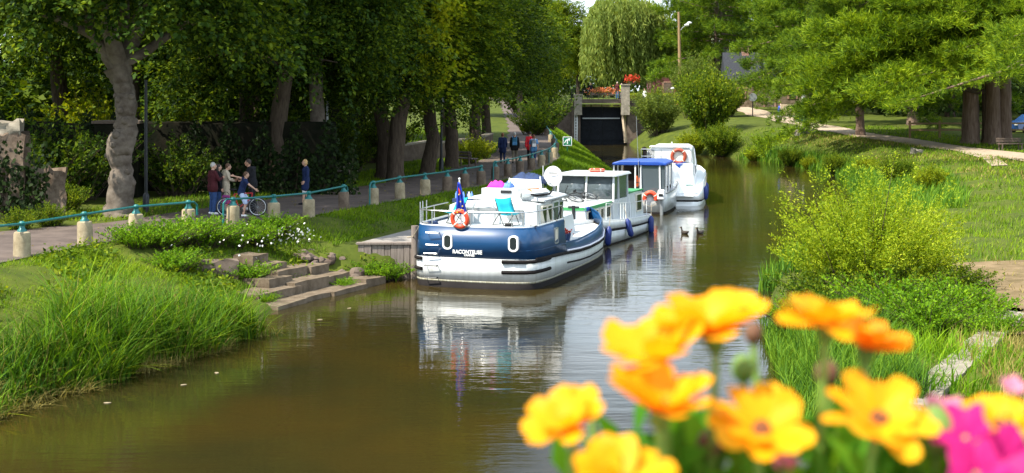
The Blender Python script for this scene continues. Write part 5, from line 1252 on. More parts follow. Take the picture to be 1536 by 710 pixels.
def deckchair(lb, c, rz, mirror=1):
    t = thing('deck_chair', lb, 'deck chair', c, rz, 'turquoise deck chairs on the barge')
    f_ = MB(); q = [(-.30, .12, .80), (-.29, .03, .60), (-.28, -.08, .40), (-.27, -.16, .33), (-.27, -.34, .35), (-.27, -.50, .40)]
    rows = [[(x + (abs(x) * 2 * u), y, z - .035 * (1 - (2 * u - 1) ** 2)) for u in (0, .25, .5, .75, 1)] for x, y, z in q]
    f_.grid(rows); o = f_.build('sling', 'canvas_turquoise', t, angle=80); s_ = o.modifiers.new('t', 'SOLIDIFY'); s_.thickness = .012
    for x_ in (-.29, .29):
        l_ = MB(); l_.tube([(x_, .13, .82), (x_, -.08, .40), (x_, -.32, .02)], .012, 6); l_.tube([(x_, -.52, .41), (x_, -.1, .36), (x_, .22, .02)], .012, 6); l_.build('side_frame', 'dark_metal', t)
    l_ = MB(); l_.tube([(-.29, -.32, .02), (.29, -.32, .02)], .012, 6); l_.tube([(-.29, .22, .02), (.29, .22, .02)], .012, 6); l_.tube([(-.29, -.32, .02), (.29, .22, .02)], .010, 6); l_.build('cross_bar', 'dark_metal', t)
deckchair('turquoise deck chair facing right in the middle of the barge aft deck', b1(.62, 1.15, 1.72), R(38))
deckchair('turquoise deck chair half hidden behind the blue flag', b1(-.80, 1.2, 1.72), R(-62))
def heap(nm, lb, cat, c, d, m, rz=HD, seed=1):
    r2 = np.random.default_rng(seed); b_ = MB(); rows = []
    for i in range(7):
        rows.append([((u / 10 - .5) * d[0], (i / 6 - .5) * d[1], d[2] * max(0, (1 - (2 * u / 10 - 1) ** 4)) * max(.0, 1 - (2 * i / 6 - 1) ** 4) * (.75 + .25 * math.sin(u * 1.7 + i * 2.1 + seed))) for u in range(11)])
    b_.grid(rows); o = b_.build(nm, m, loc=c, rot=(0, 0, rz), angle=80); s_ = o.modifiers.new('t', 'SOLIDIFY'); s_.thickness = .015
    tag(o, lb, cat)
heap('towel', 'bright pink towel drying on the barge roof hatch', 'towel', b1(-.28, 3.05, 2.70), (.55, .5, .22), 'cloth_pink', seed=1)
heap('towel', 'light blue towel beside the pink one on the barge roof', 'towel', b1(.10, 3.05, 2.70), (.24, .5, .22), 'cloth_blue', seed=2)
heap('tarpaulin', 'dark blue tarpaulin bundle high on the barge roof', 'tarpaulin', b1(.33, 4.25, 2.78), (1.15, .6, .34), 'cloth_navy', seed=3)
t = thing('windscreen', 'folded white windscreen cloth on the barge roof', 'windscreen', b1(.35, 3.75, 2.5), HD)
m = MB(); m.add([(-.55, 0, 0), (.6, 0, 0), (.5, .12, .40), (-.5, .12, .42)], [(0, 1, 2, 3)]); o = m.build('cloth', 'cloth_white', t); s_ = o.modifiers.new('t', 'SOLIDIFY'); s_.thickness = .02
m = MB(); m.tube([(-.55, 0, 0), (-.5, .12, .44)], .018, 6); m.tube([(.6, 0, 0), (.5, .12, .5)], .018, 6); m.build('frame', 'white_paint', t)
t = thing('blue_crate', 'crate of blue bottles and ropes on the port side of the barge roof', 'crate', b1(-1.05, 2.2, 2.28), HD)
m = MB(); m.box((0, 0, .06), (.62, .4, .12)); m.build('tray', 'cloth_navy', t)
r2 = np.random.default_rng(6)
for k in range(7):
    m = MB(); x_, y_ = -.25 + .08 * k, r2.uniform(-.12, .12); m.lathe([(.045, .1), (.045, .24), (.02, .29), (.02, .32)], 8, (x_, y_, 0)); m.build('bottle', ('cloth_blue', 'cloth_navy', 'cloth_white')[k % 3], t)
t = thing('dinghy', 'small white dinghy with orange rope lying on the starboard edge of the barge roof', 'dinghy', b1(1.0, 2.75, 2.48), HD + R(80))
m = MB(); rows = []
for i in range(9):
    y = -1 + 2 * i / 8; hw = .30 * (1 - y * y) ** .5 + .02; rows.append([(y * .82, -hw, .12), (y * .82, -hw * .8, .02), (y * .82, 0, -.02), (y * .82, hw * .8, .02), (y * .82, hw, .12), (y * .82, hw * .7, .16), (y * .82, 0, .19), (y * .82, -hw * .7, .16)])
m.grid(rows, close=True); m.build('shell', 'white_paint', t, angle=60)
m = MB(); m.tube([(-.5, -.2, .18), (-.2, .1, .22), (.1, -.12, .22), (.45, .15, .18), (.6, .0, .16)], .018, 5); m.build('rope', 'orange', t); m = MB(); m.ring((0, 0, .09), .1, .02, 'Z', 16, 6); m.build('oarlock', 'dark_metal', t)
m = MB(); m.tube([(-.8, -.34, .1), (-.4, -.34, .05), (.4, -.34, .05), (.8, -.2, .1)], .03, 6); m.build('gunwale', 'boot_black', t)
t = thing('pennant', 'small black and white pennant on a short pole behind the satellite dish', 'flag', b1(.72, 4.6, 2.45), HD)
m = MB(); m.tube([(0, 0, 0), (.0, 0, .85)], .012, 5); m.build('staff', 'white_paint', t); m = MB(); rows = [[(.01, .0, .8), (.03, .01, .5), (.0, .02, .28)], [(.06, .02, .62), (.10, -.02, .40), (.12, .0, .18)]]; m.grid(rows); m.build('cloth', 'cloth_navy', t); m = MB(); m.grid([[(.02, -.015, .6), (.07, -.015, .40)], [(.03, -.015, .5), (.09, -.015, .28)]]); m.build('stripe', 'cloth_white', t)
for i, (x_, y_, lb) in enumerate(((1.55, 4.0, 'left of two round dark red flower pots on the barge side deck'), (1.55, 4.45, 'right of two round dark red flower pots on the barge side deck'))):
    t = thing('flower_pot', lb, 'flower pot', b1(x_, y_, .97), 0, 'flower pots on the barge'); m = MB(); m.lathe([(.09, 0), (.13, .2), (.13, .23)], 12); m.build('pot', 'cloth_navy', t); c = rg.normal(0, .06, (60, 3)) + np.array([[0, 0, .26]]); V, F = leaf_arrays(c, rg.normal(0, 1, c.shape), rg.normal(0, 1, c.shape), np.full(60, .07), np.full(60, .06)); from_mesh('blossom', np_mesh('blossom', V, F, 'bloom_rose'), t)
t = thing('clay_pots', 'terracotta pot with a twiggy plant on the fore cabin of the barge', 'flower pot', b1(.6, 4.95, 1.66), 0); m = MB(); m.lathe([(.07, 0), (.11, .18), (.12, .2)], 12); m.build('pot', 'terracotta', t); m = MB(); [m.tube([(0, 0, .18), (rg.normal(0, .1), rg.normal(0, .1), .5)], .008, 4) for k in range(8)]; m.build('stems', 'bark_dark', t)

# ---- bicycle builder, shared
def bicycle(lb, loc, rot, frame_m, wheel_r=.30, sc=1.0, tyre='rubber', grp=None):
    t = thing('bicycle', lb, 'bicycle', loc, 0, grp); t.rotation_euler = rot; t.scale = (sc,) * 3
    for x_ in (-.50, .52):
        w_ = MB(); w_.ring((x_, 0, wheel_r), wheel_r - .018, .020, 'Y', 32, 8); o = w_.build('wheel', tyre, t)
        w_ = MB(); w_.ring((x_, 0, wheel_r), wheel_r - .05, .012, 'Y', 32, 6); w_.build('rim', 'steel', o)
        w_ = MB(); [w_.tube([(x_, 0, wheel_r), (x_ + math.cos(a) * (wheel_r - .05), 0, wheel_r + math.sin(a) * (wheel_r - .05))], .003, 4) for a in np.arange(0, 6.28, 6.28 / 16)]; w_.tube([(x_, -.04, wheel_r), (x_, .04, wheel_r)], .02, 8); w_.build('spokes', 'grey_metal', o)
    h = wheel_r
    f_ = MB(); bb, st, hd_, ha = (-.08, 0, h - .03), (-.22, 0, .72), (.36, 0, .76), (.33, 0, .60)
    for a_, b_ in ((bb, st), (st, hd_), (bb, ha), (hd_, ha)): f_.tube([a_, b_], .018, 8)
    for y_ in (-.03, .03): f_.tube([bb, (-.50, y_, h)], .010, 6); f_.tube([st, (-.50, y_, h)], .009, 6)
    f_.build('frame', frame_m, t)
    f_ = MB(); f_.tube([hd_, (.38, 0, .66), (.42, .045, .58), (.52, .05, h)], .012, 6); f_.tube([(.40, 0, .6), (.42, -.045, .58), (.52, -.05, h)], .012, 6); f_.build('fork', 'dark_metal', t)
    f_ = MB(); f_.tube([hd_, (.34, 0, .92)], .014, 6); f_.tube([(.28, -.29, .94), (.34, -.2, .93), (.38, 0, .92), (.34, .2, .93), (.28, .29, .94)], .013, 6); hb_ = f_.build('handlebar', 'dark_metal', t)
    f_ = MB(); [f_.tube([(.285, s_ * .28, .94), (.31, s_ * .22, .935)], .02, 8) for s_ in (-1, 1)]; f_.build('grips', 'black', hb_)
    f_ = MB(); f_.tube([st, (-.25, 0, .84)], .013, 6); f_.ball((-.25, 0, .87), (.13, .07, .03), 10, 6); f_.build('saddle', 'black', t)
    f_ = MB(); f_.tube([(-.08, -.05, h - .03), (-.08, .05, h - .03)], .06, 14); f_.tube([(-.08, -.06, h - .03), (.06, -.06, h - .12)], .010, 6); f_.tube([(-.08, .06, h - .03), (-.22, .06, h + .06)], .010, 6); f_.box((.06, -.11, h - .12), (.09, .09, .02)); f_.box((-.22, .11, h + .06), (.09, .09, .02)); f_.build('crankset', 'dark_metal', t)
    f_ = MB()
    for z_ in (.055, -.035): f_.tube([(-.08, .04, h - .03 + z_), (-.5, .04, h + z_ * .6)], .004, 4)
    f_.build('chain', 'dark_metal', t)
    return t

# ---- boat 2: white cruiser with green trim, bow towards us
H2 = R(160); O2 = Vector((4.38, 58.7, 0))
B2 = thing('canal_cruiser', 'white canal cruiser with green trim and bicycles on its foredeck, second in the row', 'boat', O2, H2)
def b2(x, y, z): return O2 + Matrix.Rotation(H2, 3, 'Z') @ Vector((x, y, z))
P2 = [(0, -.05), (1.0, -.03), (1.35, .08), (1.52, .4), (1.6, 1.2), (1.62, 3), (1.6, 5), (1.5, 6.6), (1.25, 8), (.85, 9.1), (.42, 9.8), (0, 10.1)]
def s2(y, h=0): return float(np.interp(y, [0, 3, 6, 10.1], [.62, .72, .88, 1.22]))
hull(B2, P2, [('underbody', 'boot_black', (lambda y, h: -.35, .84), (lambda y, h: .05, .95)), ('lower_hull', 'white_hull', (lambda y, h: .05, .95), (lambda y, h: s2(y) * .56, .985)), ('rub_band', 'boot_black', (lambda y, h: s2(y) * .56, .985), (lambda y, h: s2(y) * .66, 1.0)), ('upper_hull', 'white_hull', (lambda y, h: s2(y) * .66, 1.0), (s2, .975))])
sheet(P2, lambda y, h: s2(y) - .03, .96, -.05, 10.0).build('deck', 'cabin_white', B2)
m = MB(); pl_ = plan_line(P2, s2, .98); m.tube(list(reversed([Vector((-p.x, p.y, p.z)) for p in pl_[1:]])) + pl_[:-1], .03, 6); m.build('gunwale', 'white_paint', B2)
m = MB(); m.prism([(-1.12, .6), (1.12, .6), (1.02, 1.46), (.8, 1.52), (-.8, 1.52), (-1.02, 1.46)], 4.7, 8.0, 'XZ'); m.build('fore_cabin', 'cabin_white', B2, bevel=.03)
m = MB(); [m.box((s_ * 1.055, 6.35, 1.43), (.045, 3.34, .11)) for s_ in (-1, 1)]; m.box((0, 8.01, 1.43), (2.0, .04, .11)); m.build('trim_stripe', 'green_trim', B2)
m = MB(); m.box((-1.05, 7.8, 1.43), (.06, .42, .12)); m.build('name_plate', 'roof_blue', B2)
for y0 in (4.95, 5.75, 6.55, 7.3): window(B2, 'cabin_window', rrect(y0 + .25, 1.12, .5, .36, .05), -1.03, -1.085, 'YZ', 'glass', 'curtain_and_reflection', .035)
# wheelhouse with glazed sides
for x_ in (-1.12, -.02, 1.12):
    wh = MB(); wh.beam((x_, 4.66, 1.45), (x_ * .96, 4.45, 2.42), .075); wh.build('window_post', 'cabin_white', B2)
for x_, y_ in ((-1.12, 3.9), (-1.12, 2.6), (1.12, 3.9), (1.12, 2.6)): wh = MB(); wh.beam((x_, y_, .9), (x_ * .97, y_, 2.42), .075); wh.build('window_post', 'cabin_white', B2)
wh = MB(); wh.beam((-1.12, 4.66, 1.5), (1.12, 4.66, 1.5), .07); wh.build('window_sill', 'cabin_white', B2)
m = MB(); m.box((0, 3.6, 1.05), (2.24, 2.05, .9)); m.build('wheelhouse_base', 'cabin_white', B2, bevel=.02)
m = MB(); m.prism([(-1.24, 2.40), (1.24, 2.40), (1.15, 2.50), (-1.15, 2.50)], 2.4, 4.72, 'XZ'); m.build('wheelhouse_roof', 'cabin_white', B2, bevel=.03)
for x_ in (-.57, .55):
    m = MB(); m.add([(x_ - .50, 4.63, 1.55), (x_ + .50, 4.63, 1.55), (x_ + .48, 4.45, 2.38), (x_ - .48, 4.45, 2.38)], [(0, 1, 2, 3)]); o = m.build('windscreen', 'glass_clear', B2); s_ = o.modifiers.new('t', 'SOLIDIFY'); s_.thickness = .012
for y0, y1 in ((2.66, 3.84), (3.98, 4.5)): window(B2, 'side_glass', [(y0, 1.52), (y1, 1.52), (y1 - (.1 if y1 > 4 else 0), 2.36), (y0, 2.36)], -1.09, -1.102, 'YZ', 'glass_clear')
m = MB(); m.box((-.3, 3.5, 1.75), (.5, .4, .5)); m.box((.4, 3.2, 1.8), (.4, .3, .6)); m.build('helm_seat', 'dark_metal', B2)
m = MB(); m.ring((-.2, 4.3, 1.75), .17, .018, 'Y', 20, 6); m.build('steering_wheel', 'dark_metal', B2)
m = MB(); m.prism([(-1.2, .55), (1.2, .55), (1.12, 1.62), (-1.12, 1.62)], .4, 2.4, 'XZ'); m.build('aft_cabin', 'cabin_white', B2, bevel=.04)
m = MB(); m.box((0, 1.4, 1.65), (2.32, 2.1, .05)); m.build('aft_trim', 'green_trim', B2)
window(B2, 'cabin_window', rrect(1.15, 1.18, .72, .62, .05), -1.14, -1.20, 'YZ', 'glass', 'curtain_and_reflection', .05)
m = MB(); pts = plan_line(P2, lambda y, h: s2(y) + .62, .95, s_=-1, i0=4, i1=8); m.tube(pts, .016, 6)
for p in pts: m.tube([(p.x, p.y, p.z - .64), p], .014, 6)
p0_, p1_ = pts[1], pts[2]
for k in range(1, 6): q = p0_.lerp(p1_, k / 6); m.tube([(q.x, q.y, q.z - .64), q], .012, 5)
m.build('guard_rail', 'white_paint', B2)
lifebuoy('red and white lifebuoy lying flat on the cruiser wheelhouse roof', b2(-.1, 3.4, 2.57), (R(90), 0, H2), .26, .06, 'buoy_red')
for y_, z_, tl, lb in ((6.9, .38, .08, 'blue fender nearest the barge on the green trimmed cruiser'), (4.6, .48, -.25, 'middle blue fender on the green trimmed cruiser'), (1.3, .30, .0, 'last blue fender at the stern of the green trimmed cruiser')):
    p = b2(-float(np.interp(y_, [q[1] for q in P2], [q[0] for q in P2])) - .13, y_, z_); fender(lb, p, tl)
bicycle('bicycle lying on the foredeck, left of the two', b2(.35, 6.6, 1.56), (R(72), 0, H2 + R(80)), 'bike_red', .32, .95, grp='bicycles aboard the green trimmed cruiser')
bicycle('bicycle lying on the foredeck, right of the two', b2(-.45, 5.6, 1.56), (R(70), R(4), H2 + R(75)), 'dark_metal', .32, .95, grp='bicycles aboard the green trimmed cruiser')

# ---- boat 3: small cruiser with a blue roof
H3 = R(-13); O3 = Vector((5.75, 65.3, 0))
B3 = thing('cabin_cruiser', 'small white cabin cruiser with a bright blue roof, third in the row', 'boat', O3, H3)
def b3(x, y, z): return O3 + Matrix.Rotation(H3, 3, 'Z') @ Vector((x, y, z))
P3 = [(0, 0), (1.0, .02), (1.22, .15), (1.32, .5), (1.38, 1.5), (1.4, 3.2), (1.3, 5), (1.0, 6.4), (.5, 7.5), (0, 8)]
def s3(y, h=0): return float(np.interp(y, [0, 3, 8], [.95, 1.0, 1.3]))
hull(B3, P3, [('underbody', 'boot_black', (lambda y, h: -.3, .8), (lambda y, h: .1, .93)), ('topsides', 'white_hull', (lambda y, h: .1, .93), (s3, 1.0))])
sheet(P3, lambda y, h: .62 if y < 2.6 else s3(y) - .02, .97, 0, 8).build('deck', 'cabin_white', B3)
m = MB(); pl_ = plan_line(P3, s3, 1.0, out=.02); m.tube(list(reversed([Vector((-p.x, p.y, p.z)) for p in pl_[1:]])) + pl_[:-1], .035, 6); m.build('gunwale', 'grey_metal', B3)
m = MB(); m.prism([(-1.28, 2.20), (1.28, 2.20), (1.24, 2.31), (.9, 2.40), (-.9, 2.40), (-1.24, 2.31)], .55, 3.5, 'XZ'); m.build('roof', 'roof_blue', B3, bevel=.04)
m = MB()
for x_, y_ in ((-1.18, .65), (-.18, .65), (.08, .65), (.95, .65), (1.2, .9), (1.2, 2.0), (1.2, 3.3), (-1.2, 2.0), (-1.2, 3.3)): m.beam((x_ * 1.02, y_, .9), (x_, y_, 2.22), .065)
m.build('cockpit_frame', 'white_paint', B3)
m = MB(); m.box((.52, .66, 1.55), (.82, .025, 1.22)); m.build('aft_window', 'glass_clear', B3); m = MB(); m.box((1.08, .68, 1.55), (.2, .025, 1.22)); m.build('aft_window', 'glass_clear', B3)
for y0, y1 in ((.95, 1.95), (2.05, 3.25)): window(B3, 'side_window', [(y0, 1.2), (y1, 1.2), (y1, 2.12), (y0, 2.12)], 1.18, 1.195, 'YZ', 'glass_clear')
m = MB(); m.box((0, 3.4, 1.5), (2.3, .06, 1.3)); m.box((-.65, 2.6, 1.0), (.8, .7, .8)); m.build('bulkhead', 'dark_stone', B3)
m = MB(); m.prism([(-1.1, .95), (1.1, .95), (.9, 1.5), (-.9, 1.5)], 3.45, 6.2, 'XZ'); m.build('fore_cabin', 'cabin_white', B3, bevel=.05)
m = MB(); m.tube([(.05, .5, .7), (-.12, .5, 4.5)], [.022, .008], 6); m.build('aerial', 'steel', B3)
om = thing('outboard_motor', 'pale grey outboard motor on the stern of the blue roofed cruiser', 'motor', b3(1.15, -.25, .55), H3)
m = MB(); m.box((0, -.05, .38), (.36, .5, .46), taper=.8); m.build('cowl', 'white_wall', om, bevel=.06); m = MB(); m.box((0, 0, -.2), (.14, .2, .8)); m.build('leg', 'grey_metal', om, bevel=.02); m = MB(); m.box((0, -.31, .38), (.2, .02, .1)); m.build('badge', 'dark_metal', om)
lifebuoy('orange-red horseshoe lifebuoy on the stern of the blue roofed cruiser', b3(.62, -.12, .74), (0, 0, H3), .26, .095, 'buoy_red', full=False)
t = thing('life_jacket', 'orange life jacket hanging in the blue roofed cruiser', 'life jacket', b3(-.02, .80, 1.45), H3); m = MB(); m.ball((-.1, 0, 0), (.11, .07, .26), 10, 8); m.ball((.1, 0, 0), (.11, .07, .24), 10, 8); m.build('foam', 'orange', t); m = MB(); m.box((0, -.075, -.05), (.36, .015, .03)); m.build('strap', 'black', t)

mat('bright_white', (.84, .86, .86), .3, coat=.2, noise=.04, scale=1.5)
# ---- boat 4: larger white cruiser
H4 = R(-9); O4 = Vector((7.75, 69.9, 0))
B4 = thing('motor_cruiser', 'tall white motor cruiser with a flybridge, last in the row', 'boat', O4, H4)
def b4(x, y, z): return O4 + Matrix.Rotation(H4, 3, 'Z') @ Vector((x, y, z))
P4 = [(0, -.15), (1.1, -.1), (1.42, .05), (1.58, .5), (1.68, 1.6), (1.72, 4), (1.65, 6.4), (1.35, 8.4), (.75, 9.9), (0, 10.8)]
def s4(y, h=0): return float(np.interp(y, [0, .5, 1.6, 4, 10.8], [.62, .92, 1.18, 1.25, 1.6]))
hull(B4, P4, [('underbody', 'bright_white', (lambda y, h: -.3, .85), (lambda y, h: .22, .95)), ('rub_band', 'boot_black', (lambda y, h: .22, .95), (lambda y, h: .30, .99)), ('topsides', 'bright_white', (lambda y, h: .30, .99), (s4, .95))])
sheet(P4, lambda y, h: s4(y) - .04, .94, -.15, 10.8).build('deck', 'bright_white', B4)
m = MB(); pl_ = plan_line(P4, s4, .955); m.tube(list(reversed([Vector((-p.x, p.y, p.z)) for p in pl_[1:]])) + pl_[:-1], .045, 8); m.build('gunwale', 'white_paint', B4)
m = MB(); m.prism([(-1.30, .55), (1.22, .55), (1.10, 2.05), (-1.2, 2.05)], .75, 7.0, 'XZ'); m.build('aft_cabin', 'bright_white', B4, bevel=.06)
m = MB(); m.prism([(-1.22, 2.02), (1.14, 2.02), (1.02, 2.72), (.75, 2.86), (-.85, 2.86), (-1.15, 2.68)], .95, 5.4, 'XZ'); m.build('flybridge', 'bright_white', B4, bevel=.07)
m = MB(); m.box((-.05, 1.4, 2.86), (2.0, 1.1, .06)); m.tube([(.05, 1.2, 2.86), (.05, 1.2, 3.1)], .035, 6); m.build('roof_fitting', 'white_paint', B4, bevel=.01)
window(B4, 'aft_window', rrect(-.18, 1.52, .52, .46, .1), .78, .705, 'XZ', 'glass', 'white_paint', .04)
window(B4, 'upper_window', rrect(.55, 2.42, .95, .62, .14), 1.0, .905, 'XZ', 'white_wall', 'grey_metal', .02)
for y0 in (1.7, 3.0, 4.3): window(B4, 'side_window', rrect(y0, 1.65, .9, .4, .1), 1.11, 1.165, 'YZ', 'glass', 'grey_metal', .03)
m = MB(); m.prism([(.22, 2.02), (.62, 2.02), (.46, 1.90), (.50, 1.84), (.40, 1.86)], .72, .735, 'XZ'); m.prism([(.1, 2.06), (.3, 2.12), (.3, 2.07)], .72, .735, 'XZ'); m.prism([(.34, 2.08), (.75, 2.11), (.76, 2.06), (.34, 2.04)], .72, .735, 'XZ'); m.build('maker_emblem', 'roof_blue', B4)
m = MB(); m.box((.1, -.2, .52), (2.2, .5, .07)); m.build('swim_platform', 'bright_white', B4, bevel=.02)
m = MB(); [m.box((x_, .68, .98), (.36, .04, .05)) for x_ in (-.55, .95)]; m.build('step_tread', 'teal_paint', B4)
m = MB(); m.tube([(1.15, .9, 2.0), (1.2, .6, 1.6), (1.3, .4, 1.1)], .02, 6); m.tube([(1.15, 1.5, 2.75), (1.22, .95, 2.3), (1.24, .8, 1.95)], .03, 6); m.build('stair_rail', 'steel', B4)
m = MB()
for x_ in (-1.45, -1.15, -.8, -.45): m.tube([(x_, .7, 2.05), (x_, .7, 2.75)], .016, 6)
for z_ in (2.4, 2.75): m.tube([(-1.45, .7, z_), (-.45, .7, z_)], .016, 6)
m.build('flybridge_rail', 'steel', B4)
m = MB(); m.box((-.95, 1.0, 2.5), (.36, .1, .5)); m.box((-.95, .85, 2.25), (.36, .3, .06)); m.build('helm_seat', 'grey_metal', B4, bevel=.02)
m = MB(); m.box((-1.28, .85, 2.4), (.2, .3, .5)); m.ball((-1.3, .8, 2.75), (.14, .1, .12), 8, 6); m.build('covered_winch', 'boot_black', B4, bevel=.03)
t = lifebuoy('brown-red lifebuoy on the back of the tall white cruiser', b4(.40, .84, 2.40), (0, 0, H4), .32, .085, 'buoy_brown'); m = MB(); m.tube([(0, .05, 0), (0, .075, 0)], .3, 24); m.build('cream_cover', 'buoy_white', t)
for y_, z_, lb in ((1.3, .55, 'dark blue fender on the starboard quarter of the tall white cruiser'), (3.2, .6, 'dark blue fender farther along the tall white cruiser')): fender(lb, b4(1.72, y_, z_), 0, .6, .12)
# mooring lines
for a_, b_, lb in ((b1(-1.6, 10.2, 1.3), Vector((1.4, 54.5, 1.1)), 'slack mooring rope from the barge bow to the quay'), (b1(-1.85, .6, 1.7), Vector((-3.2, 43.4, 1.2)), 'mooring rope from the barge stern to the quay post')):
    m = MB(); m.tube([a_, a_.lerp(b_, .5) - Vector((0, 0, .15)), b_], .018, 6); tag(m.build('mooring_rope', 'rope'), lb, 'rope')
# ducks
for x_, y_, rz, lb in ((1027, 351, .6, 'dark duck swimming left of the other'), (1050, 351, 2.4, 'dark duck swimming right of the other')):
    p = px(x_, y_, 12160 / (y_ - 135)); t = thing('duck', lb, 'duck', (p.x, p.y, 0), rz, 'ducks on the canal'); mat('duck_brown', (.03, .022, .016), .7, noise=.4, scale=14); mat('beak', (.35, .22, .03), .5)
    m = MB(); rows = []
    for yy, w_, z_, h_ in ((-.24, .015, .11, .015), (-.18, .06, .08, .05), (-.08, .10, .05, .08), (.04, .105, .04, .085), (.13, .075, .05, .075), (.165, .045, .12, .05), (.18, .035, .19, .04), (.20, .042, .235, .045), (.235, .03, .235, .035), (.255, .012, .225, .015)):
        rows.append([(w_ * math.cos(a), yy, z_ + h_ * math.sin(a)) for a in np.arange(0, 6.28, 6.2832 / 10)])
    m.grid(rows, close=True); m.build('body', 'duck_brown', t, angle=80); m = MB(); m.box((0, .285, .222), (.03, .07, .014), taper=.7); m.build('beak', 'beak', t)
rg = np.random.default_rng(19)
for i, (x_, y_, lb) in enumerate(((161, 605, 'pale floating leaf near the bottom left reeds'), (524, 463, 'pale floating leaf on the water below the quay'), (325, 560, 'pale floating leaf beside the reed tips'), (480, 480, 'small floating leaf beyond the last reeds'), (275, 578, 'small pale floating leaf in front of the reeds'))):
    p = px(x_, y_, 12160 / (y_ - 135)); m = MB(); m.prism([(.065 * math.cos(a) * (1 + .2 * math.sin(3 * a)), .04 * math.sin(a)) for a in np.arange(0, 6.2, .5)], .004, .012); tag(m.build('floating_leaf', 'cream_stone', loc=(p.x, p.y, 0), rot=(0, 0, i)), lb, 'leaf')
# ------------------------------------------------------------------ people
mat('skin', (.50, .29, .20), .55, noise=.06, scale=20)
mat('skin_tan', (.42, .22, .14), .55, noise=.06, scale=20)
mat('eye_dark', (.02, .015, .012), .3)
for nm, c in dict(cl_navy=(.012, .022, .07), cl_black=(.012, .012, .015), cl_maroon=(.06, .012, .016), cl_jeans=(.03, .065, .17), cl_beige=(.50, .42, .31), cl_red=(.55, .02, .03), cl_teal=(.03, .12, .2), cl_grey=(.22, .23, .25), cl_khaki=(.16, .14, .10), cl_white=(.72, .72, .72), cl_shortblue=(.42, .50, .68), cl_lime=(.35, .65, .02), cl_blueshirt=(.05, .15, .35), cl_dress=(.25, .04, .18), cl_sky=(.08, .22, .42)).items():
    mat(nm, c, .85, spec=.2, noise=.18, scale=14)
for nm, c in dict(hair_grey=(.42, .40, .37), hair_dark=(.03, .02, .014), hair_blond=(.48, .30, .12), hair_brown=(.10, .05, .025), hair_red=(.16, .055, .02)).items(): mat(nm, c, .7, noise=.3, scale=30)

def solid(mb, voxel, smooth=3):
    """weld overlapping limbs into one continuous skin"""
    me = mb.mesh('tmp', 'skin'); o = bpy.data.objects.new('tmp', me); COL.objects.link(o)
    r_ = o.modifiers.new('r', 'REMESH'); r_.mode = 'VOXEL'; r_.voxel_size = voxel; r_.use_smooth_shade = True
    s_ = o.modifiers.new('s', 'SMOOTH'); s_.iterations = smooth; s_.factor = .5
    dg = bpy.context.evaluated_depsgraph_get(); dg.update()
    out = bpy.data.meshes.new_from_object(o.evaluated_get(dg)); bpy.data.objects.remove(o); out.materials.clear()
    return out
def limb(mb, pts, rad, n=10):
    P, Q = [], []
    for i in range(len(pts) - 1):
        for t in (0, .33, .67): P.append(Vector(pts[i]).lerp(Vector(pts[i + 1]), t)); Q.append(rad[i] + (rad[i + 1] - rad[i]) * t)
    P.append(Vector(pts[-1])); Q.append(rad[-1]); mb.tube(P, Q, n)
    for p, r_ in zip(pts, rad): mb.ball(p, r_ * .995, n, 6)
BASE = dict(pel=(0, 0, .93), chest=(0, .01, 1.28), neck=(0, -.005, 1.45), head=(0, .03, 1.60), shL=(-.175, 0, 1.39), shR=(.175, 0, 1.39), elL=(-.225, -.02, 1.12), elR=(.225, -.02, 1.12), wrL=(-.23, .06, .88), wrR=(.23, .06, .88),
            hiL=(-.085, 0, .90), hiR=(.085, 0, .90), knL=(-.095, .02, .49), knR=(.095, .02, .49), anL=(-.10, -.02, .085), anR=(.10, -.02, .085))
WALK = dict(knL=(-.09, .15, .51), anL=(-.09, .20, .085), knR=(.09, .06, .49), anR=(.09, -.22, .13), elL=(-.23, -.10, 1.13), wrL=(-.23, -.10, .89), elR=(.23, .05, 1.12), wrR=(.23, .17, .92))
WALK2 = dict(knR=(.09, .15, .51), anR=(.09, .20, .085), knL=(-.09, .06, .49), anL=(-.09, -.22, .13), elR=(.23, -.10, 1.13), wrR=(.23, -.10, .89), elL=(-.23, .05, 1.12), wrL=(-.23, .17, .92))
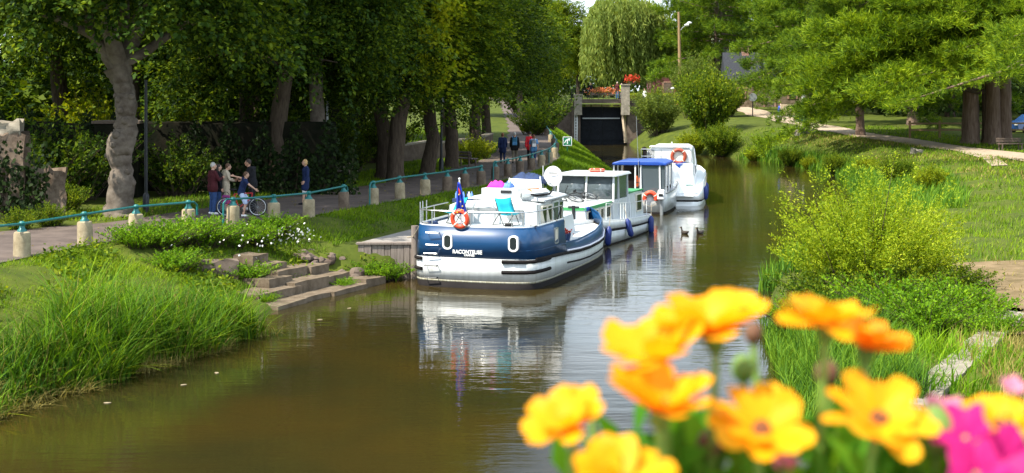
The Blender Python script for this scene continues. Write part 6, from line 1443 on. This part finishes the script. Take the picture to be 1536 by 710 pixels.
def person(lb, loc, rz, pose=None, h=1.70, top='cl_navy', legs='cl_jeans', hair='hair_dark', skin_='skin', hem=.84, sleeve=1.0, leglen=1.0, wide=1.0, style='short', shoes='cl_black', topname='jacket', legname='trousers', coat=None, look=0.0, cuff=None, near=True, group=None):
    J = {k: Vector(v) for k, v in {**BASE, **(pose or {})}.items()}
    t = thing('person', lb, 'person', loc, rz, group); k_ = h / 1.72; t.scale = (k_,) * 3
    W = wide
    b_ = MB()
    def torso(mb, g, z0=None):
        for s_ in (-1, 1):
            limb(mb, [J['hiL' if s_ < 0 else 'hiR'] * .8 + J['pel'] * .2, J['pel'].lerp(J['chest'], .5) + Vector((s_ * .05 * W, 0, 0)), J['chest'] + Vector((s_ * .075 * W, 0, .02)), J['shL' if s_ < 0 else 'shR'] * .8 + J['chest'] * .2], [.112 * W + g, .098 * W + g, .112 * W + g, .055 + g])
        limb(mb, [J['shL'], J['neck'] - Vector((0, 0, .05)), J['shR']], [.052 + g, .06 + g, .052 + g])
    torso(b_, 0); limb(b_, [J['neck'] - Vector((0, 0, .06)), J['head'] - Vector((0, .01, .06))], [.056, .05])
    for s_ in 'LR':
        limb(b_, [J['sh' + s_], J['el' + s_], J['wr' + s_]], [.048, .038, .026])
        limb(b_, [J['hi' + s_], J['kn' + s_], J['an' + s_]], [.082 * W, .054, .038])
        a = J['an' + s_]; limb(b_, [a - Vector((0, .03, .035)), a + Vector((0, .07, -.045)), a + Vector((0, .16, -.06))], [.04, .036, .024])
        # hand: palm, four bent fingers of unequal length, thumb at the side
        w_, e = J['wr' + s_], J['el' + s_]; d = (w_ - e).normalized(); sx = 1 if s_ == 'R' else -1
        fw = Vector((0, 1, 0)) - d * d.y; fw = fw.normalized() if fw.length > .1 else Vector((0, 0, 1)); up = d.cross(fw).normalized() * sx
        p1 = w_ + d * .085
        for q in (-.026, -.009, .009, .026): limb(b_, [w_ + fw * q * .6, p1 + fw * q], [.016, .0135], 6)
        for q, L_ in ((-.03, .058), (-.0105, .075), (.0105, .08), (.03, .07)):
            c = p1 + fw * q; m1 = c + d * L_ * .55 - up * .006; limb(b_, [c, m1, m1 + d * L_ * .38 - up * .022], [.0105, .0095, .0085], 6)
        th = w_ + d * .025 + fw * .028; limb(b_, [th, th + fw * .028 + d * .03, th + fw * .034 + d * .062 - up * .01], [.014, .0115, .0095], 6)
    # head with nose, ears, chin
    hd = MB(); hd.ball((0, 0, 0), (.073, .094, .112), 14, 10); hd.ball((0, .045, -.062), (.05, .045, .05), 10, 6); hd.ball((0, .098, -.012), (.013, .022, .024), 8, 6); hd.ball((0, .082, -.058), (.026, .014, .009), 8, 5)
    for s_ in (-1, 1): hd.ball((s_ * .075, -.008, -.01), (.011, .022, .032), 8, 6)
    M = Matrix.Rotation(look, 3, 'Z'); hv = [M @ Vector(v) + J['head'] for v in hd.v]; b_.add(hv, hd.f)
    o = from_mesh('body', solid(b_, .0095 if near else .016, 2), t); o.data.materials.append(MATS[skin_])
    if near:
        for s_ in (-1, 1):
            e = MB(); c = M @ Vector((s_ * .031, .083, .012)) + J['head']; e.ball(c, (.011, .008, .007), 8, 5); e.build('eye', 'eye_dark', t)
    hr = MB(); hr.ball((0, -.018, .028), (.082, .092, .102), 12, 8)
    if style == 'long': hr.ball((0, -.055, -.06), (.078, .055, .14), 12, 8)
    if style == 'bob': hr.ball((0, -.03, -.02), (.088, .08, .095), 12, 8)
    hr.v = [M @ Vector((v[0], min(v[1], .075) if v[2] > .02 else min(v[1], .02), v[2])) + J['head'] for v in hr.v]
    hr.build('hair', hair, t, angle=80)
    # clothes follow the body
    g = .020; c_ = MB(); torso(c_, g)
    for s_ in 'LR':
        end = J['sh' + s_].lerp(J['el' + s_], min(1, sleeve * 2)) if sleeve < .5 else J['el' + s_].lerp(J['wr' + s_], (sleeve - .5) * 2 * .97)
        pts = [J['sh' + s_], end] if sleeve < .5 else [J['sh' + s_], J['el' + s_], end]
        limb(c_, pts, [.064, .060] if sleeve < .5 else [.064, .056, .046])
    pz = J['pel'].z
    if hem < .86:
        for s_ in 'LR': limb(c_, [J['hi' + s_] + Vector((0, 0, .05)), J['hi' + s_].lerp(J['kn' + s_], min(1, (.9 - hem) / .41))], [.118 * W + g * .5, .115 * W + g * .6])
        limb(c_, [J['pel'], J['pel'] - Vector((0, 0, max(.02, (.9 - hem))))], [.12 * W, .12 * W])
    o = from_mesh(topname, solid(c_, .013 if near else .02), t); o.data.materials.append(MATS[top])
    c_ = MB(); limb(c_, [J['hiL'], J['pel'] + Vector((0, 0, .03)), J['hiR']], [.10 * W, .112 * W, .10 * W])
    for s_ in 'LR':
        kn, an = J['kn' + s_], J['an' + s_] + Vector((0, 0, .02)); f = leglen
        if f >= .5: limb(c_, [J['hi' + s_], kn, kn.lerp(an, (f - .5) * 2)], [.097 * W, .069, .056])
        else: limb(c_, [J['hi' + s_], J['hi' + s_].lerp(kn, f * 2)], [.10 * W, .088])
    o = from_mesh(legname, solid(c_, .013 if near else .02), t); o.data.materials.append(MATS[legs])
    for s_ in 'LR':
        c_ = MB(); a = J['an' + s_]; limb(c_, [a - Vector((0, .035, .04)), a + Vector((0, .07, -.047)), a + Vector((0, .165, -.056))], [.047, .043, .03]); c_.build('shoe', shoes, t)
    return t
def rucksack(lb, loc, rz, h, m, m2):
    t = thing('rucksack', lb, 'backpack', loc, rz); k_ = h / 1.72; t.scale = (k_,) * 3
    b_ = MB(); b_.box((0, -.19, 1.22), (.30, .15, .42), taper=.85); b_.build('bag', m, t, bevel=.05); b_ = MB(); b_.box((0, -.28, 1.12), (.22, .06, .18)); b_.build('pocket', m2, t, bevel=.02)
    for s_ in (-1, 1):
        b_ = MB(); b_.tube([(s_ * .10, -.13, 1.40), (s_ * .11, -.06, 1.50), (s_ * .12, .08, 1.46), (s_ * .13, .15, 1.30), (s_ * .14, .02, 1.08), (s_ * .13, -.12, 1.06)], .016, 6); b_.build('strap', m2, t)
    return t
def feet(x, y, D):
    X = px(x, 0, D).x; return Vector((X, D, ground_z(X, D) + .035))
# walkers seen from behind
person('woman in a long dark blue coat walking away on the towpath', feet(754, 245, 79), .05, WALK, 1.68, 'cl_navy', 'cl_navy', 'hair_red', hem=.66, style='bob', wide=1.05)
p = feet(772, 246, 78); person('man in a dark jacket and khaki trousers walking away with a backpack', p, -.03, WALK2, 1.74, 'cl_black', 'cl_khaki', 'hair_grey', wide=1.1); rucksack('blue backpack worn by the man in khaki trousers', p, -.03, 1.74, 'cl_teal', 'cl_sky')
person('person in a red top on the towpath, half hidden by the grey backpack', feet(795, 244, 79), .0, WALK, 1.74, 'cl_red', 'cl_black', 'hair_dark', topname='shirt', hem=.82)
p = feet(800.5, 246, 77.6); person('woman in blue jeans walking away with a grey backpack', p, .05, WALK2, 1.62, 'cl_sky', 'cl_jeans', 'hair_red', style='bob', topname='shirt', sleeve=.35); rucksack('grey backpack worn by the woman in blue jeans', p, .05, 1.62, 'cl_grey', 'cl_white')
# the group under the trees
person('grey haired person in dark maroon and jeans standing left in the group by the bicycle', feet(319, 318, 46.4), -.9, dict(elR=(.26, .10, 1.15), wrR=(.12, .28, 1.20)), 1.70, 'cl_maroon', 'cl_jeans', 'hair_grey', wide=1.1, shoes='cl_white', look=-.2)
person('dark haired woman in a black jacket beside the maroon top in the bicycle group', feet(327, 316, 47.0), -1.1, dict(elL=(-.24, .08, 1.14), wrL=(-.12, .24, 1.16)), 1.62, 'cl_black', 'cl_jeans', 'hair_dark', style='long', wide=1.05)
person('woman in a beige coat bending her head behind the bicycle', feet(338, 314, 47.2), -2.2 + 1.1, dict(head=(0, .10, 1.565), elL=(-.24, .10, 1.14), wrL=(-.08, .27, 1.12), elR=(.24, .08, 1.14), wrR=(.10, .26, 1.08)), 1.66, 'cl_beige', 'cl_beige', 'hair_brown', hem=.60, wide=1.08, topname='coat')
RIDE = dict(pel=(0, -.10, .90), chest=(0, .02, 1.22), neck=(0, .07, 1.38), head=(0, .10, 1.53), shL=(-.165, .06, 1.33), shR=(.165, .06, 1.33), elR=(.24, .28, 1.16), wrR=(.22, .46, 1.02), elL=(-.30, -.16, 1.40), wrL=(-.34, -.42, 1.46), hiL=(-.09, -.08, .88), hiR=(.10, -.08, .88), knL=(-.11, .16, .56), anL=(-.13, .02, .32), knR=(.13, .10, .50), anR=(.16, .02, .085))
fb = feet(363, 318, 45.7)
person('boy in pale blue shorts astride the bicycle, one arm stretched out', fb + Vector((.05, 0, 0)), R(-90), RIDE, 1.50, 'cl_navy', 'cl_shortblue', 'hair_brown', topname='shirt', legname='shorts', sleeve=.30, leglen=.48, hem=.9, shoes='cl_white', look=.4)
person('man in a black top leaning over the handlebar at the right of the group', feet(379, 312, 47.2), 1.5, dict(chest=(0, .06, 1.28), neck=(0, .10, 1.44), head=(0, .15, 1.57), elL=(-.25, .18, 1.16), wrL=(-.18, .38, 1.08), elR=(.25, .16, 1.16), wrR=(.18, .36, 1.04)), 1.80, 'cl_black', 'cl_black', 'hair_dark', skin_='skin_tan', wide=1.1, topname='shirt')
bicycle('bicycle with white-rimmed wheels ridden by the boy in pale blue shorts', fb + Vector((-.02, -.02, -.005)), (0, 0, R(2)), 'bike_red', .31, 1.0)
t = thing('handbag', 'small purple bag hanging between the legs of the group behind the front wheel', 'bag', feet(339, 312, 46.6) + Vector((0, 0, .32))); m = MB(); m.box((0, 0, .15), (.30, .12, .30), taper=.8); m.build('bag', 'cl_dress', t, bevel=.03); m = MB(); m.ring((0, 0, .3), .10, .01, 'Y', 16, 6); m.build('strap', 'cl_black', t)
person('blond woman in a navy jacket and pale skirt walking alone by the lime trunk', feet(459, 300, 50.5), 1.9, dict(knL=(-.09, .10, .5), anL=(-.09, .12, .085), anR=(.09, -.14, .1), head=(0, .05, 1.595), elL=(-.22, -.02, 1.12), wrL=(-.20, .10, .90)), 1.60, 'cl_navy', 'cl_white', 'hair_blond', style='bob', hem=.62, sleeve=.94, leglen=.52, wide=1.05)
# people on the lock bridge and behind it
zb = 4.75
person('person in black at the left end of the lock bridge', (px(886, 0, 149).x, 149, zb), R(180), {}, 1.7, 'cl_black', 'cl_khaki', 'hair_dark', near=False)
person('person in dark clothes with a white cap in the middle of the lock bridge', (px(926, 0, 149).x, 149, zb), R(160), {}, 1.78, 'cl_maroon', 'cl_blueshirt', 'hair_grey', near=False, wide=1.1)
person('person in a lime green top behind the middle of the lock bridge', (px(932.5, 0, 149.6).x, 149.6, zb), R(180), {}, 1.66, 'cl_lime', 'cl_grey', 'hair_dark', near=False)
person('person in a white and blue shirt standing right of the lock bridge', (px(967, 0, 152).x, 152, 4.15), R(150), {}, 1.70, 'cl_white', 'cl_jeans', 'hair_brown', near=False, leglen=.5, legname='shorts')
person('person in bright blue beside the beige notice board', feet(1171, 0, 136), R(170), {}, 1.65, 'blue_plastic', 'cl_black', 'hair_dark', near=False)
# ------------------------------------------------------------------ the flower box on the near bridge, close to the lens
def petalmat(name, a, b_, tr=.45):
    m = bpy.data.materials.new(name); m.use_nodes = True; n, l = m.node_tree.nodes, m.node_tree.links
    p = n['Principled BSDF']; g = n.new('ShaderNodeNewGeometry'); rp = n.new('ShaderNodeValToRGB')
    rp.color_ramp.elements[0].color, rp.color_ramp.elements[1].color = tuple(a) + (1,), tuple(b_) + (1,)
    l.new(g.outputs['Random Per Island'], rp.inputs['Fac']); l.new(rp.outputs['Color'], p.inputs['Base Color']); p.inputs['Roughness'].default_value = .55; p.inputs['Specular IOR Level'].default_value = .25
    tl = n.new('ShaderNodeBsdfTranslucent'); l.new(rp.outputs['Color'], tl.inputs['Color'])
    ms = n.new('ShaderNodeMixShader'); ms.inputs[0].default_value = tr; l.new(p.outputs[0], ms.inputs[1]); l.new(tl.outputs[0], ms.inputs[2]); l.new(ms.outputs[0], n['Material Output'].inputs['Surface']); MATS[name] = m
petalmat('petal_gold', (.94, .39, .004), (.96, .475, .007)); petalmat('petal_orange', (.92, .24, .004), (.94, .32, .006)); petalmat('petal_pink', (.48, .005, .12), (.72, .025, .26)); petalmat('petal_rose', (.75, .18, .32), (.8, .3, .42))
mat('flower_eye', (.16, .05, .015), .8, noise=.4, scale=300); mat('calyx_green', (.11, .20, .03), .7, noise=.2, scale=60); mat('bud_brown', (.13, .06, .03), .8, noise=.3, scale=120); mat('stem_green', (.16, .28, .04), .6, noise=.2, scale=60)
leafmat('leaf_planter', (.045, .16, .010), (.10, .27, .015), (.22, .38, .03), tr=.4)
mat('parapet_stone', (.30, .27, .22), .9, scale=5, bump=.3, col2=(.42, .38, .32))
t = thing('bridge_parapet', 'stone parapet of the near bridge under the flower box', 'parapet', (0, .95, 3.6)); m = MB(); m.box((1, 0, .6), (14, .45, 1.3)); m.build('wall', 'parapet_stone', t, bevel=.03); m = MB(); m.box((1, 0, 1.31), (14.2, .55, .12)); m.build('coping', 'parapet_stone', t, bevel=.02)
t = thing('planter', 'brown flower trough standing on the near bridge parapet', 'planter', (.28, .95, 4.97)); m = MB(); m.box((0, 0, .13), (1.0, .24, .26), taper=1.08); m.build('trough', 'terracotta', t, bevel=.01); m = MB(); m.box((0, 0, .263), (1.02, .20, .012)); m.build('soil', 'dark_stone', t)
def flower(lb, x, y, D, R0, nrm, cup, pm, seed, npet=10, group='orange daisies in the near flower box', stem_to=None, w=1.0):
    r2 = np.random.default_rng(seed); c = px(x, y, D); R0 *= 1.0; t = thing('daisy', lb, 'flower', c, 0, group)
    q = Vector(nrm).normalized().to_track_quat('Z', 'Y').to_matrix().to_4x4()
    pt = MB()
    for layer, (k, rr, cp) in enumerate(((npet, 1.0, cup), (8, .74, cup + .20))):
        for i in range(k):
            a = 2 * math.pi * (i + .5 * layer) / k + r2.normal(0, .06); L = R0 * rr * r2.uniform(.93, 1.06); cpp = cp + r2.normal(0, .12); tw = r2.normal(0, .22); rows = []
            for u in (.10, .3, .55, .78, .93, 1.0):
                hw = L * .25 * w * (math.sin(math.pi * min(1, u * .62 + .08)) ** .9) * (1 if u < .9 else (.86 if u < .97 else .45)); rad = L * u * math.cos(cpp * (.6 + .55 * u)); z = L * u * math.sin(cpp * (.6 + .55 * u)) - L * .10 * u ** 4
                rows.append([(rad * math.cos(a) - v * hw * math.sin(a), rad * math.sin(a) + v * hw * math.cos(a), z + hw * (.18 * v * v + tw * v)) for v in (-1, -.5, 0, .5, 1)])
            pt.grid(rows)
    pt.v = [q @ Vector(v) for v in pt.v]; pt.build('petals', pm, t, angle=80)
    e = MB(); e.ball((0, 0, R0 * .05), (R0 * .17, R0 * .17, R0 * .09), 14, 8)
    for k in range(40):
        a, rr = r2.uniform(0, 6.28), R0 * .16 * r2.uniform(0, 1) ** .5; e.ball((rr * math.cos(a), rr * math.sin(a), R0 * .13), R0 * .018, 6, 4)
    e.v = [q @ Vector(v) for v in e.v]; e.build('eye', 'flower_eye', t, angle=80)
    cl = MB(); cl.lathe([(.004, -R0 * .30), (R0 * .13, -R0 * .24), (R0 * .18, -R0 * .08), (R0 * .22, R0 * .01)], 12)
    cl.v = [q @ Vector(v) for v in cl.v]; cl.build('calyx', 'calyx_green', t, angle=80)
    base = q @ Vector((0, 0, -R0 * .28)); dn = stem_to or (r2.normal(0, .015), -.0)
    s_ = MB(); end = Vector((base.x + dn[0], min(.05, max(-.05, .95 - D)), 5.2 - c.z)); s_.tube([base, base + Vector((dn[0] * .2, 0, -.035)), base.lerp(end, .6), end], [.0026, .0027, .003, .0035], 8); s_.build('stem', 'stem_green', t)
UPC = (-.12, -.35, 1)
flower('golden daisy at the top centre, seen from the side, highest of all', 1070, 500, .92, .043, (-.18, -.14, 1), .46, 'petal_gold', 1)
flower('golden daisy second from the top at the left, tilted to the left', 984, 542, .90, .040, (-.34, -.16, 1), .46, 'petal_gold', 2)
flower('golden daisy just below the tilted one in the left column', 992, 615, .86, .041, (.08, -.20, 1), .46, 'petal_gold', 3)
flower('golden daisy farthest left, facing up to the left', 852, 640, .90, .031, (-.45, -.40, .9), .40, 'petal_gold', 4)
flower('golden daisy cut by the bottom edge at the left', 934, 728, .84, .034, (.1, -.35, 1), .40, 'petal_gold', 5)
flower('wide open golden daisy in the bottom middle with a dark eye', 1142, 648, .88, .0365, (.05, -.60, 1), .26, 'petal_gold', 6)
flower('flat golden daisy at the upper right, seen from the side', 1240, 488, .92, .035, (.10, -.06, 1), .36, 'petal_gold', 7)
flower('deep orange daisy tucked under the flat golden one', 1300, 525, .96, .033, (.18, -.05, 1), .50, 'petal_orange', 8)
flower('large golden daisy right of the open one, tilted to the viewer', 1318, 632, .88, .036, (.12, -.60, 1), .30, 'petal_gold', 9)
flower('golden daisy half behind the pink petunias at the right edge', 1498, 640, .98, .028, (.0, -.5, 1), .35, 'petal_gold', 10)
for i, (x, y, D, r_, m_, lb) in enumerate(((886, 590, .96, .007, 'bud_brown', 'brown withered bud behind the leftmost daisy'), (1064, 668, .93, .010, 'bud_brown', 'round brown bud between the left column and the open daisy'), (1130, 500, 1.0, .008, 'bud_brown', 'brown calyx under the top daisy'), (1115, 553, .98, .010, 'calyx_green', 'green bud under the top daisy'), (1402, 648, .90, .017, 'calyx_green', 'dark green bud beside the pink petunias'), (1240, 560, 1.0, .010, 'bud_brown', 'brown bud above the large right daisy'))):
    c = px(x, y, D); t = thing('flower_bud', lb, 'bud', c, 0, 'buds in the near flower box'); b_ = MB(); b_.ball((0, 0, 0), (r_ * .85, r_ * .85, r_), 12, 8); b_.build('bud', m_, t); b_ = MB(); b_.tube([(0, 0, -r_ * .8), (.004, 0, -.05), (.01, min(.05, max(-.05, .95 - D)), 5.2 - c.z)], [.0025, .0028, .0032], 7); b_.build('stem', 'stem_green', t)
def petunia(lb, x, y, D, R0, nrm, pm, seed):
    r2 = np.random.default_rng(seed); c = px(x, y, D); t = thing('petunia', lb, 'flower', c, 0, 'pink petunias in the near flower box'); q = Vector(nrm).normalized().to_track_quat('Z', 'Y').to_matrix().to_4x4(); f = MB(); rows = []
    for u in (.10, .16, .3, .55, .8, 1.0): rows.append([(R0 * u * (1 + .14 * u * math.cos(5 * a)) * math.cos(a), R0 * u * (1 + .14 * u * math.cos(5 * a)) * math.sin(a), R0 * (.9 * u ** .45 - .9 + .12 * u * u * math.cos(5 * a + 1.2) + .06 * u * math.sin(9 * a + seed))) for a in np.arange(0, 6.28, 6.2832 / 40)])
    f.grid(rows, close=True); f.v = [q @ Vector(v) for v in f.v]; f.build('corolla', pm, t, angle=80)
    f = MB(); f.tube([(0, 0, -R0 * .58), (0, 0, -R0 * 1.0)], [R0 * .10, R0 * .06], 8); f.v = [q @ Vector(v) for v in f.v]; f.build('tube', 'calyx_green', t)
    b0_ = q @ Vector((0, 0, -R0)); f = MB(); f.tube([b0_, b0_.lerp(Vector((0, .02, 5.2 - c.z)), .5), Vector((0, min(.05, max(-.05, .95 - D)), 5.2 - c.z))], .0022, 6); f.build('stem', 'stem_green', t)
petunia('magenta petunia left of the half hidden daisy', 1440, 640,   .88, .018, (-.5, -.5, .8), 'petal_pink', 1); petunia('magenta petunia in the bottom right corner', 1516, 685, .86, .019, (.2, -.8, .5), 'petal_pink', 2); petunia('magenta petunia at the bottom edge below the others', 1465, 700, .85, .017, (-.2, -.7, .6), 'petal_pink', 3)
petunia('small pale pink petunia alone above the right edge flowers', 1521, 577, 1.0, .008, (0, -.6, .8), 'petal_rose', 4); petunia('pale pink petunia half behind the large right daisy', 1412, 620, .95, .016, (-.4, -.4, .8), 'petal_rose', 5); petunia('tiny pink petunia below the open daisy', 1176, 690, .9, .008, (0, -.6, .8), 'petal_rose', 6)
r2 = np.random.default_rng(14)
for i, (x0, x1, lb) in enumerate(((860, 960, 'low leaf clump at the left end of the flower box'), (950, 1080, 'leaf clump under the left column of daisies'), (1070, 1210, 'leaf clump under the open golden daisy'), (1200, 1340, 'leaf clump under the large right daisy'), (1330, 1460, 'leaf clump beside the magenta petunias'), (1440, 1560, 'leaf clump in the bottom right corner'))):
    t = thing('leaf_clump', lb, 'plant', (px((x0 + x1) / 2, 0, .93).x, .95, 5.22), 0, 'leafy clumps in the near flower box'); n = 230
    b = np.stack([r2.uniform((x0 - x1) / 2, (x1 - x0) / 2, n) * .93 / FPX * 1.1, r2.uniform(-.08, .08, n), .245 - r2.uniform(0, .13, n) * 1.2 + 0 * r2.uniform(0, 1, n)], 1); b[:, 2] -= .008 + (.03 if i == 0 else 0)
    u = r2.normal(0, .8, (n, 3)); u[:, 2] = np.abs(u[:, 2]) + .3; L = r2.uniform(.028, .055, n); V, F = leaf_arrays(b, u, r2.normal(0, 1, b.shape), L, L * .36)
    from_mesh('leaves', np_mesh('leaves', V, F, 'leaf_planter'), t); m = MB()
    for k in range(24): x_, y_, z_ = b[k]; m.tube([(x_ * .7, y_ * .6, .0), (x_ * .9, y_ * .9, z_ * .6), (x_, y_, z_ + .02)], .0022, 5)
    m.build('stems', 'stem_green', t)
